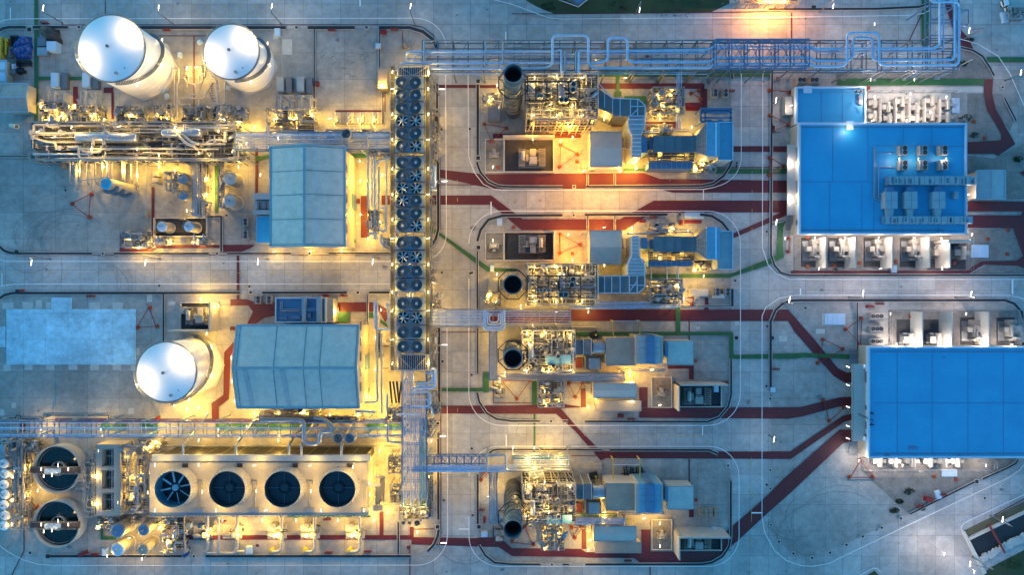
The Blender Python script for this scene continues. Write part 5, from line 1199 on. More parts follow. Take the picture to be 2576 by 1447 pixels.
def platform(name, label, x0,y0,x1,y1,z,cat='steel structure',nx=4,ny=2,levels=(),holes=True,seed=1,railing=True,truss=False,mt='steel',deck='grate',z0=0):
    a = P(x0,y0,z); b = P(x1,y1,z); X0,X1,Y0,Y1 = a.x,b.x,b.y,a.y
    t = T(name,label,cat,((X0+X1)/2,(Y0+Y1)/2,0)); R = random.Random(seed)
    for L in (z,)+tuple(levels):
        d = MB(); gx, gy = nx*2, ny*2
        for i in range(gx):
            for j in range(gy):
                if L == z and holes and R.random() < (.34 if z > 6.5 else .78): continue
                xa = X0+(X1-X0)*i/gx; xb = X0+(X1-X0)*(i+1)/gx; ya = Y0+(Y1-Y0)*j/gy; yb = Y0+(Y1-Y0)*(j+1)/gy
                # open bar grating: strips with slits between
                n = max(2,int((yb-ya)/.55))
                for k in range(n): d.box(xa+.04,ya+(yb-ya)*k/n+.05,L-.05,xb-.04,ya+(yb-ya)*(k+.72)/n+.05,L)
        if d.v: t.part('grating_deck', d, M[deck])
    f = MB()
    for i in range(nx+1):
        x = X0+(X1-X0)*i/nx; f.beam((x,Y0,z-.2),(x,Y1,z-.2),.22,.3)
        for j in range(ny+1):
            if 0 < i < nx and 0 < j < ny and (i+j)%2: continue
            y = Y0+(Y1-Y0)*j/ny; c = MB(); c.beam((x,y,z0),(x,y,z),.26); t.part('column', c, M[mt])
    for j in range(ny+1):
        y = Y0+(Y1-Y0)*j/ny; f.beam((X0,y,z-.2),(X1,y,z-.2),.22,.3)
        for L in levels: f.beam((X0,y,L-.2),(X1,y,L-.2),.2,.25)
    if truss:
        for i in range(nx):
            xa = X0+(X1-X0)*i/nx; xb = X0+(X1-X0)*(i+1)/nx; f.beam((xa,Y0,z),(xb,Y1,z+.01),.14); 
    for i in range(0,nx,2):
        xa = X0+(X1-X0)*i/nx; xb = X0+(X1-X0)*(i+1)/nx
        for y in (Y0,Y1): f.beam((xa,y,.3),(xb,y,z-.5),.14)
    t.part('beam', f, M[mt])
    if railing:
        h = MB()
        for (p,q) in (((X0,Y0),(X1,Y0)),((X1,Y0),(X1,Y1)),((X1,Y1),(X0,Y1)),((X0,Y1),(X0,Y0))):
            p = Vector((*p,z)); q = Vector((*q,z)); n = max(2,int((q-p).length/1.6))
            for zz in (.55,1.1): h.tube([p+Vector((0,0,zz)),q+Vector((0,0,zz))],.045,5)
            for k in range(n): c = p.lerp(q,k/n); h.beam(c,c+Vector((0,0,1.1)),.06)
        t.part('handrail', h, M[mt])
    return t,(X0,Y0,X1,Y1)
def stairs(t, x0,y0,x1,y1,z0,z1,w=1.0):
    """flight between two map points at heights z0,z1"""
    a = P(x0,y0,z0); b = P(x1,y1,z1); n = max(4,int(abs(z1-z0)/.25)); m = MB(); d = Vector((b.x-a.x,b.y-a.y,0)).normalized(); s = Vector((-d.y,d.x,0))*w/2
    for k in range(n): c = a.lerp(b,(k+.5)/n); m.beam(c-s,c+s,.24,.05)
    for q in (-1,1): m.beam(a+s*q,b+s*q,.08,.25); m.beam(a+s*q+Vector((0,0,1)),b+s*q+Vector((0,0,1)),.06)
    t.part('stair_flight', m, M['steel'])
def silencer(x,y,z,label,r=.75,h=1.8):
    c = xy(x,y,z); t = T('vent_silencer', label, 'vent', (c[0],c[1],z-h), 'round dark vents on the boiler decks')
    m = MB(); m.lathe(c,[(r,z-h),(r,z),(r-.12,z),(r-.12,z-.8)],24); t.part('drum', m, M['steel']); m = MB(); m.cyl(c,r-.12,z-.9,z-.8,20); t.part('mouth', m, M['black'])
    m = MB(); m.beam((c[0]-r,c[1],z-.05),(c[0]+r,c[1],z-.05),.06); m.beam((c[0],c[1]-r,z-.05),(c[0],c[1]+r,z-.05),.06); t.part('grille_bar', m, M['dsteel'])

# ---- heat-recovery boilers (four)
def boiler(x0,y0,x1,y1,z,label,seed,nx,ny,frame=None,sil=(),vessel=(),vlab=''):
    t,(X0,Y0,X1,Y1) = platform('boiler_structure',label,x0,y0,x1,y1,z,nx=nx,ny=ny,levels=(z*.66,z*.33),seed=seed,cat='boiler')
    m = MB(); m.box(X0+1.2,Y0+1.6,.5,X1-1.2,Y1-1.6,z-2.2); t.part('boiler_casing', m, M['beige'])
    clutter(t,x0+3,y0+3,x1-3,y1-3,z-1.2,z+1.8,62,seed,fat=.15); gear(t,x0+5,y0+5,x1-5,y1-5,z,26,seed+1,1.2)
    if frame:
        fx0,fy0,fx1,fy1 = frame; zf = z+3.6; a = P(fx0,fy0,zf); b = P(fx1,fy1,zf); f = MB()
        for y in (a.y,b.y): f.beam((a.x,y,zf),(b.x,y,zf),.3)
        for k in range(6): x = a.x+(b.x-a.x)*k/5; f.beam((x,a.y,zf),(x,b.y,zf),.22); f.beam((x,a.y,z),(x,a.y,zf),.22); f.beam((x,b.y,z),(x,b.y,zf),.22)
        f.beam((a.x,a.y,zf),(a.x+(b.x-a.x)*.4,b.y,zf),.16); f.beam((b.x,b.y,zf),(a.x+(b.x-a.x)*.6,a.y,zf),.16); t.part('upper_frame', f, M['black'])
        clutter(t,fx0+3,fy0+3,fx1-3,fy1-3,z+1.5,z+3.4,16,seed+5,fat=.14)
    for i,(vx0,vy0,vx1,vy1,r) in enumerate(vessel):
        m = MB(); m.drum(P(vx0,vy0,z+1.6),P(vx1,vy1,z+1.6),r,24); t.part('steam_drum', m, M['pipe'])
    return t
Z1 = 20.0
bo1 = boiler(1325,187,1503,298,Z1,'topmost lit boiler deck packed with pipes beside the topmost chimney',11,9,5,(1321,205,1458,253),vessel=((1412,212,1412,243,1.1),(1338,214,1338,240,1.0)))
bo2 = boiler(1325,663,1503,769,Z1,'second lit boiler deck packed with pipes beside the second chimney',12,9,5,(1326,694,1461,748),vessel=((1412,690,1412,724,1.1),(1340,696,1340,712,.8)))
bo3 = boiler(1312,830,1446,940,16,'third lit boiler deck packed with pipes beside the third chimney',13,7,5,None,vessel=((1336,868,1336,900,.7),))
bo4 = boiler(1314,1217,1448,1312,16,'bottom lit boiler deck packed with pipes beside the bottom chimney',14,7,5,None,vessel=((1340,1262,1340,1294,.7),))
SL = [(1443,210,24.2),(1442,224,24.2),(1413,250,24.2),(1424,250,24.2),(1354,241,24.2),(1362,241,24.2)]
for k,(x,y,z) in enumerate(SL): silencer(x,y,z,'dark round vent, '+['upper right','lower right','lower middle left','lower middle right','lower left','small lower left neighbour'][k]+' on the topmost boiler deck', .72 if k < 4 else .5)
for k,(x,y) in enumerate(((1442,703),(1439,717),(1412,741.5),(1423,741.5),(1353,731),(1361,731),(1370,731),(1380,731),(1341,716))):
    silencer(x,y,24.2,'round vent '+['at upper right','at middle right','lower pair left','lower pair right','lower row first','lower row second','lower row third','lower row fourth','at far left'][k]+' on the second boiler deck', .72 if k < 4 else .45)
for k,(x,y) in enumerate(((1384,858),(1402,858),(1362,876),(1404,897),(1335,908),(1347,908),(1333,924),(1384,924),(1402,924))):
    silencer(x,y,18.5,'round vent '+['top pair left','top pair right','in the middle','inside the blue panel','left pair left','left pair right','at bottom left','bottom pair left','bottom pair right'][k]+' on the third boiler deck', .5 if k != 3 else .62)
for k,(x,y) in enumerate(((1385.5,1260.5),(1404,1260.5),(1364,1277),(1405.5,1302),(1337,1310),(1348,1310),(1335,1326),(1385.5,1326),(1403,1326))):
    silencer(x,y,18.5,'round vent '+['top pair left','top pair right','in the middle','inside the blue panel','left pair left','left pair right','at bottom left','bottom pair left','bottom pair right'][k]+' on the bottom boiler deck', .5 if k != 3 else .62)
for (x0,y0,lab) in ((1373,894,'third'),(1375,1297,'bottom')):
    m = MB(); m.dbox(x0,y0+3,x0+40,y0+22,17.0,17.4); m.dbox(x0+39,y0,x0+64,y0+21,17.41,17.8); solo('canopy_panel','pale blue roof panel over the '+lab+' boiler deck','roof panel',m,M['fhouse'])
for (x0,y0,x1,y1,w) in ((1348,765,0,0,0),):
    pass
fs = T('boiler_stair','zigzag grating stairs rising above the bottom boiler deck','stairs',P(1345,1195))
for k in range(3): stairs(fs,1330,1196+k*14,1366,1189+k*14,14-k*3.5,17-k*3.5,1.3)
for k in range(4): m = MB(); m.beam(P(1328+k*13,1190,12),(P(1328+k*13,1190,12).x,P(1328+k*13,1190,12).y,0),.2); fs.part('column', m, M['steel'])
m = MB()
for k in range(4): m.beam(P(1322,1190+k*14,14),P(1372,1184+k*14,14),.16)
fs.part('beam', m, M['steel'])

# ---- process skids
for (x0,y0,x1,y1,lab,sd) in ((1642,220,1720,284,'topmost pipework skid right of the topmost boiler deck',21),(1636,703,1716,765,'second pipework skid below the second blue filter house',22),(1354,960,1419,1024,'third pipework skid under the third boiler deck',23),(1361,1338,1419,1383,'bottom pipework skid under the bottom boiler deck',24)):
    t,_ = platform('pipework_skid',lab,x0,y0,x1,y1,7,nx=4,ny=3,seed=sd,levels=(3.5,)); clutter(t,x0,y0,x1,y1,3.5,8.6,40,sd,fat=.12,white=.8); gear(t,x0+2,y0+4,x1-2,y1-4,7,16,sd,1.1)
for (x0,y0,x1,y1,lab,sd) in ((1214,234,1262,262,'small lit pump skid left of the topmost chimney',31),(1216,739,1260,770,'small lit pump skid left of the second chimney',32),(1618,313,1692,341,'open oil skid above the grey generator housing near the top',33),(1634,562,1700,590,'open oil skid above the second grey generator housing',34),(1746,404,1800,432,'lit yellow stair skid below the upper blue filter house',35),(1745,655,1800,682,'lit yellow stair skid below the second blue filter house',36),(1390,964,1412,1000,'',0),(1226,1400,0,0,'',0)):
    if not lab: continue
    t,_ = platform('equipment_skid',lab,x0,y0,x1,y1,3.2,nx=3,ny=1,seed=sd,railing=sd in (35,36)); clutter(t,x0,y0,x1,y1,2,4.4,16,sd,fat=.12,white=.7); gear(t,x0+2,y0+3,x1-2,y1-3,3.2,9,sd,1.2)
for i,(x0,y0,x1,y1) in enumerate(((1247,964,1266,1002),(1245,1330,1268,1362))):
    t = T('dosing_skid','dark dosing skid with white pots near the '+['third','bottom'][i]+' chimney','equipment',P((x0+x1)/2,(y0+y1)/2)); m = MB(); m.dbox(x0,y0,x1,y1,0,.4,0); t.part('base_frame', m, M['dsteel']); gear(t,x0+2,y0+3,x1-2,y1-3,.4,12,40+i,1.3)
# ---- exhaust ducts, gas turbine enclosures, generators, filter houses
def solidpoly(t, name, pts, z0, z1, mt, ref=None): m = MB(); m.prism([xy(x,y,z1 if ref is None else ref) for (x,y) in pts][::-1], z0, z1); return t.part(name, m, mt)
def ribs_on(t, lines, z, mt='bluew', w=.2):
    m = MB()
    for (a,b,c,d) in lines: m.beam(P(a,b,z),P(c,d,z),w,.2)
    return t.part('stiffener', m, M[mt])
t = T('exhaust_duct','pale blue angular exhaust duct joining the topmost boiler to its turbine','duct',P(1580,260))
solidpoly(t,'inclined_duct',[(1505,222),(1540,247),(1540,272),(1550,290),(1507,272)],2,13,M['ribg']); solidpoly(t,'duct_body',[(1541,247),(1606,249),(1622,264),(1622,291),(1583,292),(1541,290)],3,13.2,M['ribg'])
solidpoly(t,'down_duct',[(1583,292),(1621,292),(1621,318),(1613,338),(1613,396),(1590,396),(1590,338),(1581,318)],2,12.8,M['lblue'])
ribs_on(t,[(1502,205,1541,247),(1541,247,1606,249),(1606,249,1623,265),(1623,265,1622,318),(1622,318,1614,336),(1583,291,1622,291),(1581,291,1581,320),(1581,320,1589,338),(1586,247,1586,291),(1604,249,1604,291),(1588,267,1623,267),(1588,290,1604,274),(1521,232,1521,270),(1541,247,1541,290),(1560,249,1560,290),(1505,208,1505,272)]+[(1583,300+k*12,1621,300+k*12) for k in range(3)]+[(1590,338+k*10,1613,338+k*10) for k in range(6)],13.6)
t = T('exhaust_duct','pale blue angular exhaust duct joining the second boiler to its turbine','duct',P(1560,715))
solidpoly(t,'down_duct',[(1590,594),(1608,594),(1608,642),(1622,668),(1622,692),(1580,692),(1580,668),(1590,642)],2,12.8,M['lblue']); solidpoly(t,'duct_body',[(1505,696),(1580,695),(1622,693),(1622,724),(1606,736),(1505,737)],3,13.2,M['ribg'])
ribs_on(t,[(1505,695,1580,694),(1580,694,1622,693),(1622,693,1622,724),(1622,724,1606,737),(1606,737,1505,737),(1580,693,1580,668),(1580,668,1590,643),(1590,643,1590,594),(1608,594,1608,642),(1608,642,1622,668),(1622,668,1622,693),(1539,696,1539,737),(1560,695,1560,737),(1583,694,1583,736),(1603,693,1603,736),(1583,718,1622,718),(1583,734,1604,706),(1521,696,1521,737),(1505,680,1505,737)]+[(1581,652+k*9,1621,652+k*9) for k in range(5)]+[(1590,600+k*9,1608,600+k*9) for k in range(5)],13.6)
# vertical duct pipes at the boiler outlet
for i,y in enumerate((205,682)):
    for k in range(2): m = MB(); m.tube([P(1497+k*6,y,15),P(1497+k*6,y+66,15)],.4-.1*k,10); solo('outlet_header',['left','right'][k]+' upright silver header at the right end of the '+['topmost','second'][i]+' boiler deck','pipe',m,M['pipe'])
def house(name,label,x0,y0,x1,y1,z,mt,cat='enclosure',axis=None,rise=.6,split=None,trim=True):
    p = P(x0,y0,z); q = P(x1,y1,z); t = T(name,label,cat,((p.x+q.x)/2,(p.y+q.y)/2,0)); m = MB(); m.box(p.x,q.y,0,q.x,p.y,z-.05); t.part('wall', m, M['beige'] if mt != 'ribg' else M['dsteel'])
    r = MB(); ax,bx,ay,by = p.x-.1,q.x+.1,q.y-.1,p.y+.1
    if axis == 'x':
        my = (ay+by)/2 if split is None else by-(by-ay)*split; r.add([(ax,ay,z),(bx,ay,z),(bx,my,z+rise),(ax,my,z+rise),(ax,by,z),(bx,by,z)],[(0,1,2,3),(3,2,5,4),(0,3,4),(1,5,2)])
    elif axis == 'y':
        mx = (ax+bx)/2 if split is None else ax+(bx-ax)*split; r.add([(ax,ay,z),(mx,ay,z+rise),(mx,by,z+rise),(ax,by,z),(bx,ay,z),(bx,by,z)],[(0,1,2,3),(1,4,5,2),(0,4,1),(3,2,5)])
    else: r.box(ax,ay,z-.05,bx,by,z+.1)
    rf = t.part('roof', r, M[mt])
    if trim:
        e = MB(); e.beam((ax,ay,z+.1),(bx,ay,z+.1),.14); e.beam((ax,by,z+.1),(bx,by,z+.1),.14); e.beam((ax,ay,z+.1),(ax,by,z+.1),.14); e.beam((bx,ay,z+.1),(bx,by,z+.1),.14); t.part('roof_edge', e, M['steel'], rf)
    d = MB(); d.box(p.x-.06,q.y+.8,0,p.x-.01,q.y+1.9,2.1); d.box(p.x+1,q.y-.06,0,p.x+2.2,q.y-.01,2.1); t.part('door', d, M['dsteel'])
    return t,(ax,ay,bx,by)
house('turbine_enclosure','upper pale two-tone pitched enclosure in the orange-lit yard',1485,332,1563,419,8.5,'beige',axis='x',split=.46,rise=.9)
house('turbine_enclosure','second pale two-tone pitched enclosure in the orange-lit yard',1484,581,1562,664,8.5,'beige',axis='x',split=.5,rise=.9)
for i,(x0,x1,ya,yb) in enumerate(((1466,1484,334,418),(1466,1484,586,664))):
    m = MB(); z = 5
    for y in (ya,(ya+yb)/2,yb): m.beam(P(x0,y,z),P(x1,y,z),.15); c = P(x0,y,z); m.beam((c.x,c.y,0),c,.15)
    m.beam(P(x0,ya,z),P(x0,yb,z),.15); m.beam(P(x0,ya,z),P(x1,ya+18,z),.1); m.beam(P(x0,yb,z),P(x1,yb-18,z),.1); solo('pipe_gantry',['upper','second'][i]+' thin steel gantry on the left side of a pale enclosure','steel frame',m,M['steel'])
for i,(y0,y1,ya,yb,yc,yd) in enumerate(((342,382,407,424,382,407),(596,632,657,670,632,657))):
    nm = ['upper','second'][i]
    t,_ = house('generator_housing',nm+' long blue-grey ribbed generator housing between enclosure and filter house',1645,y0,1749,y1,8.8,'ribg',trim=False)
    m = MB()
    for x in (1673,1698,1716,1724,1732): m.dbox(x,y0-1,x+1.3,y1+1,8.9,9.05)
    t.part('roof_rib', m, M['dsteel'])
    m = MB(); m.dbox(1634,y0+6,1645,y1-6,0,7.6); m.dbox(1614,y0+2,1628,y1+2 if i == 0 else y1-6,0,9.2); t.part('end_box', m, M['bsteel'])
    m = MB(); m.dbox(1631,ya,1743,yb,1,6.5); t2_ = T('bus_duct',nm+' blue stained bus duct running beside the generator housing','duct',P(1687,(ya+yb)/2)); t2_.part('duct', m, M['bsteel'])
    m = MB()
    for k in range(9): x = 1637+k*13; m.dbox(x,ya-.5,x+1,yb+.5,6.4,6.58)
    t2_.part('flange', m, M['lblue'])
    t3,_ = platform('access_frame',nm+' dark access frame over the glowing gap beside the generator housing',1632,yc+2,1745,yd-1,7.6,nx=5,ny=1,seed=60+i,mt='dsteel',holes=True); clutter(t3,1640,yc+4,1740,yd-3,2,6,14,61+i)
    fy0,fy1 = ((308,392),(572,652))[i]; gy0,gy1 = ((308,403),(582,677))[i]
    t = T('filter_house',nm+' blue-roofed air intake filter house with sloping grating front','filter house',P(1797,(fy0+fy1)/2))
    a = P(1778,fy0,11.5); b = P(1810,fy1,11.5); c = P(1842,gy1,10); d = P(1811,gy0,10); e = P(1750,(y0+1),9); e2 = P(1750,y1-1,9)
    m = MB(); m.box(a.x,b.y,0,b.x,a.y,11.4); m.box(b.x+.01,c.y,0,c.x,d.y,9.9); t.part('wall', m, M['lblue'])
    m = MB(); m.box(a.x-.1,b.y-.1,11.4,b.x+.1,a.y+.1,11.6); t.part('upper_roof', m, M['fhouse']); m = MB(); m.box(b.x+.11,c.y-.1,9.9,c.x+.1,d.y+.1,10.08); t.part('lower_roof', m, M['lblue' if i else 'fhouse'])
    m = MB(); m.add([(a.x,b.y,11.3),(a.x,a.y,11.3),(e.x,e.y,8.7),(e2.x,e2.y,8.7),(a.x,b.y,1),(a.x,a.y,1),(e.x,e.y,1),(e2.x,e2.y,1)],[(0,1,2,3),(1,5,6,2),(0,3,7,4)]); t.part('inlet_cone', m, M['ribg'])
    m = MB()
    for k in range(4): u = (k+1)/5; p1 = Vector((e.x,e.y,8.8)).lerp(Vector((a.x,a.y,11.4)),u); p2 = Vector((e2.x,e2.y,8.8)).lerp(Vector((a.x,b.y,11.4)),u); m.beam(p1,p2,.1)
    for k in range(6): u = k/5; m.beam(Vector((e.x,e.y,8.8)).lerp(Vector((e2.x,e2.y,8.8)),u),Vector((a.x,a.y,11.4)).lerp(Vector((a.x,b.y,11.4)),u),.1)
    t.part('cone_grid', m, M['steel']); m = MB()
    for (p,q) in (((b.x+.2,d.y),(c.x,d.y)),((c.x,d.y),(c.x,c.y)),((c.x,c.y),(b.x+.2,c.y))): m.beam((*p,10.4),(*q,10.4),.18,.6)
    t.part('parapet', m, M['bluew']); m = MB(); xm = b.x-1.0; m.box(xm-.25,b.y,11.61,xm+.25,a.y,11.7); t.part('roof_walkway', m, M['bluew'])
    t4 = T('lube_cooler',nm+' silver duct and cooler between the enclosure and generator housing','duct',P(1600,(y0+y1)/2)); m = MB(); m.tube([P(1577,y0-8,6),P(1660,y0-8,6)],.25,8); m.tube([P(1566,y0+3,5),P(1566,y1-8,5),P(1580,y1-8,5)],.22,8,.8); m.tube([P(1625,y0-12,7),P(1740,y0-12,7),P(1745,y0-2,7)],.18,8,.8); m.tube([P(1640,y0-18,6.5),P(1736,y0-18,6.5)],.14,8); t4.part('pipe', m, M['pipe'])
    m = MB(); m.dbox(1669,y0-22,1680,y0-10,2,6.2); t4.part('cooler_box', m, M['bsteel'])
t = T('intake_frame','blue steel intake frame above the upper blue filter house','steel frame',P(1800,288)); m = MB()
for y in (273,283,296,306): m.beam(P(1762,y,6),P(1842,y,6),.5,.3)
for x in (1763,1774,1838): m.beam(P(x,273,6),P(x,306,6),.5,.3)
t.part('frame', m, M['bsteel']); m = MB(); m.dbox(1764,274,1841,283,4,5.6); m.dbox(1779,300,1790,305,5,6.6); m.dbox(1808,300,1819,305,5,6.6); t.part('panel', m, M['bsteel'])
for (x,y) in ((1764,274),(1840,274),(1764,305),(1840,305)): c = P(x,y,6); m = MB(); m.beam((c.x,c.y,0),c,.25); t.part('column', m, M['bsteel'])
m = MB(); m.dbox(1795,740,1823,750,0,1.6); m.dbox(1736,727,1782,746,0,2.2); m.dbox(1748,744,1760,752,0,1.4); solo('control_skid','grey skid with pale tops between red path and two-fan units','equipment',m,M['beige'])
for (dy,nm,o) in ((0,'third',0),(364,'bottom',1)):
    t = T('silver_inlet_duct','silver louvred inlet duct left of the '+['upper','lower'][o]+' tan housing','duct',P(1480,875+dy))
    m = MB(); m.dbox(1448,856+dy,1467,893+dy,1,9); m.dbox(1468,855+dy,1487,893+dy,1,9.3); t.part('louvre_box', m, M['ribg'])
    m = MB(); 
    for x in (1447,1467,1487): m.dbox(x,853+dy,x+1.6,895+dy,0,9.6)
    t.part('flange', m, M['bluew']); m = MB(); a = P(1490,873+dy,6.5); b = P(1519,873+dy,6.5); m.tube([a,b],2.0,28); t.part('round_duct', m, M['pipe']); m = MB()
    for x in (1491,1498,1512): q = P(x,873+dy,6.5); m.tube([q,q+Vector((.25,0,0))],2.15,28)
    t.part('duct_ring', m, M['steel'])
    tt,_ = house('turbine_housing',['upper','lower'][o]+' large tan ribbed turbine housing with flat roof',1525,(852 if not o else 1218-0),1598,(919 if not o else 1284),9,'ribt')
    t = T('generator_block',['upper','lower'][o]+' steel blue stepped generator block beside the tan ribbed housing','enclosure',P(1632,882+dy)); y0,y1 = (845,916) if not o else (1217,1292)
    m = MB(); m.dbox(1599,y0,1607,y1,0,10.5); m.dbox(1663,y0+2,1668,y1,0,9.4); t.part('end_wall', m, M['beige'])
    m = MB(); m.dbox(1608,y0+1,1625,y1,0,11); m.dbox(1646,y0+1,1662,y1,0,11); t.part('side_casing', m, M['fhouse'] if o else M['lblue']); m = MB(); m.dbox(1625.3,y0-1,1645.7,y1,0,11.4); t.part('centre_casing', m, M['bsteel'])
    m = MB(); 
    for yy in (y0+14,y0+30,y0+46): m.dbox(1608,yy,1662,yy+.8,11.4,11.44)
    t.part('panel_seam', m, M['dsteel']); m = MB(); m.dbox(1630,y0-3,1640,y0+4,11,11.9); t.part('vent_cap', m, M['dsteel'])
    tt,_ = house('electrical_module',['upper','lower'][o]+' flat teal ribbed module right of the stepped generator block',1679,859+dy+(2 if o else 0),1744,917+dy,6.5,'roofb'); m = MB(); m.dbox(1674,862+dy,1681,898+dy,0,7.4); tt.part('side_cabinet', m, M['bsteel'])
    tt,_ = house('lube_oil_box','small ribbed box with pale blue lid below the '+['upper','lower'][o]+' silver inlet duct',1474,899+dy,1511,929+dy,5,'ribg',trim=False); m = MB(); m.dbox(1482,902+dy,1509,930+dy,5,5.6); tt.part('blue_lid', m, M['lblue'])
    z = 7.5; a = P(1493,965+dy-3*o,z); b = P(1599,1001+dy-3*o,z)
    tt,_ = house('long_cabin',['upper','lower'][o]+' long grey pitched-roof cabin below the pipe run',1494+o,965+dy-3*o,1599,1001+dy-3*o,7,'beige',axis='x',rise=.5)
    m = MB(); m.box(a.x-1.6,b.y+.7,0,a.x-.15,a.y-1,2.4); m.box(b.x+.15,b.y+.7,0,b.x+1.2,a.y-1,2.2); tt.part('side_vent_box', m, M['cream'])
    ya,yb = (1010,1034) if not o else (1366,1391)
    tt,_ = house('ribbed_cabin',['upper','lower'][o]+' low cream ribbed cabin below the long grey cabin',1498,ya,1612,yb,3.6,'ribt',trim=True)
    m = MB()
    for k in range(2):
        x = 1543+k*67; c0 = P(x,808+ (350 if o else 0),5); c1 = P(x,848+(357 if o else 0),5); m.beam(c0,c1,.3); m.beam((c0.x,c0.y,0),c0,.3)
    m2 = MB(); m2.beam(P(1543,808+(362 if o else 0),5.2),P(1610,808+(362 if o else 0),5.2),.16); t = T('lifting_frame','yellow and pale lifting frame above the '+['upper','lower'][o]+' tan ribbed housing','steel frame',P(1576,812+dy)); t.part('yellow_beam', m, M['yellow']); t.part('cross_rail', m2, M['bluew'])
    m = MB(); c = P(1493,842+dy-(10 if o else 0)); m.cbox((c.x,c.y),2.2,1.8,0,1.2,.2); m.cyl((c.x+.3,c.y),.55,1.2,1.7,14); m2 = MB(); m2.cyl((c.x+.5,c.y),.35,1.7,1.95,10); t = T('diesel_pump','black pump with yellow cap above the '+['upper','lower'][o]+' silver inlet duct','pump',(c.x,c.y,0)); t.part('body', m, M['black']); t.part('cap', m2, M['yellow'])
    m = MB(); m.dbox(1447,902+dy,1465,926+dy,.35,.9); solo('red_hatch','dark red hatch plate between boiler deck and the '+['upper','lower'][o]+' small ribbed box','hatch',m,M['red'])
m = MB(); m.dbox(1495,1168,1504,1182,0,1.6); m.dbox(1505,1168,1514,1182,0,1.6); solo('white_cabinet','pair of white cabinets on open concrete above the lower silver inlet duct','cabinet',m,M['cream'])
for k in range(4):
    m = MB(); m.dbox(1760+k*11.8+(2 if k > 2 else 0),1281,1770.5+k*11.8+(2 if k>2 else 0),1291,0,1.1); m.dbox(1760+k*11.8+(2 if k > 2 else 0),1292,1770.5+k*11.8+(2 if k>2 else 0),1302,0,1.1); solo('wrapped_crate',['leftmost','second','third','rightmost'][k]+' kraft wrapped crate stack beside the bottom transformer pen wall','crate',m,M['pallet'],'wrapped crates in a row')
m = MB(); c0 = P(1570,1190,.3)
for k in range(7): m.cbox((c0.x+(k*.9),c0.y+random.uniform(-.3,.3)),.25,2.6+random.random()*1.4,.05,.7,random.uniform(-.2,.2))
m.cbox((c0.x+2.5,c0.y),7,.3,.7,.9,.06); solo('scaffold_pile','dark pile of scaffold parts above the lower tan housing','scaffold',m,M['black'])
# ================================================================ PIPE RACKS
def rack(label, x0,y0,x1,y1,z, axis='x', step=36, mt='bsteel', diag=2, cols=2, truss=False, sw=.24, name='pipe_rack', rails=()):
    """steel rack seen from x0,y0 to x1,y1 (map units at its top height z)"""
    a = P(x0,y0,z); b = P(x1,y1,z); X0,X1,Y0,Y1 = a.x,b.x,b.y,a.y
    t = T(name,label,'pipe rack',((X0+X1)/2,(Y0+Y1)/2,0)); f = MB(); L = (X1-X0) if axis=='x' else (Y1-Y0); n = max(2,round(L/(step*K))); W = lambda u,v,zz=z: (X0+u,Y0+v*(Y1-Y0),zz) if axis=='x' else (X0+v*(X1-X0),Y0+u,zz)
    for v in (0,1)+tuple(rails): f.beam(W(0,v),W(L,v),sw,.3)
    for v in (0,1): f.beam(W(0,v,z-2.2),W(L,v,z-2.2),sw,.3)
    t.part('longitudinal_beam', f, M[mt]); g = MB(); d = MB()
    for k in range(n+1):
        u = L*k/n; g.beam(W(u,0),W(u,1),sw*.85,.25); g.beam(W(u,0,z-2.2),W(u,1,z-2.2),sw*.85,.25)
        if truss or k%2 == 0:
            for v in (0,1): g.beam(W(u,v,z-2.2),W(u,v,z),.16)
        if k%cols == 0:
            for v in (0,1): c = MB(); c.beam(W(u,v,0),W(u,v,z-.1),.34); t.part('column', c, M[mt]); 
        if k < n and (truss or k%diag == 0):
            u2 = L*(k+1)/n; d.beam(W(u,0,z-.02),W(u2,1,z-.02),.13); 
            if truss: d.beam(W(u,1,z+.03),W(u2,0,z+.03),.13)
            for v in (0,1): d.beam(W(u,v,z-2.2),W(u2,v,z),.13)
    t.part('cross_beam', g, M[mt]); t.part('brace', d, M[mt]); return t
# top rack, four big lines with expansion loops
rack('long blue-grey pipe rack running along the top of the plant',1062,101,2410,176,11.3,step=36,mt='dsteel',rails=(.38,.72))
G_ = 0
t = rack('blue box-truss bridge over the big pipes at the top, right of centre',1802,98,2036,166,14.5,step=35,truss=True,cols=7,mt='bsteel',sw=.3,name='truss_bridge')
rack('blue-grey pipe rack turning up to the top edge at the right',2340,-30,2412,168,11.3,axis='y',step=34,mt='bsteel')
m = MB(); 
for (p,q) in (((2412,24),(2436,24)),((2436,24),(2436,61)),((2436,61),(2412,61)),((2412,72),(2436,61)),((2412,33),(2436,24))): m.beam(P(*p,10),P(*q,10),.16)
solo('outrigger_frame','thin blue outrigger frame right of the upturned pipe rack','steel frame',m,M['bsteel'])
G = 'large pale pipes on the top rack'; u=3
pipe([(1022,150,9),(1022,130,12),(1400,129),(1412,124),(1412,186,13.2)],.34,12,'first large pipe of the top rack, ending in the left upright stub',mt='rack',grp=G,bend=1.2)
pipe([(1456,186,13.2),(1456,124,12.6),(1478,129,12),(1780,125),(1798,115.5),(2040,115.5),(2050,122),(2352,121),(2364,112),(2364,-30)],.34,12,'uppermost large pipe on the top rack right of the upright stubs',mt='rack',grp=G,bend=1.3)
pipe([(1040,150,9),(1040,137,11.5),(1440,136),(1640,134),(1790,133),(1800,123),(2045,123),(2052,129.5),(2366,128),(2374,120),(2374,-30)],.22,11.6,'thinner pale pipe just below the uppermost line on the top rack',mt='rack',grp=G,bend=1.1)
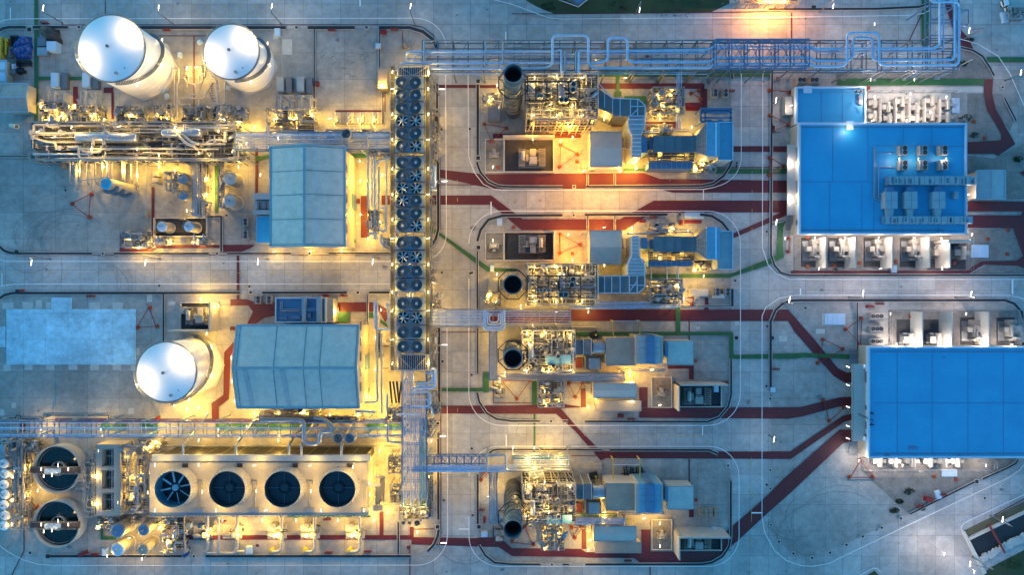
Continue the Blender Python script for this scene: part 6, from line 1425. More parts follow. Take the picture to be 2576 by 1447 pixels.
pipe([(1008,159),(1505,158,12),(1529,152,12.4),(1529,95,13.4),(1578,95,13.4),(1578,150,12.4),(1590,156,12),(1785,156),(1800,144.5),(2040,144.5),(2050,152.5),(2118,152.5),(2145,147,12.6),(2145,94,13.4),(2195,94,13.4),(2195,147,12.6),(2206,151,12),(2396,150),(2402,142),(2402,-30)],.36,12,'large pipe with the smaller square loops in the middle of the top rack',mt='rack',grp=G,bend=1.3)
pipe([(1083,172),(1370,172),(1390,164,12.6),(1390,89,13.8),(1480,89,13.8),(1480,164,12.6),(1496,171,12),(1785,170),(1800,160),(2040,159.5),(2048,166.5),(2110,166.5),(2131,160,12.6),(2131,82,14),(2211,82,14),(2211,158,12.6),(2222,163.5,12),(2404,163),(2412,155),(2412,14),(2406,4,13.4),(2342,4,13.4),(2338,-20,13.4)],.36,12,'large pipe with the tallest square loops along the top rack',mt='rack',grp=G,bend=1.3)
pipe([(1422,128,12.6),(1422,184,12.8),(1449,184,12.8),(1449,128,12.6)],.3,12.8,'pale U-shaped pipe hanging between the two upright stubs',bend=1.1)
for i,(y,z,x1) in enumerate(((146,10,1710),(149,10,1700),(152,10,1690),(178,9.5,1800),(183,9.5,1750),(187,9.5,1780))):
    pipe([(1020 if i<3 else 1085,y,z),(x1,y-1,z)],.11,z,['first','second','third','fourth','fifth','sixth'][i]+' thin line counted down inside the long top rack',mt='rack',grp='thin lines in the top rack')
for i,(y,z,x0,x1) in enumerate(((147,10,2060,2330),(173,9.5,2050,2400),(179,9.5,2040,2380),(137,10,2060,2330))):
    pipe([(x0,y,z),(x1,y,z)],.1,z,['first','second','third','fourth'][i]+' thin line in the rack right of the truss bridge',mt='rack',grp='thin lines right of the truss')
pipe([(1066,102),(1220,101.5),(1222,100),(1263,99.5),(1265,103),(1560,101),(1800,99)],.1,12.6,'thin rail pipe along the upper edge of the top rack')
pipe([(1221,104,12.6),(1221,166,12.3)],.2,12.5,'pale upright crossover pipe near the left end of the top rack'); pipe([(1265,104,12.6),(1265,160,12.3)],.24,12.5,'wider pale crossover pipe just right of the thinner one on the top rack'); pipe([(1067,102,12.5),(1067,165,12)],.28,12.4,'silver crossover pipe closing the left end of the top rack')
for i,x in enumerate((1240,1250,)): pass
m = MB()
for (xa,xb,y) in ((1360,1510,117),(1545,1590,114),(2086,2245,110),(1280,1312,115)):
    m.tube([P(xa,y+6,11),P(xa,y,12.8),P(xb,y,12.8),P(xb,y+6,11)],.09,6,.4)
solo('small_loop_pipes','small thin looped lines above the large pipes of the top rack','pipe',m,M['rack'])
# rack legs with slanted struts to concrete feet (south side)
for i,(x,y) in enumerate(((1578,202),(1653,205),(1724,203),(1782,206),(1979,200),(2119,199),(2197,200),(2272,198),(2302,196),(2357,196))):
    c = P(x,y); m = MB(); m.beam(c,(c.x*1.0+ (0),c.y+.2,10.6),.4); m.cbox((c.x,c.y),1.1,1.1,0,.6); m.beam((c.x,c.y,.6),(c.x+4.4,c.y+2.6,9),.2)
    solo('rack_leg',ORD[i].replace('topmost','leftmost')+' strutted steel leg on a concrete foot below the top rack','steel leg',m,M['steel' if x > 1900 else 'dsteel'],'strutted legs of the top rack')
# left process platform rack to the fan row
rack('narrow pipe rack between the long process platform and the fan row',592,332,988,376,10,step=38,mt='bsteel',diag=3)
for i,(y,r) in enumerate(((337,.12),(341,.22),(346,.12),(351,.2),(356,.1),(360,.1),(366,.14),(371,.12))):
    pipe([(594,y),(986,y)],r,10.3,ORD[i]+' line counted down on the rack left of the upper fan row','rack','lines on the rack left of the upper fan row')
pipe([(888,347),(920,347),(924,352),(924,372)],.42,11.2,'fat pale elbow pipe right of the round silencer beside the upper fan row','wpipe')
pipe([(606,344),(675,344),(675,316)],.3,11,'pale elbow pipe rising from the rack right of the long platform')
# bottom-left long rack
rack('long violet-blue pipe rack crossing the plant above the round basins',-20,1061,1012,1101,9.5,step=30,mt='bsteel',diag=3,cols=3,sw=.17)
for i,(y,r) in enumerate(((1065,.1),(1077,.2),(1081,.08),(1094,.13),(1098,.1))):
    pipe([(-20,y),(1010,y)],r,9.9,ORD[i]+' line counted down on the long rack above the round basins','rack','lines on the long rack above the round basins')
pipe([(655,1057),(765,1057),(765,1118),(805,1118),(805,1086),(836,1086)],.62,10.8,'fattest silver pipe bending in a square U above the cooling tower',bend=1.8,n=14)
pipe([(835,1086),(838,1075),(818,1056),(790,1050)],.5,11,'fat short silver pipe bending up beside the round silencers')
pipe([(917,1060),(965,1060),(975,1072),(975,1113),(1010,1114)],.32,10.5,'silver pipe dropping right then joining the vertical pipe bundle')
for i,x in enumerate((850,879)):
    z=13; c = xy(x,1104,z); t = T('vent_silencer',['left','right'][i]+' of two large round silencers above the cooling tower','silencer',(c[0],c[1],9),'large round silencers'); r=1.38
    m = MB(); m.lathe(c,[(r,9),(r,z),(r-.12,z),(r-.15,z-.5)],36); t.part('drum', m, M['cream']); m = MB(); m.cyl(c,r-.1,z-.6,z-.45,32); t.part('baffle', m, M['black']); m = MB()
    for k in range(3): q = .35+.33*k; m.lathe(c,[(q,z-.4),(q,z-.05),(q+.12,z-.05),(q+.12,z-.4)],32)
    t.part('baffle_ring', m, M['bsteel'] if i else M['dsteel'])
c = xy(870,336,13); t = T('vent_silencer','large round silencer on the rack left of the upper fan row','silencer',(c[0],c[1],8)); m = MB(); m.lathe(c,[(1.35,8),(1.35,13),(1.2,13),(1.2,12.4)],36); t.part('drum', m, M['cream']); m = MB(); m.cyl(c,1.22,12.2,12.4,32); t.part('baffle', m, M['black']); m = MB()
for k in range(3): q = .3+.33*k; m.lathe(c,[(q,12.4),(q,12.9),(q+.1,12.9),(q+.1,12.4)],32)
t.part('baffle_ring', m, M['dsteel'])
# vertical bundle
rack('upright pipe rack carrying the vertical bundle below the fan row',1011,932,1072,1276,11,axis='y',step=30,mt='bsteel',diag=3)
xs = [1015,1019,1023,1027,1033,1039,1044,1049,1054,1059,1064,1069]
for i,x in enumerate(xs):
    y0 = 915 if i < 6 else (980+12*(i%3)); y1 = (1272-(i%4)*6)
    pipe([(x,y0),(x+.5*(i%2),y1)],[.12,.1,.14,.09,.18,.1,.16,.12,.09,.14,.1,.09][i],11.4+.12*(i%3),(ORD[i].replace('topmost','leftmost'))+' line from the left in the vertical pipe bundle','rack','lines in the vertical pipe bundle')
for i,pts in enumerate(([(1083,929),(1095,929),(1095,976),(1042,976)],[(1072,938),(1088,938),(1088,966),(1048,966)],[(1035,986),(1082,986),(1082,1023),(1034,1023)],[(1036,1006),(1076,1006),(1076,1014)],[(1000,1043),(1058,1043)],[(1072,1022),(1088,1028),(1088,1046)])):
    pipe(pts,[.42,.36,.3,.16,.24,.24][i],12,ORD[i]+' looping pipe crossing the top of the vertical bundle','rack','loops on the vertical bundle',bend=1.3)
t,_ = platform('valve_platform','lit valve platform right of the vertical pipe bundle',1072,1018,1104,1040,9,nx=3,ny=2,seed=71); clutter(t,1074,985,1100,1038,8,10,22,71,white=.7)
t,_ = platform('end_platform','bright braced platform with three vents at the foot of the vertical bundle',1004,1276,1078,1306,9,nx=4,ny=2,seed=72,truss=True); clutter(t,1006,1280,1076,1304,8,10,26,72,white=.8); gear(t,1008,1282,1074,1302,9,10,72)
for i,(x,y,r) in enumerate(((1014,1317.5,.62),(1030,1317.5,.62),(1049,1318,.9))): silencer(x,y,10,['left small','middle small','right larger'][i]+' dark round vent below the braced end platform',r,5)
for i,(x0,y0,x1,y1) in enumerate(((978,1148,1010,1190),(982,1220,1011,1264),(976,1028,1010,1060),(1074,1192,1088,1300),(1056,1056,1088,1100))):
    t,_ = platform('side_platform',['upper left','lower left','short upper','tall right','upper right'][i]+' small valve platform clamped beside the vertical pipe bundle',x0,y0,x1,y1,7,nx=2,ny=3,seed=80+i,holes=True); clutter(t,x0,y0,x1,y1,5,8.2,18,80+i,white=.7)
t = T('cable_ladder','black V-shaped cable ladders hanging left of the vertical bundle','cable ladder',P(994,990)); 
for (xa,xb) in ((981,986),(989,997),(998,1004),(1010,1003)): m = MB(); m.beam(P(xa,960,9),P(xb,1014,5),.5,.15); t.part('ladder_run', m, M['black'])
# pipe bridge in the middle
rack('white-lit pipe bridge from the fan row to the second boiler deck',1083,779,1436,822,10.5,step=36,mt='steel',diag=1,cols=4,name='pipe_bridge')
for i in range(10):
    y = 783+i*3.7; pipe([(1084,y),(1212 if i > 3 else 1432,y)],[.1,.07,.12,.07,.15,.09,.12,.08,.07,.15][i],10.9,ORD[i]+' line counted down on the middle pipe bridge','rack','lines on the middle pipe bridge')
for i,(x0,x1,y0,y1) in enumerate(((1217,1269,784,830),(1221,1264,788,824),(1226,1259,791,818),(1231,1254,794,811))):
    pipe([(x0+6,y0-2),(x0,y0),(x0,y1),(x1,y1),(x1,y0-4)],.3-.04*i,11.6+.1*i,['outermost','second','third','innermost'][i]+' square U loop hanging from the middle pipe bridge','rack','U loops on the middle bridge',bend=1.0)
for i,y in enumerate((784,790,796,802,808,815)): pipe([(1272,y),(1436,y)],.1+.03*(i%3),11,ORD[i]+' line right of the U loops on the middle bridge','rack','lines right of the U loops')
for k,(dy,nm) in enumerate(((0,'upper'),(366,'lower'))):
    y0 = 832 if not k else 1184; ye = 941 if not k else 1301
    for i in range(5):
        x = 1233.5+i*3.4; yb = (ye+15-i*3.4) if not k else (ye+14-i*3.4)
        pipe([(x,y0),(x,yb),(1570 if not k else 1272-i*2,yb)],[.16,.12,.18,.12,.16][i],7.5,ORD[i].replace('topmost','outermost')+' line of the '+nm+' bundle turning right around a chimney','pipe',nm+' bundle turning right around a chimney',bend=.8)
    rack(nm+' slim rack under the bundle left of the '+['third','bottom'][k]+' chimney',1231,y0,1250,ye+16,7.2,axis='y',step=28,mt='bsteel',diag=3)
for i,y in enumerate((1305,1309.5,1314,1318.5)): pipe([(1447,y),(1571,y),(1571,y+4)],.14+.03*(i%2),6.5,ORD[i]+' line counted down in the bundle above the lower long cabin','rack','bundle above the lower long cabin')
for i,y in enumerate((938,)): pass
rack('upper slim rack above the upper long cabin',1440,940,1572,960,6.3,step=33,mt='steel',cols=2)
rack('lower slim rack above the lower long cabin',1447,1303,1572,1321,6.0,step=31,mt='steel',cols=2)
for i,(y,o) in enumerate(((933,0),(1293,1))): 
    pipe([(1555,y+6),(1555,y-1),(1560,y-3),(1672,y-3)],.2,4.5,['upper','lower'][o]+' thin pipe hooking right beneath the generator block','pipe'); pipe([(1562,y+5),(1562,y+2),(1672,y+1)],.16,4.5,['upper','lower'][o]+' second thin pipe just beneath the generator block','pipe')
# second bridge
rack('lower blue truss bridge from the vertical bundle to the bottom boiler',1072,1149,1224,1172,10.5,step=19,mt='bsteel',truss=True,cols=8,name='pipe_bridge')
for i,y in enumerate((1172,1175.5,1179,1182,1186)): pipe([(1040 if i<4 else 1030,y),(1300,y)],[.14,.14,.18,.12,.3][i],10.6,ORD[i]+' line counted down on the lower blue bridge','rack','lines on the lower blue bridge')
pipe([(1225,1185),(1225,1145),(1273,1145),(1273,1185),(1434,1183)],.36,11.6,'large square loop where the lower blue bridge meets the bottom boiler','pipe')
pipe([(1108,1200),(1231,1200)],.06,9,'thin single line strung below the lower blue bridge')
rack('pale lit rack above the bottom boiler deck stairs',1290,1146,1432,1182,10,step=35,mt='steel',truss=True,cols=2)
for i in range(5): y = 1151+i*6; pipe([(1292,y),(1432,y)],.12+.04*(i%2),10.3,ORD[i]+' line counted down on the pale rack above the bottom boiler','rack','lines on the pale rack above the bottom boiler')
# lines between second boiler and skid
for i,(y,x0,x1) in enumerate(((761,1440,1640),(765,1440,1690),(769,1435,1700),(773,1435,1705),(777,1440,1600))): pipe([(x0,y),(x1,y)]+([(1709,y-4),(1709,722)] if i == 3 else []),[.2,.1,.14,.24,.1][i],6,ORD[i]+' line counted down in the blue run below the second boiler deck','rack','blue run below the second boiler deck')
for i,x in enumerate((1703,1706.5,1710,1714)): pipe([(x,178,9),(x,200,7),(x-1.5,325,5)],.1+.03*(i%2),7,ORD[i].replace('topmost','leftmost')+' thin riser through the right side of the topmost pipework skid','rack','thin risers through the topmost skid')
for i,x in enumerate((1638,1678,1702,1706)): pipe([(x,662,5),(x,704,6)],.09+.03*(i%2),6,ORD[i].replace('topmost','leftmost')+' thin line joining bus duct to the second pipework skid','rack','thin lines into the second skid')
# pipes beside halls and fan row
for i,(pts,r) in enumerate((([(926,388),(926,530),(933,545),(933,580)],.3),([(936,388),(936,520)],.24),([(943,385),(943,600),(948,600)],.34),([(953,420),(953,578),(970,582)],.3),([(972,388),(972,580)],.26),([(948,415),(952,405),(980,396)],.3),([(926,588),(950,588)],.36),([(958,522),(970,522),(970,580)],.26),([(958,590),(958,612),(968,620),(985,620)],.28),([(940,378),(985,378)],.3))):
    pipe(pts,r,8,ORD[i]+' pale pipe between the upper hall and the middle fan row' if i else 'leftmost pale pipe between the upper hall and the middle fan row','rack','pale pipes right of the upper hall',bend=1.0)
for i,(pts,r) in enumerate((([(943,757),(943,825),(950,829),(985,829)],.34),([(949,760),(949,830),(949,1000)],.3),([(960,840),(960,1040)],.26),([(918,1012),(950,1012),(950,985)],.3),([(974,770),(977,760),(977,820)],.3),([(974,990),(974,1050),(968,1057),(918,1057)],.3),([(895,1035),(945,1037)],.42),([(1003,1068),(1016,1068)],.2))):
    pipe(pts,r,7,ORD[i]+' pipe right of the lower hall' if i else 'tall hooked pipe right of the lower hall','rack','pipes right of the lower hall',bend=1.0)
for i,(pts,r) in enumerate((([(1080,417),(1094,417),(1094,470),(1080,470)],.36),([(1082,427),(1087,427),(1087,460),(1080,460)],.3),([(1080,478),(1098,478)],.3))):
    pipe(pts,r,9,['outer','inner','short lower'][i]+' silver loop sticking out right of the middle fan row','rack','silver loops right of the fan row',bend=1.0)
for i,(x0,y0,x1,y1,z) in enumerate(((927,530,950,578,8),(965,600,985,622,8),(928,375,992,392,8),(1083,275,1103,336,6),(1084,345,1100,400,6),(1080,655,1092,710,6),(1084,738,1106,776,6),(1088,840,1100,940,4),(946,832,955,900,5),(664,1030,800,1052,3),(655,1049,900,1064,6))):
    t,_ = platform('valve_skid','lit valve and pipe skid',x0,y0,x1,y1,z,nx=2,ny=2,seed=90+i,railing=i<8,cat='equipment'); clutter(t,x0,y0,x1,y1,z-1,z+1.4,18 if i < 9 else 34,90+i,white=.7,fat=.14 if i<9 else .2); gear(t,x0,y0,x1,y1,z,5 if i<9 else 14,190+i,.9)
    PEND.append((t.o,'lit valve and pipe skid',((x0+x1)/2,(y0+y1)/2)))
m = MB(); m.dbox(950,172,974,222,0,3.4); m.dbox(943,186,951,213,0,2.2); solo('electrical_kiosk','pale ribbed kiosk at the upper left end of the fan row','cabin',m,M['ribt'])
m = MB(); m.dbox(1227,266,1258,300,0,4); solo('ribbed_cabinet','pale ribbed cabinet just left of the topmost chimney','cabinet',m,M['ribg'])
m = MB(); m.dbox(1228,700,1258,735,0,4); solo('ribbed_cabinet','pale ribbed cabinet just left of the second chimney','cabinet',m,M['ribg'])

# ================================================================ LEFT PROCESS AREA
ZL = 9
lp,_ = platform('process_platform','long bright process platform packed with drums and pipes, far left',78,308,592,402,ZL,nx=14,ny=3,seed=101,levels=(4.5,),cat='process platform')
clutter(lp,82,312,588,398,ZL-2,ZL+2.2,100-25,102,fat=.2,white=.65); gear(lp,85,312,588,398,ZL,44,103,1.3)
lp2,_ = platform('process_platform','lower walkway platform joined under the long process platform',110,385,630,405,6,nx=12,ny=1,seed=104); clutter(lp2,112,386,620,403,5,7,46,105,white=.7)
def hdrum(x0,y0,x1,y1,z,r,label,mt='pipe',legs=True,group=None):
    t = T('horizontal_drum',label,'vessel',P((x0+x1)/2,(y0+y1)/2),group); m = MB(); a=P(x0,y0,z); b=P(x1,y1,z); m.drum(a,b,r,26); t.part('shell', m, M[mt])
    if legs:
        for u in (.2,.8): c = a.lerp(b,u); m = MB(); m.box(c.x-.2,c.y-r*.8,0,c.x+.2,c.y+r*.8,z-r*.7); t.part('saddle', m, M['cream'])
    m = MB(); 
    for u in (.15,.35,.55,.8): c = a.lerp(b,u); m.cyl((c.x,c.y),.22,z+r*.8,z+r+.5,10); m.cyl((c.x,c.y),.32,z+r+.45,z+r+.55,10)
    t.part('nozzle', m, M['wpipe']); return t
hdrum(196,345,342,346,ZL+2.4,1.25,'longest silver horizontal drum on the long process platform')
hdrum(413,334,503,334,ZL+2.2,1.25,'shorter silver drum in the right half of the long process platform')
for i,pts in enumerate(([(234,362),(236,345),(243,340),(255,340)],[(262,364),(260,350),(260,335),(268,330),(275,338)],[(290,338),(290,352)],[(296,338),(296,352)],[(302,338),(302,352)],[(325,336),(330,352)],[(445,336),(470,362),(490,368)],[(458,334),(478,356),(500,362)],[(462,312),(462,330)],[(468,312),(468,330)],[(200,370),(206,380),(220,383),(250,382),(258,374),(258,366)],[(172,371),(200,371)],[(540,352),(560,352),(567,358),(567,330)],[(520,358),(530,352),(555,352)],[(80,335),(82,345),(100,352),(118,358),(140,358),(142,378)],[(84,314),(84,330)],[(86,313),(145,313)],[(118,310),(122,318),(148,318)],[(360,383),(475,387)],[(475,362),(567,362)])):
    pipe(pts,[.42,.42,.2,.2,.2,.3,.42,.38,.2,.2,.45,.4,.35,.3,.36,.3,.22,.34,.2,.2][i],ZL+3.2 if i < 10 else ZL+1.8,(ORD+['twenty-first'])[i].replace('topmost','first')+' curved white pipe weaving over the long process platform','wpipe','curved pipes on the long platform',bend=1.4)
c = xy(35,316,12); t = T('vent_stack','short leaning dark-mouthed vent left of the long process platform','vent',(P(70,330).x,P(70,330).y,0)); m = MB(); a_=Vector((P(66,328).x,P(66,328).y,6)); b_=Vector((c[0],c[1],11)); m.tube([a_,b_],.62,16); t.part('pipe', m, M['beige']); m = MB(); d_=(b_-a_).normalized(); m.tube([b_+d_*.005,b_+d_*.03],.5,16); t.part('mouth', m, M['black'])
# boiler-feed pump sets (pairs)
def pumpset(x,y,label,blue=False):
    t = T('feed_pump_set',label,'pump set',P(x,y),'pump sets with vertical pipes'); c = P(x,y)
    m = MB(); m.box(c.x-2.6,c.y-4.6,0,c.x+2.2,c.y+3.5,.3); t.part('plinth', m, M['curb']); 
    m = MB(); m.box(c.x-2.3,c.y+3.9,0,c.x-.3,c.y+8.0,2.2); t.part('drive_cabinet', m, M['lblue'] if blue else M['bluew']); m = MB(); m.box(c.x+.1,c.y+3.6,0,c.x+1.9,c.y+8.3,1.5); t.part('motor_frame', m, M['dsteel'])
    for k,(dx,h) in enumerate(((-2.4,2.5),(-.6,3.2),(1.5,2.2))):
        m = MB(); m.tube([(c.x+dx,c.y-6,1.2),(c.x+dx,c.y-1,h),(c.x+dx,c.y+2.6,h),(c.x+dx+1.6,c.y+1.2,1)],.3,10,.7); t.part('pipe', m, M['wpipe'])
        m = MB(); m.dome((c.x+dx,c.y-2.6-k*.6),.5+.12*(k==1),.3,h+.3,.4,16); t.part('valve_body', m, M['wpipe'])
    clutter(t,x-22,y+5,x+22,y+40,.6,2.6,12,int(x),fat=.14,white=.8)
for (x,y,l,b) in ((160,257,'leftmost pump set above the long process platform',0),(238,257,'second pump set above the long process platform',0),(722,268,'left pump set right of the second white tank',1),(772,268,'right pump set right of the second white tank',1)): pumpset(x,y,l,b)
for i,(x,y) in enumerate(((475,180),(510,180),(850,296),(882,296),(915,296),(945,296))):
    t = T('process_pump',['left small pump between the two upper tanks','right small pump between the two upper tanks','leftmost pump in the row under the thin red line','second pump in the row under the thin red line','third pump in the row under the thin red line','rightmost pump in the row under the thin red line'][i],'pump',P(x,y),'small pumps with bent pipes'); c = P(x,y)
    m = MB(); m.box(c.x-.9,c.y-1.6,0,c.x+.9,c.y+1.6,.3); t.part('plinth', m, M['curb']); m = MB(); m.drum((c.x,c.y+1.2,1),(c.x,c.y-.2,1),.45,14); t.part('motor', m, M['steel']); m = MB(); m.cyl((c.x,c.y-1),.5,.3,1.5,16); t.part('casing', m, M['cream'])
    m = MB(); m.tube([(c.x,c.y-1,1.2),(c.x-.9,c.y-2.2,1.2),(c.x,c.y-3.2,1.2),(c.x,c.y-5,1.2)],.2,8,.4); t.part('pipe', m, M['wpipe'])
for i,(x0,y0,x1,y1) in enumerate(((100,255,160,305),(168,262,240,305),(292,266,362,304),(388,262,428,304),(460,268,512,304),(534,262,576,304),(586,268,615,304),(670,272,790,330),(820,325,992,345))):
    t,_ = platform('pipe_manifold','lit manifold of pale pipes',x0,y0,x1,y1,3.2,nx=3,ny=2,seed=120+i,railing=False,cat='equipment'); clutter(t,x0,y0,x1,y1,1.4,4,22,120+i,fat=.2,white=.9); gear(t,x0,y0,x1,y1,.4,7,140+i,1.2)
    PEND.append((t.o,'lit manifold of pale pipes',((x0+x1)/2,(y0+y1)/2)))
for i,(pts,r) in enumerate((([(437,170),(449,170),(449,205),(445,210),(445,300)],.26),([(438,178),(438,305)],.2),([(474,185),(474,210),(490,210),(492,238),(475,240),(474,246)],.22),([(510,185),(510,208),(495,210)],.22),([(500,188),(500,300)],.22),([(445,247),(515,247),(518,228),(532,227)],.22),([(528,185),(545,202),(545,300)],.24),([(524,180),(532,182),(548,202),(548,300)],.2),([(566,208),(566,260),(552,268),(550,290)],.22),([(548,227),(566,227)],.2),([(450,247),(450,262),(478,262),(480,272)],.22),([(545,375-105),(566,270)],.18))):
    pipe(pts,r,2.6,(ORD[i] if i else 'leftmost')+' thin white pipe line on the ground between the upper tanks and platform','wpipe','ground pipes between the upper tanks',bend=.8)
m = MB(); a=P(532,205,2.5); b=P(540,250,2.5)
for k in range(9): y=a.y+(b.y-a.y)*k/8; m.beam((a.x-.2+.6*math.sin(k/8*PI)*-1,y,1+1.6*math.sin(k/8*PI)),(a.x+.9,y,1+1.6*math.sin(k/8*PI)),.08)
m.tube([(a.x,a.y,1.5),(a.x-.7,(a.y+b.y)/2,3),(a.x,b.y,1.5)],.06,5); solo('crossover_step','small dark curved stile over the pipes between the upper tanks','steps',m,M['black'])
for i,(x,y) in enumerate(((417,227),(422,243),(575,222),(505,107),(455,140))):
    m = MB(); c=P(x,y); m.cbox((c.x,c.y),1.5,1.0,0,1.0,.7+i); m.cbox((c.x,c.y),1.0,.6,1.0,1.15,.7+i); solo('field_cabinet','small grey field cabinet on the concrete','cabinet',m,M['bluew'],'small field cabinets',auto=(x,y))
# vertical pipes down from the platform
for i,(x,y0,y1,r) in enumerate(((176,400,455,.26),(183,402,440,.2),(191,395,470,.45),(200,402,450,.2),(220,402,458,.2),(232,410,476,.36),(240,402,456,.2),(257,400,455,.26),(272,405,450,.42),(281,398,448,.3),(308,402,456,.3),(313,402,458,.26),(330,410,452,.24),(345,402,465,.22),(367,402,560,.1))):
    pipe([(x,y0,6),(x,y0+10,4),(x,y1,2.6),(x+4,y1+6,1)],r,4,(ORD[i] if i else 'leftmost')+' pale pipe hanging down below the long process platform','wpipe','pale pipes below the long platform')
pipe([(195,455),(262,447)],.2,10,'pale diagonal pipe touching the tall blue-capped vessel','wpipe')
def vessel(x,y,r_map,h,label,cap='lblue',group=None,cage=True,cat='vessel',domeh=.35):
    s=(H-h)/H; r=r_map*K*s; c=xy(x,y,h); t=T('round_vessel',label,cat,(c[0],c[1],0),group); m=MB(); m.lathe(c,[(r,.3),(r,h-.3)],36); t.part('shell', m, M['cream']); m=MB(); m.dome(c,r+.01,h-.35,h-.3,r*domeh,36); t.part('domed_top', m, M[cap])
    m=MB(); m.cyl(c,.28,h,h+r*domeh+.35,12); m.cyl((c[0]-r*.5,c[1]+r*.3),.16,h-.2,h+.7,8); t.part('nozzle', m, M['steel'])
    m=MB(); m.cyl(c,r+.25,0,.3,24); t.part('skirt', m, M['curb'])
    if cage:
        m=MB(); rail(m,c,r+.1,h-.3,PI*.1,PI*1.1,14,.9,.07)
        a=PI*.55
        for k in range(int(h/.35)): z=.5+k*.35; q=(c[0]+(r+.25)*math.cos(a),c[1]+(r+.25)*math.sin(a)); m.beam((q[0]-.25,q[1],z),(q[0]+.25,q[1],z),.05)
        t.part('ladder_and_rail', m, M['dsteel'])
    return t
tv=vessel(265,461,14.5,13.7,'tall slender vessel with bright blue cap leaning out left of the lower pipes','blue')
m=MB(); 
for z,a0 in ((4,0),(8,1),(11.5,2)): c=xy(265,461,13.7); r=14.5*K*.93; m.lathe(c,[(r+.05,z),(r+1.1,z),(r+1.1,z+.08),(r+.05,z+.08)],18,False,-PI*.9+a0*.2,-PI*.2+a0*.2); rail(m,c,r+1.05,z,-PI*.9+a0*.2,-PI*.2+a0*.2,10,1,.07)
tv.part('ring_platform', m, M['dsteel'])
vessel(577.5,448,17.5,5,'upper of two round vessels with blue-grey tops beside the green strip','lblue','twin round vessels beside the green strip'); vessel(577.5,504.5,17,5,'lower of two round vessels with blue-grey tops beside the green strip','lblue','twin round vessels beside the green strip')
vessel(459,448,13,5.5,'upper small dark-topped vessel in the caged piping left of the green strip','bsteel','small caged vessels'); vessel(460,492,11.5,5.5,'lower small dark-topped vessel in the caged piping left of the green strip','bsteel','small caged vessels')
for i,(x,y,r,cp) in enumerate(((295,1337,18,'lblue'),(360,1335,14.5,'bsteel'),(295,1384,17,'bluew'),(359,1384,14.5,'cream'))): vessel(x,y,r,6,['upper left','upper right','lower left','lower right'][i]+' of four small vessels at the bottom left','bsteel' if i < 2 else cp,'four small vessels at the bottom left')
t=T('bund','dark walled bund with two small white tanks','bund',P(457,571)); m=MB(); a=P(390,548); b=P(524,596); m.box(a.x,b.y,.02,b.x,a.y,.1); t.part('bund_floor', m, M['dgravel_shade']); m=MB(); m.box(a.x,b.y,0,a.x+.25,a.y,1); m.box(b.x-.25,b.y,0,b.x,a.y,1); m.box(a.x+.25,b.y,0,b.x-.25,b.y+.25,1); m.box(a.x+.25,a.y-.25,0,b.x-.25,a.y,1); t.part('bund_wall', m, M['curb'])
vessel(406,570,12.8,5,'left small white tank in the dark bund','bluew','small tanks in the dark bund',cat='small tank'); vessel(474,570,12.8,5,'right small white tank in the dark bund','bluew','small tanks in the dark bund',cat='small tank')
for i,(x0,y0,x1,y1,lab) in enumerate(((418,432,442,478,'caged valve rack left of the small dark-topped vessels'),(484,405,516,540,'tall vertical pipe rack left of the green strip'),(306,583,380,622,'bright chemical skid with white pots beside the red corner path'),(390,598,420,615,'left small lit skid below the dark bund'),(484,598,520,615,'right small lit skid below the dark bund'),(490,392,560,412,'upper cross rack above the green strip'),(551,412,562,520,'narrow vertical rack left of the twin round vessels'))):
    t,_=platform('process_skid',lab,x0,y0,x1,y1,4 if i!=2 else 3,nx=2 if x1-x0<50 else 4,ny=4 if y1-y0>60 else 2,seed=160+i,railing=i in (0,1,2)); clutter(t,x0,y0,x1,y1,2.5,5,30 if i in (1,2) else 16,160+i,white=.7); gear(t,x0+1,y0+1,x1-1,y1-1,3 if i==2 else 4,14 if i==2 else 5,170+i)
for i,x in enumerate((487,491,495,501,508)): pipe([(x,400),(x,540),(x+8,545)],.12+.04*(i%3),6,(ORD[i] if i else 'leftmost')+' line in the vertical rack left of the green strip','pipe','lines left of the green strip')
for i,(x0,y0,x1,y1) in enumerate(((383,432,399,444),(383,447,399,459),(373,398,399,415),(506,465,518,480),(146,408,156,422),(451,546,465,552),(352,533,366,547),(455,598,468,612))): m=MB(); m.dbox(x0,y0,x1,y1,0,2.2); m.dbox(x0+2,y0+2,x1-2,y1-2,2.2,2.4); solo('control_cabinet','cream control cabinet standing alone','cabinet',m,M['cream'],'cream control cabinets',auto=((x0+x1)/2,(y0+y1)/2))
# hall annex on the left side of the upper hall
t=T('hall_annex','blue-roofed annex clinging to the left side of the upper hall','building',P(662,550)); m=MB(); m.dbox(644,542,680,612,0,5); t.part('low_wing', m, M['lblue']); m=MB(); m.dbox(646,545,679,609,5.01,5.1); t.part('roof', m, M['blue']); m=MB(); m.dbox(636,486,680,502,0,6); m.dbox(640,505,680,526,0,5.4); m.dbox(636,528,680,539,0,6); t.part('cooler_casing', m, M['lblue']); m=MB(); m.dbox(647,507,652,525,5.4,6.3); m.dbox(663,507,668,525,5.4,6.3); t.part('cooler_frame', m, M['dsteel'])
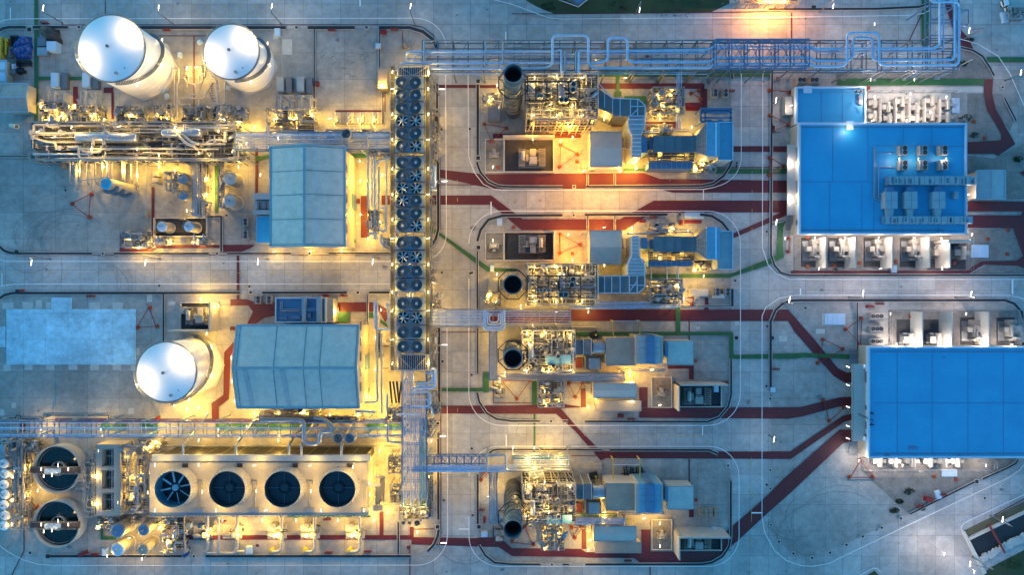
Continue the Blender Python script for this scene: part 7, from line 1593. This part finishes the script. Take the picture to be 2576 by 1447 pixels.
# annex above lower hall
t=T('plant_room','blue-roofed plant room with two ducts above the lower hall','building',P(758,782)); rf,_b=flatbuild(t,692,749,819,812,6.5,rm=M['bsteel'],pw=.3); m=MB(); m.dbox(759,746,769,811,6,7.4); m.dbox(796,746,808,812,6,7.4); t.part('roof_duct', m, M['lblue']); m=MB(); m.dbox(770,774,795,784,5.95,6.8); m.dbox(773,787,782,800,5.95,6.9); m.dbox(703,798,722,804,5.95,6.5); m.dbox(732,794,755,803,5.95,6.9); t.part('roof_unit', m, M['bsteel']); m=MB(); m.tube([P(706,760,6.4),P(706,783,6.4),P(754,783,6.4)],.14,6,.3); m.tube([P(710,757,6.4),P(710,779,6.4),P(754,779,6.4)],.12,6,.3); t.part('roof_pipe', m, M['steel']); m=MB(); m.dbox(821,752,838,812,0,4.4); m.dbox(838,756,845,810,0,2.4); t.part('side_stair_block', m, M['beige'])
# three-cell basin
t=T('filter_block','cream concrete block with three dark open cells between round basins and cooling tower','basin',P(275,1210)); z=5.5
X=[242,256,286,303]; Y=[1119,1130,1175,1183.5,1232,1240,1286,1298]
m=MB(); m.dbox(X[0],Y[0],X[1],Y[7],0,z); m.dbox(X[2],Y[0],X[3],Y[7],0,z)
for k in (0,2,4,6): a=P(X[1],Y[k],z); b=P(X[2],Y[k+1],z); m.box(a.x,b.y,0,b.x,a.y,z-.003)
t.part('concrete_wall', m, M['wall'])
for k in (1,3,5):
    m=MB(); a=P(X[1],Y[k],z); b=P(X[2],Y[k+1],z); m.box(a.x+.05,b.y+.05,.5,b.x-.05,a.y-.05,1); t.part('dark_water', m, M['black']); m=MB(); cx=(a.x+b.x)/2; cy=(a.y+b.y)/2
    m.beam((a.x,cy,3.2),(b.x,cy,3.2),.5); m.beam((cx,b.y,3.21),(cx,a.y,3.21),.45); m.beam((a.x+.9,b.y,3.22),(a.x+.9,a.y,3.22),.2); m.beam((b.x-.9,b.y,3.22),(b.x-.9,a.y,3.22),.2); t.part('cross_beam', m, M['cream']); m=MB()
    for (p,q) in (((a.x,a.y),(b.x,a.y)),((b.x,a.y),(b.x,b.y)),((b.x,b.y),(a.x,b.y)),((a.x,b.y),(a.x,a.y))): m.beam((*p,z+1),(*q,z+1),.07); m.beam((*p,z+.5),(*q,z+.5),.05); m.beam((*p,z),(*p,z+1),.07)
    t.part('handrail', m, M['steel'])
for k in range(3): pipe([(190+0,1190+k*0+20*k,3.2),(215,1190+20*k),(215,1165+62*k),(236,1165+62*k)],.3,3.2,['upper','middle','lower'][k]+' pipe between the round basins and the three-cell block','wpipe','pipes left of the three-cell block')
t,_=platform('walkway_bridge','upright lattice walkway between round basins and the three-cell block',214,1135,236,1300,5.2,nx=1,ny=8,seed=181,truss=True)
for i,(x0,y0,x1,y1,z,n) in enumerate(((304,1122,372,1290,4.5,60),(340,1108,402,1140,3,24),(244,1300,300,1330,3,10),(-30,1108,25,1145,4,16),(30,1110,54,1330,4.5,44),(405,1302,462,1395,3,34),(64,1112,92,1140,3,12),(330,1300,420,1320,3,12))):
    t,_=platform('pipe_gallery','bright gallery of pipes and valves',x0,y0,x1,y1,z,nx=2 if x1-x0<60 else 3,ny=max(2,int((y1-y0)/30)),seed=190+i,railing=i in (0,4)); clutter(t,x0,y0,x1,y1,1.2,z+1,n,190+i,fat=.18,white=.8); gear(t,x0+2,y0+2,x1-2,y1-2,z,n//4,200+i,1.2); PEND.append((t.o,'bright gallery of pipes and valves',((x0+x1)/2,(y0+y1)/2)))
for i,y in enumerate((1168,1194,1221,1246,1272,1299,1325)):
    vessel(8+(i%2)*3,y,12,4,(ORD[i])+' white drum counted down the stack at the left edge','tank','white drums at the left edge',cage=False,domeh=.3)
m=MB(); m.dbox(-5,1119,11,1152,0,5); solo('blue_shelter','small pale blue shelter cut by the left edge above the white drums','shelter',m,M['lblue'])
# pumps below the cooling tower
for i,x in enumerate((522,596,708,791.5,904.5)):
    t=T('circulation_pump',['leftmost','second','third','fourth','rightmost'][i]+' circulation pump with white pipe below the cooling tower','pump',P(x,1338),'circulation pumps'); c=P(x,1338)
    m=MB(); m.box(c.x-4,c.y-2,0,c.x+1.6,c.y+2,.25); t.part('plinth', m, M['curb']); m=MB(); m.tube([P(x,1300,2.4),P(x,1332,2.4),P(x,1335,1)],.45,14,.6); t.part('suction_pipe', m, M['wpipe'])
    m=MB(); m.cyl((c.x,c.y-.4),.9,.25,2.0,20); m.drum((c.x-3.4,c.y-.6,1.2),(c.x-1.2,c.y-.6,1.2),.62,16); t.part('pump_body', m, M['cream'])
    m=MB(); xx=x-22; 
    if i>1: m.dbox(xx-6,1319,xx+8,1328,.25,2.2); t.part('motor_box', m, M['cream'])
    m=MB(); x2=-28 if i not in (1,) else 18
    e1=P(x+1,1388,1.6); m.tube([P(x+1,1345,1.6),P(x+1,1380,1.6),P(x-6 if i!=0 else x-4,1389,1.6),P(x+x2 if i!=0 else x-8,1389,1.6)],.45,14,1.2); t.part('discharge_pipe', m, M['wpipe'])
    if i>1: m=MB(); q=P(x-26,1388,1.6); m.cyl((q.x,q.y),.75,0,1.5,16); m.cyl((q.x,q.y),.55,1.5,2.0,16); t.part('yellow_riser', m, M['yellow'])
    m=MB(); 
    for yy in (1350,1358,1366): q=P(x+1,yy,1.6); m.tube([q-Vector((0,.12,0)),q+Vector((0,.12,0))],.6,14)
    t.part('flange', m, M['steel']); clutter(t,x-24,1326,x+12,1344,.5,1.8,8,300+i,white=.6)
pipe([(551,1300),(551,1392),(520,1393)],.3,2,'blue-grey pipe dropping between the two leftmost circulation pumps','pipe'); pipe([(551,1393),(590,1393),(598,1384)],.42,1.6,'white pipe curling right to the second circulation pump','wpipe')
for i,(x0,y0,x1,y1) in enumerate(((466,1318,480,1330),(618,1377,632,1396),(256,1382,267,1400),(50+195,1384-10,0,0))):
    if x1: m=MB(); m.dbox(x0,y0,x1,y1,0,1.3); m.dbox(x0+2,y0+2,x1-2,y1-2,1.3,1.4); solo('field_cabinet','small pale cabinet near the pumps','cabinet',m,M['bluew'],'small pale cabinets',auto=((x0+x1)/2,(y0+y1)/2))
hdrum(432,1333,446,1322,1.8,.7,'small white drum left of the leftmost circulation pump','wpipe')
for i,(x,y) in enumerate(((505,1323),(462,1352),(466,1370),(470,1384),(468,1396))): m=MB(); c=P(x,y); m.cyl((c.x,c.y),.55,0,1.0,14); m.cyl((c.x+.7,c.y+.5),.4,0,.9,12); solo('blue_barrel','blue barrels standing together','barrel',m,M['tarp'],'blue barrels',auto=(x,y))
for i,(x,y) in enumerate(((436,1362),(445,1380))): pass

# ================================================================ SMALL THINGS
def tri(pts,label):
    t=T('triangle_frame',label,'barrier frame',P(*pts[0]),'red triangular pipe frames'); m=MB(); n=len(pts)
    for i in range(n if n==3 else n-1): a=P(*pts[i]); b=P(*pts[(i+1)%n]); m.beam(a+Vector((0,0,.7)),b+Vector((0,0,.7)),.17)
    t.part('rail', m, M['rpipe'])
    for p in pts: c=P(*p); m=MB(); a=random.random(); m.cbox((c.x,c.y),.95,.95,0,.45,a); m.cbox((c.x,c.y),.5,.5,.45,.85,a); t.part('foot_box', m, M['orange'])
for pts in (((231,489),(183,513),(227,547)),((378,774),(347.5,824),(396,821)),((1410,364.5),(1452,388),(1408,419.5)),((1409,589.5),(1459,616),(1408.5,637)),((2165,800),(2126,828),(2161.5,866.5)),((2069,854),(2119,878),(2056,913)),((2069,1006.5),(2121,1025),(2084,1059)),
 ((1935,228),(1986,232)),((1936,290),(1982,314.5),(1945,330)),((1935,397),(1971,418),(1934,442)),((1218,312.5),(1274,322.5),(1236,356)),((1738,235),(1762,250),(1758,228)),((1263,958),(1300,1004),(1333,958)),((1430,964),(1447,999),(1465,964)),((1438,1327),(1445.5,1353.5),(1463,1326)),((1288,1363),(1342,1370),(1320,1325)),((1983,599.5),(1982,633)),((2161,1158.5),(2136,1200),(2194.5,1200)),((72,1248.5),(71,1300),(96,1277)),((1716,752),(1739,765),(1746,748)),((1216,1190),(1210,1208),(1232,1185))):
    cx=sum(p[0] for p in pts)/len(pts); cy=sum(p[1] for p in pts)/len(pts); tri(pts,'red tubular frame on square orange feet'); PEND.append((bpy.context.scene.collection.objects[-1] if False else None,'',(cx,cy))) if False else None
    o=[o for o in COL.objects if o.name.startswith('triangle_frame')][-1]; PEND.append((o,'red tubular frame on square orange feet',(cx,cy)))
for (x,y) in ((1957,198),(2184,221),(2449,305),(2476,347),(2534,579.5),(2484,601),(2533,639),(2031,671),(2099,668),(2162,662),(2253,658),(2399.5,662),(2350,1199),(2404,1207),(1451,407),(1440,638),(2289,797),(1252,421),(1292,572),(1748,908),(1750,1259),(2031,598),(1828,962)):
    m=MB(); c=P(x,y); m.cbox((c.x,c.y),.95,.95,0,.3,0); m.cbox((c.x,c.y-.1),.6,.45,.3,.42,0); solo('earth_pit_lid','small orange square pit lid','pit lid',m,M['orange'],'orange earth pit lids',auto=(x,y))
def hydrant(x,y):
    t=T('fire_hydrant','red branching fire hydrant','hydrant',P(x,y),'red fire hydrants',auto=(x,y)); c=P(x,y); m=MB(); m.tube([(c.x-.9,c.y,.6),(c.x+.9,c.y,.6)],.16,8)
    for k in (-.9,-.3,.3,.9): m.cyl((c.x+k,c.y),.17,0,1.1,8); m.tube([(c.x+k,c.y,.9),(c.x+k,c.y+.5,.9)],.12,8)
    t.part('manifold', m, M['rpipe']); m=MB()
    for k in (-.9,.3): m.lathe((c.x+k,c.y),[(.24,1.12),(.28,1.15),(.24,1.18),(.2,1.15),(.24,1.12)],12)
    t.part('handwheel', m, M['rpipe'])
for (x,y) in ((422,77),(993,75),(836,77),(232,746),(865,745),(1837,230),(1643,548),(1588,1054),(2211,765),(1950,929),(2311,1273),(2368,1243),(1579,1410),(828,1390),(926,1387),(1211,1282),(242,1394),(561,1311),(825,1306),(116,59)): hydrant(x,y)
for (x,y,w,h,a) in ((965,81,15,9,0),(800,212,8,12,0),(851,778,8,14,0),(1615,557,15,7,0),(1560,1046,15,8,0),(2186,771,18,6,0),(2332,1255,20,12,-.2),(1219,1307,6,15,0),(212,1392,20,9,.4),(59,731,5,5,0),(820,744,15,7,0),(1627,143,8,4,0),(1816,963,6,8,0),(1817,1340,5,14,0),(400,1050,8,7,0)):
    m=MB(); c=P(x,y); m.cbox((c.x,c.y),w*K,h*K,0,1.1,a); m.cbox((c.x,c.y),w*K*.9,h*K*.8,1.1,1.25,a); m.cbox((c.x,c.y+h*K*.5+.03),.25,.05,.5,.7,a); solo('hose_box','bright red fire hose box','hose box',m,M['rpipe'],'red hose boxes',auto=(x,y))
m=MB(); m.dbox(1724,257,1765,266,1.9,2.2); m.dbox(1726,266,1765,278,0,.5); 
for x in (1726,1763): c=P(x,262); m.beam((c.x,c.y,0),(c.x,c.y,1.9),.12)
solo('awning','long crimson awning right of the topmost pipework skid','awning',m,M['rpipe'])
m=MB(); m.dbox(1722,553,1765,562,1.9,2.2)
for x in (1724,1763): c=P(x,558); m.beam((c.x,c.y,0),(c.x,c.y,1.9),.12)
m.dbox(1712,553,1718,566,0,1.4); solo('awning','long crimson awning above the second blue filter house','awning',m,M['rpipe'])
for (x,y,w,h,a) in ((700,83,14,20,0),(1257,559,13,18,0),(2246,677,12,18,0),(2357,1244,12,20,.3),(1942,980,12,12,0),(2524,44,14,26,.2),(1238,676,10,16,0),(952,117,12,13,0),(2524,206-100,0,0,0),(1219,1343,16,14,0)):
    if w: m=MB(); c=P(x,y); m.cbox((c.x,c.y),w*K,h*K,0,.9,a); m.cbox((c.x,c.y),w*K*.8,h*K*.8,.9,1.0,a); solo('ground_cabinet','low pale ground box on the paving','cabinet',m,M['bluew'],'low pale ground boxes',auto=(x,y))
for (x,y,w,h) in ((2101,803,50,28),(2465,632,44,32),(2405,265,18,38),(2389,1191,38,18),(1747,539+3,48,16),(1710+30,1,0,0)):
    if w: m=MB(); m.dbox(x-w/2,y-h/2,x+w/2,y+h/2,0,.35); 
    if w:
        for k in range(4): q=x-w/2+(k+.5)*w/4; m.dbox(q-.4,y-h/2+1,q+.4,y+h/2-1,.35,.42)
        solo('trench_cover','pale blue flat trench cover','cover',m,M['bluew'],'pale trench covers',auto=(x,y))
# top-left stores corner
t=T('tarpaulin_heap','bulky heap under a wrinkled bright blue tarpaulin in the top-left corner','covered heap',P(61,121)); m=MB(); R=random.Random(5); n=22; vs=[]; 
for j in range(n):
    for i in range(n):
        u=i/(n-1)*2-1; v=j/(n-1)*2-1; rr_=max(0,1-u**4-v**4*.9+.15*math.sin(5*v)); c=P(61+u*22*(1+.12*math.sin(4*v+1)),121+v*28,0); vs.append((c.x+R.uniform(-.1,.1),c.y,1.9*rr_**.4*(.8+.2*math.sin(9*v+3*u)+.12*math.sin(13*u))+R.uniform(0,.12)))
m.add(vs,[(j*n+i,j*n+i+1,(j+1)*n+i+1,(j+1)*n+i) for j in range(n-1) for i in range(n-1)],False); t.part('tarpaulin', m, M['tarp'])
t=T('tarpaulin_heap','dark brown tarpaulin thrown over stacked goods in the top-left yard','covered heap',P(130,86)); m=MB(); vs=[]
for j in range(16):
    for i in range(16):
        u=i/15*2-1; v=j/15*2-1; rr_=max(0,1-u*u*.9-v*v*.9); c=P(130+u*25+v*5,87+v*19+u*6,0); vs.append((c.x,c.y,2.4*rr_**.5+R.uniform(0,.3)))
m.add(vs,[(j*16+i,j*16+i+1,(j+1)*16+i+1,(j+1)*16+i) for j in range(15) for i in range(15)],False); t.part('tarpaulin', m, M['brown'])
for i,(x0,y0,x1,y1,h,mt,lab) in enumerate(((94,92,116,115,1.6,'dsteel','grey-blue covered crate under the brown tarpaulin'),(93,118,119,139,1.4,'steel','lower grey covered crate in the top-left yard'),(117,103,141,127,2.4,'bluew','white box container beside the grey crates'))): m=MB(); m.dbox(x0,y0,x1,y1,0,h); m.dbox(x0+1,y0+1,x1-1,y1-1,h,h+.08); solo('crate',lab,'crate',m,M[mt])
jk=[('yellow','yellow steel pallet frame in the top-left stores corner',(0,92,7,150)),('yellow','second yellow pallet frame in the top-left stores corner',(12,95,20,135)),('dsteel','grey bundled stock between the yellow frames and blue heap',(22,118,31,143)),('black','dark bundle beside the blue heap',(25,88,45,112)),('bluew','white tote below the blue heap',(29,160,41,172)),('steel','grey tote stacked below the white tote',(21,174,39,187)),('black','round dark tyre pile below the blue heap',(42,170,57,184)),('black','dark frame stack just below the blue heap',(40,150,76,165))]
for (mt,lab,(x0,y0,x1,y1)) in jk:
    m=MB(); n=4
    for k in range(n): m.dbox(x0,y0+(y1-y0)*k/n,x1,y0+(y1-y0)*(k+.75)/n,0,.6+R.random()*1.2)
    m.dbox(x0,y0,x0+1.5,y1,0,1.9); solo('stored_goods',lab,'stored goods',m,M[mt])
# top-edge building corner in the grass and the edge vehicles
m=MB(); m.prism([tuple(P(*p)[:2]) for p in ((1405,-12),(1455,16),(1477,0),(1440,-30))],0,2.2); solo('pump_house','dark roofed corner of a small building in the grass at the top','building',m,M['bsteel'])
m=MB(); m.tube([P(1405,-2,2.3),P(1455,16.5,2.3),P(1478,-2,2.3)],.12,6); solo('roof_rail','pale edge rail of the small building in the grass','rail',m,M['bluew'])
for i,(x,y) in enumerate(((2524,10),(2533,26))):
    t=T('parked_car',['upper','lower'][i]+' white car parked at the top right corner','car',P(x,y),'white cars at the top right'); c=P(x,y); ro=.25
    m=MB(); m.cbox((c.x,c.y),2.0,1.7,.35,.9,ro); t.part('body', m, M['white']); m=MB(); m.cbox((c.x+.0,c.y),1.2,1.45,.9,1.4,ro); t.part('cabin', m, M['tank']); m=MB(); m.cbox((c.x-.75,c.y),.4,1.3,.9,1.1,ro); t.part('windscreen', m, M['black'])
    for (u,v) in ((-.7,-.8),(.7,-.8),(-.7,.8),(.7,.8)): m=MB(); m.tube([(c.x+u,c.y+v-.1,.33),(c.x+u,c.y+v+.1,.33)],.33,12); t.part('wheel', m, M['black'])
t,_=platform('equipment_skid','small lit skid cut off at the top right corner',2538,18,2576,46,2,nx=3,ny=2,seed=400); clutter(t,2538,18,2600,46,1,2.6,14,400,white=.8)
t,_=platform('gate_frame','orange-lit gantry frame at the top edge',1860,-14,2010,6,4,nx=6,ny=1,seed=401,holes=True); clutter(t,1862,-10,2010,4,3,4.4,14,401,white=.3)
pipe([(2487,1319),(2528,1392)],.3,1.2,'crimson pipe lying across the dark corner basin','rpipe')
m=MB(); c=P(2020,90); 
hyd=MB(); q=P(1025,118,0)
for k in range(14): hyd.beam((q.x+random.uniform(-1.5,1.5),q.y+random.uniform(-1,1),0),(q.x+random.uniform(-1.2,1.2),q.y+random.uniform(-1,1),random.uniform(.8,2)),.12)
solo('valve_cluster','tangled lit valve cluster at the left end of the top rack','valve',hyd,M['cream'])
m=MB(); m.tube([P(1013,78,.8),P(1014,122,.8)],.16,6); solo('red_riser','thin red fire pipe above the valve cluster at the rack end','pipe',m,M['rpipe'])

# ================================================================ LAMPS
for (bx,by,lx,ly,pw) in ((157,57,109,19,700),(437,61,399,19,700),(710,62,684,16,700),(1044,62,1033,15,900),(127,652,79,661,900),(403,651,366,661,1300),(675,652,649,660,1300),(953,650,938,659,800),(1107,465,1118,456,700),(1108,865,1118,868,700),
 (1108,1090,1114,1098,700),(1110,1342,1116,1367,700),(1103,238,1112,224,700),(1598,34,1609,24,500),(2061,30,2096,14,900),(2420,100,2438,76,1200),(2528,202,2568,182,1600),(2135,748,2171,737,2600),(2402,748,2443,740,3800),(1965,762,1986,755,1200),(2490,1298,2522,1308,1300),(1940,262,1952,252,600),(1940,565,1953,559,700),(1935,1096,1947,1106,700),(2445,1402,2440,1420,1500)):
    post(bx,by,lx,ly,pw*.75)
AL = [
 # left platform & upper-left
 (104,268,3,5),(124,300,4,6),(152,292,4,6),(188,268,3,5),(230,290,4,6),(262,300,4,5),(330,290,3,5),(400,292,3,7),(420,300,3,6),(470,170,5,8),(494,168,5,8),(460,300,3,6),(500,300,3,8),(560,300,3,7),(600,310,3,6),(640,320,3,6),(690,300,3,7),(740,300,3,7),(785,290,3,7),(830,298,4,6),(900,300,4,7),(940,300,4,6),
 (95,330,12,6),(135,345,12,5),(180,320,12,6),(230,375,12,5),(300,318,12,6),(345,375,12,5),(400,390,12,6),(440,320,12,5),(500,385,12,6),(550,330,12,6),(585,380,12,5),(620,360,8,5),(700,348,13,3),
 (200,430,5,5),(260,420,5,6),(310,430,5,7),(345,440,5,6),(400,420,4,8),(440,430,4,7),(520,450,4,9),(520,490,4,8),(560,405,4,5),(600,420,4,4),(390,610,3,6),(350,625,4,9),(325,600,4,5),(495,608,3,7),(430,610,3,4),(470,530,4,3),
 # around hall A / fan row
 (907,455,6,9),(907,540,6,9),(905,405,6,5),(930,470,5,5),(955,560,5,5),(962,440,5,5),(780,632,4,6),(690,634,3,4),(860,632,3,4),(655,440,4,3),(926,600,4,6),
 (960,215,5,8),(1085,290,5,4),(1090,360,5,4),(1092,710,5,4),(1095,770,5,4),(1030,158,6,6),
 # hall B
 (945,850,5,7),(945,930,5,8),(930,1000,4,7),(700,1040,5,8),(760,1042,5,8),(830,1044,5,8),(900,1040,5,8),(640,1040,5,7),(582,900,4,6),(583,960,4,6),(590,1010,4,6),(470,1030,4,8),(438,1020,4,6),(500,1025,4,5),(520,840,5,5),(845,785,3,6),(958,780,4,4),(505,752,4,9),(550,770,4,6),(527,782,4,4),
 # bottom-left racks
 (104,1080,4,5),(254,1080,4,5),(398,1080,4,6),(549,1080,4,6),(620,1075,4,4),(700,1078,4,6),(960,1078,4,6),(12,1130,5,7),(30,1200,5,7),(30,1260,5,7),(30,1320,5,7),(62,1180,4,4),(62,1250,4,4),(240,1200,7,5),(240,1270,7,4),(248,1135,6,3),(248,1205,6,3),(297,1265,6,3),(325,1150,5,8),(345,1125,4,8),(375,1125,4,8),(340,1200,5,7),(335,1250,5,6),(390,1115,4,5),(95,1235,4,4),(245,1330,5,5),
 (325,1355,6,8),(270,1400,7,4),(357,1407,6,3),(400,1330,4,6),(420,1370,4,7),(435,1350,4,5),(520,1345,3,8),(600,1345,3,8),(690,1350,3,9),(770,1350,3,9),(885,1350,3,9),(560,1310,4,6),(660,1310,4,6),(745,1310,4,5),(850,1310,4,6),(940,1310,4,6),
 # cooling tower deck
 (390,1170,13,5),(500,1170,13,6),(640,1172,13,6),(780,1172,13,6),(888,1176,13,5),(372,1240,13,4),(509,1238,13,4),(645,1236,13,4),(782,1236,13,4),(390,1285,13,6),(544,1285,13,6),(669,1285,13,6),(808,1285,13,6),(915,1285,13,5),(930,1216,13,5),(500,1108,4,4),(600,1108,4,4),(700,1108,4,4),(955,1135,4,5),(950,1200,5,6),(955,1275,4,6),(930,1245,13,3),
 # vertical bundle
 (985,985,5,6),(985,1050,5,6),(990,1110,5,6),(990,1170,5,7),(995,1240,6,7),(1040,950,9,5),(1090,1040,7,5),(1085,1110,5,5),(1085,1200,5,4),(1020,1290,11,7),(1060,1290,11,7),(1040,1230,7,4),(1008,1276,8,3),(1050,1340,3,5),(975,1290,4,5),
 # boilers
 (1345,195,22,5),(1400,192,22,5),(1465,195,22,5),(1340,290,22,6),(1400,290,22,6),(1465,290,22,6),(1385,262,22,5),(1440,265,22,5),(1380,310,9,7),(1430,315,9,7),(1340,312,6,5),(1490,310,8,7),(1520,300,9,5),(1250,215,6,7),(1230,250,5,6),(1255,270,4,5),(1500,190,8,5),(1573,196,6,6),
 (1345,672,22,6),(1400,672,22,6),(1465,672,22,6),(1345,758,22,6),(1400,758,22,6),(1465,758,22,6),(1340,745,22,3),(1520,668,9,5),(1250,690,6,5),(1230,745,5,6),(1310,770,5,5),(1480,785,6,7),(1400,785,6,4),
 (1325,840,18,5),(1370,838,18,5),(1435,845,18,5),(1325,935,18,4),(1380,932,18,5),(1435,932,18,4),(1240,850,5,5),(1330,865,18,4),(1270,940,8,4),(1500,905,5,6),(1440,910,5,5),
 (1330,1225,18,5),(1370,1215,18,5),(1435,1225,18,5),(1325,1300,18,4),(1380,1290,18,4),(1435,1305,18,4),(1345,1195,10,7),(1410,1165,11,7),(1330,1165,11,7),(1380,1145,6,8),(1250,1230,5,5),(1440,1285,5,5),(1520,1290,5,6),
 # skids
 (1655,240,8,5),(1670,270,8,6),(1700,270,8,6),(1690,235,8,5),(1660,300,4,5),(1740,320,4,6),(1640,330,5,5),(1655,720,8,5),(1680,750,8,6),(1700,720,8,5),(1720,752,3,5),(1750,680,5,5),(1770,695,5,5),(1750,425,5,6),(1770,412,5,6),(1660,400,4,6),(1715,400,4,6),(1660,650,4,6),(1715,650,4,6),(1600,420,4,6),(1590,575,4,6),(1730,582,4,6),(1690,575,5,5),(1610,650,5,5),
 (1370,985,8,5),(1400,985,8,5),(1370,1015,8,6),(1405,1015,8,5),(1258,960,5,6),(1375,1345,8,5),(1405,1345,8,6),(1370,1380,8,6),(1405,1380,8,6),(1610,840,9,0),(1585,945,5,7),(1640,930,5,5),(1500,1002,5,5),(1480,1025,5,6),(1485,1360,5,5),(1480,1385,5,6),(1620,1305,4,5),(1660,1318,4,4),(1590,1322,4,5),(1340,820,5,5),
 (1345,1110,0,0)]
for (x,y,z,p) in AL:
    if p: area_lamp(x,y,(z*.75+.9) if z < 10 else z+1.8,p*LK*(.85 if z < 10 else .72),YEL)
OL = [(1440,345,7,16),(1470,430,6,15),(1600,425,6,12),(1560,430,6,10),(1410,355,6,10),(1430,590,7,14),(1440,655,6,12),(1520,572,6,12),(1590,960,5,10),(1340,350,6,6)]
for (x,y,z,p) in OL: area_lamp(x,y,z+.5,p*LK*1.05,(1,.43,.04))
WL = [(2060,676,6,4),(2215,676,6,4),(2370,676,6,5),(2050,599,5.4,13),(2125,599,5.4,16),(2210,599,5.4,15),(2300,599,5.4,16),(2368,601,5.4,17),(2440,606,5.4,10),(2200,244,7,16),(2290,236,7,16),(2380,244,7,15),(2280,303,5,9),(2195,303,5,8),(2340,282,6,9),(2190,200,8,6),(2300,200,8,5),(2420,420,5,10),(2435,490,4,7),(2445,590,5,8),
 (2240,790,6,4),(2430,790,6,4),(2255,867,5,13),(2305,867,5,13),(2380,867,5,14),(2470,867,5,14),(2545,867,5,14),(2210,1172,4,9),(2270,1172,4,9),(2340,1172,4,9),(2410,1172,4,9),(2480,1172,4,7),(2160,1160,5,10),(1987,410,4.5,5),(1987,500,4.5,5),(1975,600,5,4),(1990,265,5,4),(2450,1440,8,12),(2375,1395,9,26),(1230,1250,5,5),(2200,60,8,8),(1344,1127,10,26),(1290,1127,9,12),
 (2142,324,8.4,4),(2262,400,8.8,2.5),(2310,400,8.8,2.5),(2380,400,8.8,2.5),(1590,1010,6,5),(1240,420,5,4),(1240,605,5,5),(1660,1020,6,4),(1660,1375,6,4)]
for (x,y,z,p) in WL: area_lamp(x,y,z,p*LK*.38,WHT if x > 1900 else WRM)
# high-pressure sodium gate lamps at the top
for (x,y) in ((1950,-4),(1925,0),(1975,2)): area_lamp(x,y,6,24*LK,(1,.36,.06))
# lamps in the fan row: under the walkways, washing the fan deck
for i,y in enumerate((180,223,287,351,424,489,552,600,665,735,782,855,915)):
    for x in (987,1077): area_lamp(x,y,ZC+1.4,3.2*LK,YEL)
    area_lamp(1030,y+8,8,2.5*LK,YEL)
finish_labels()
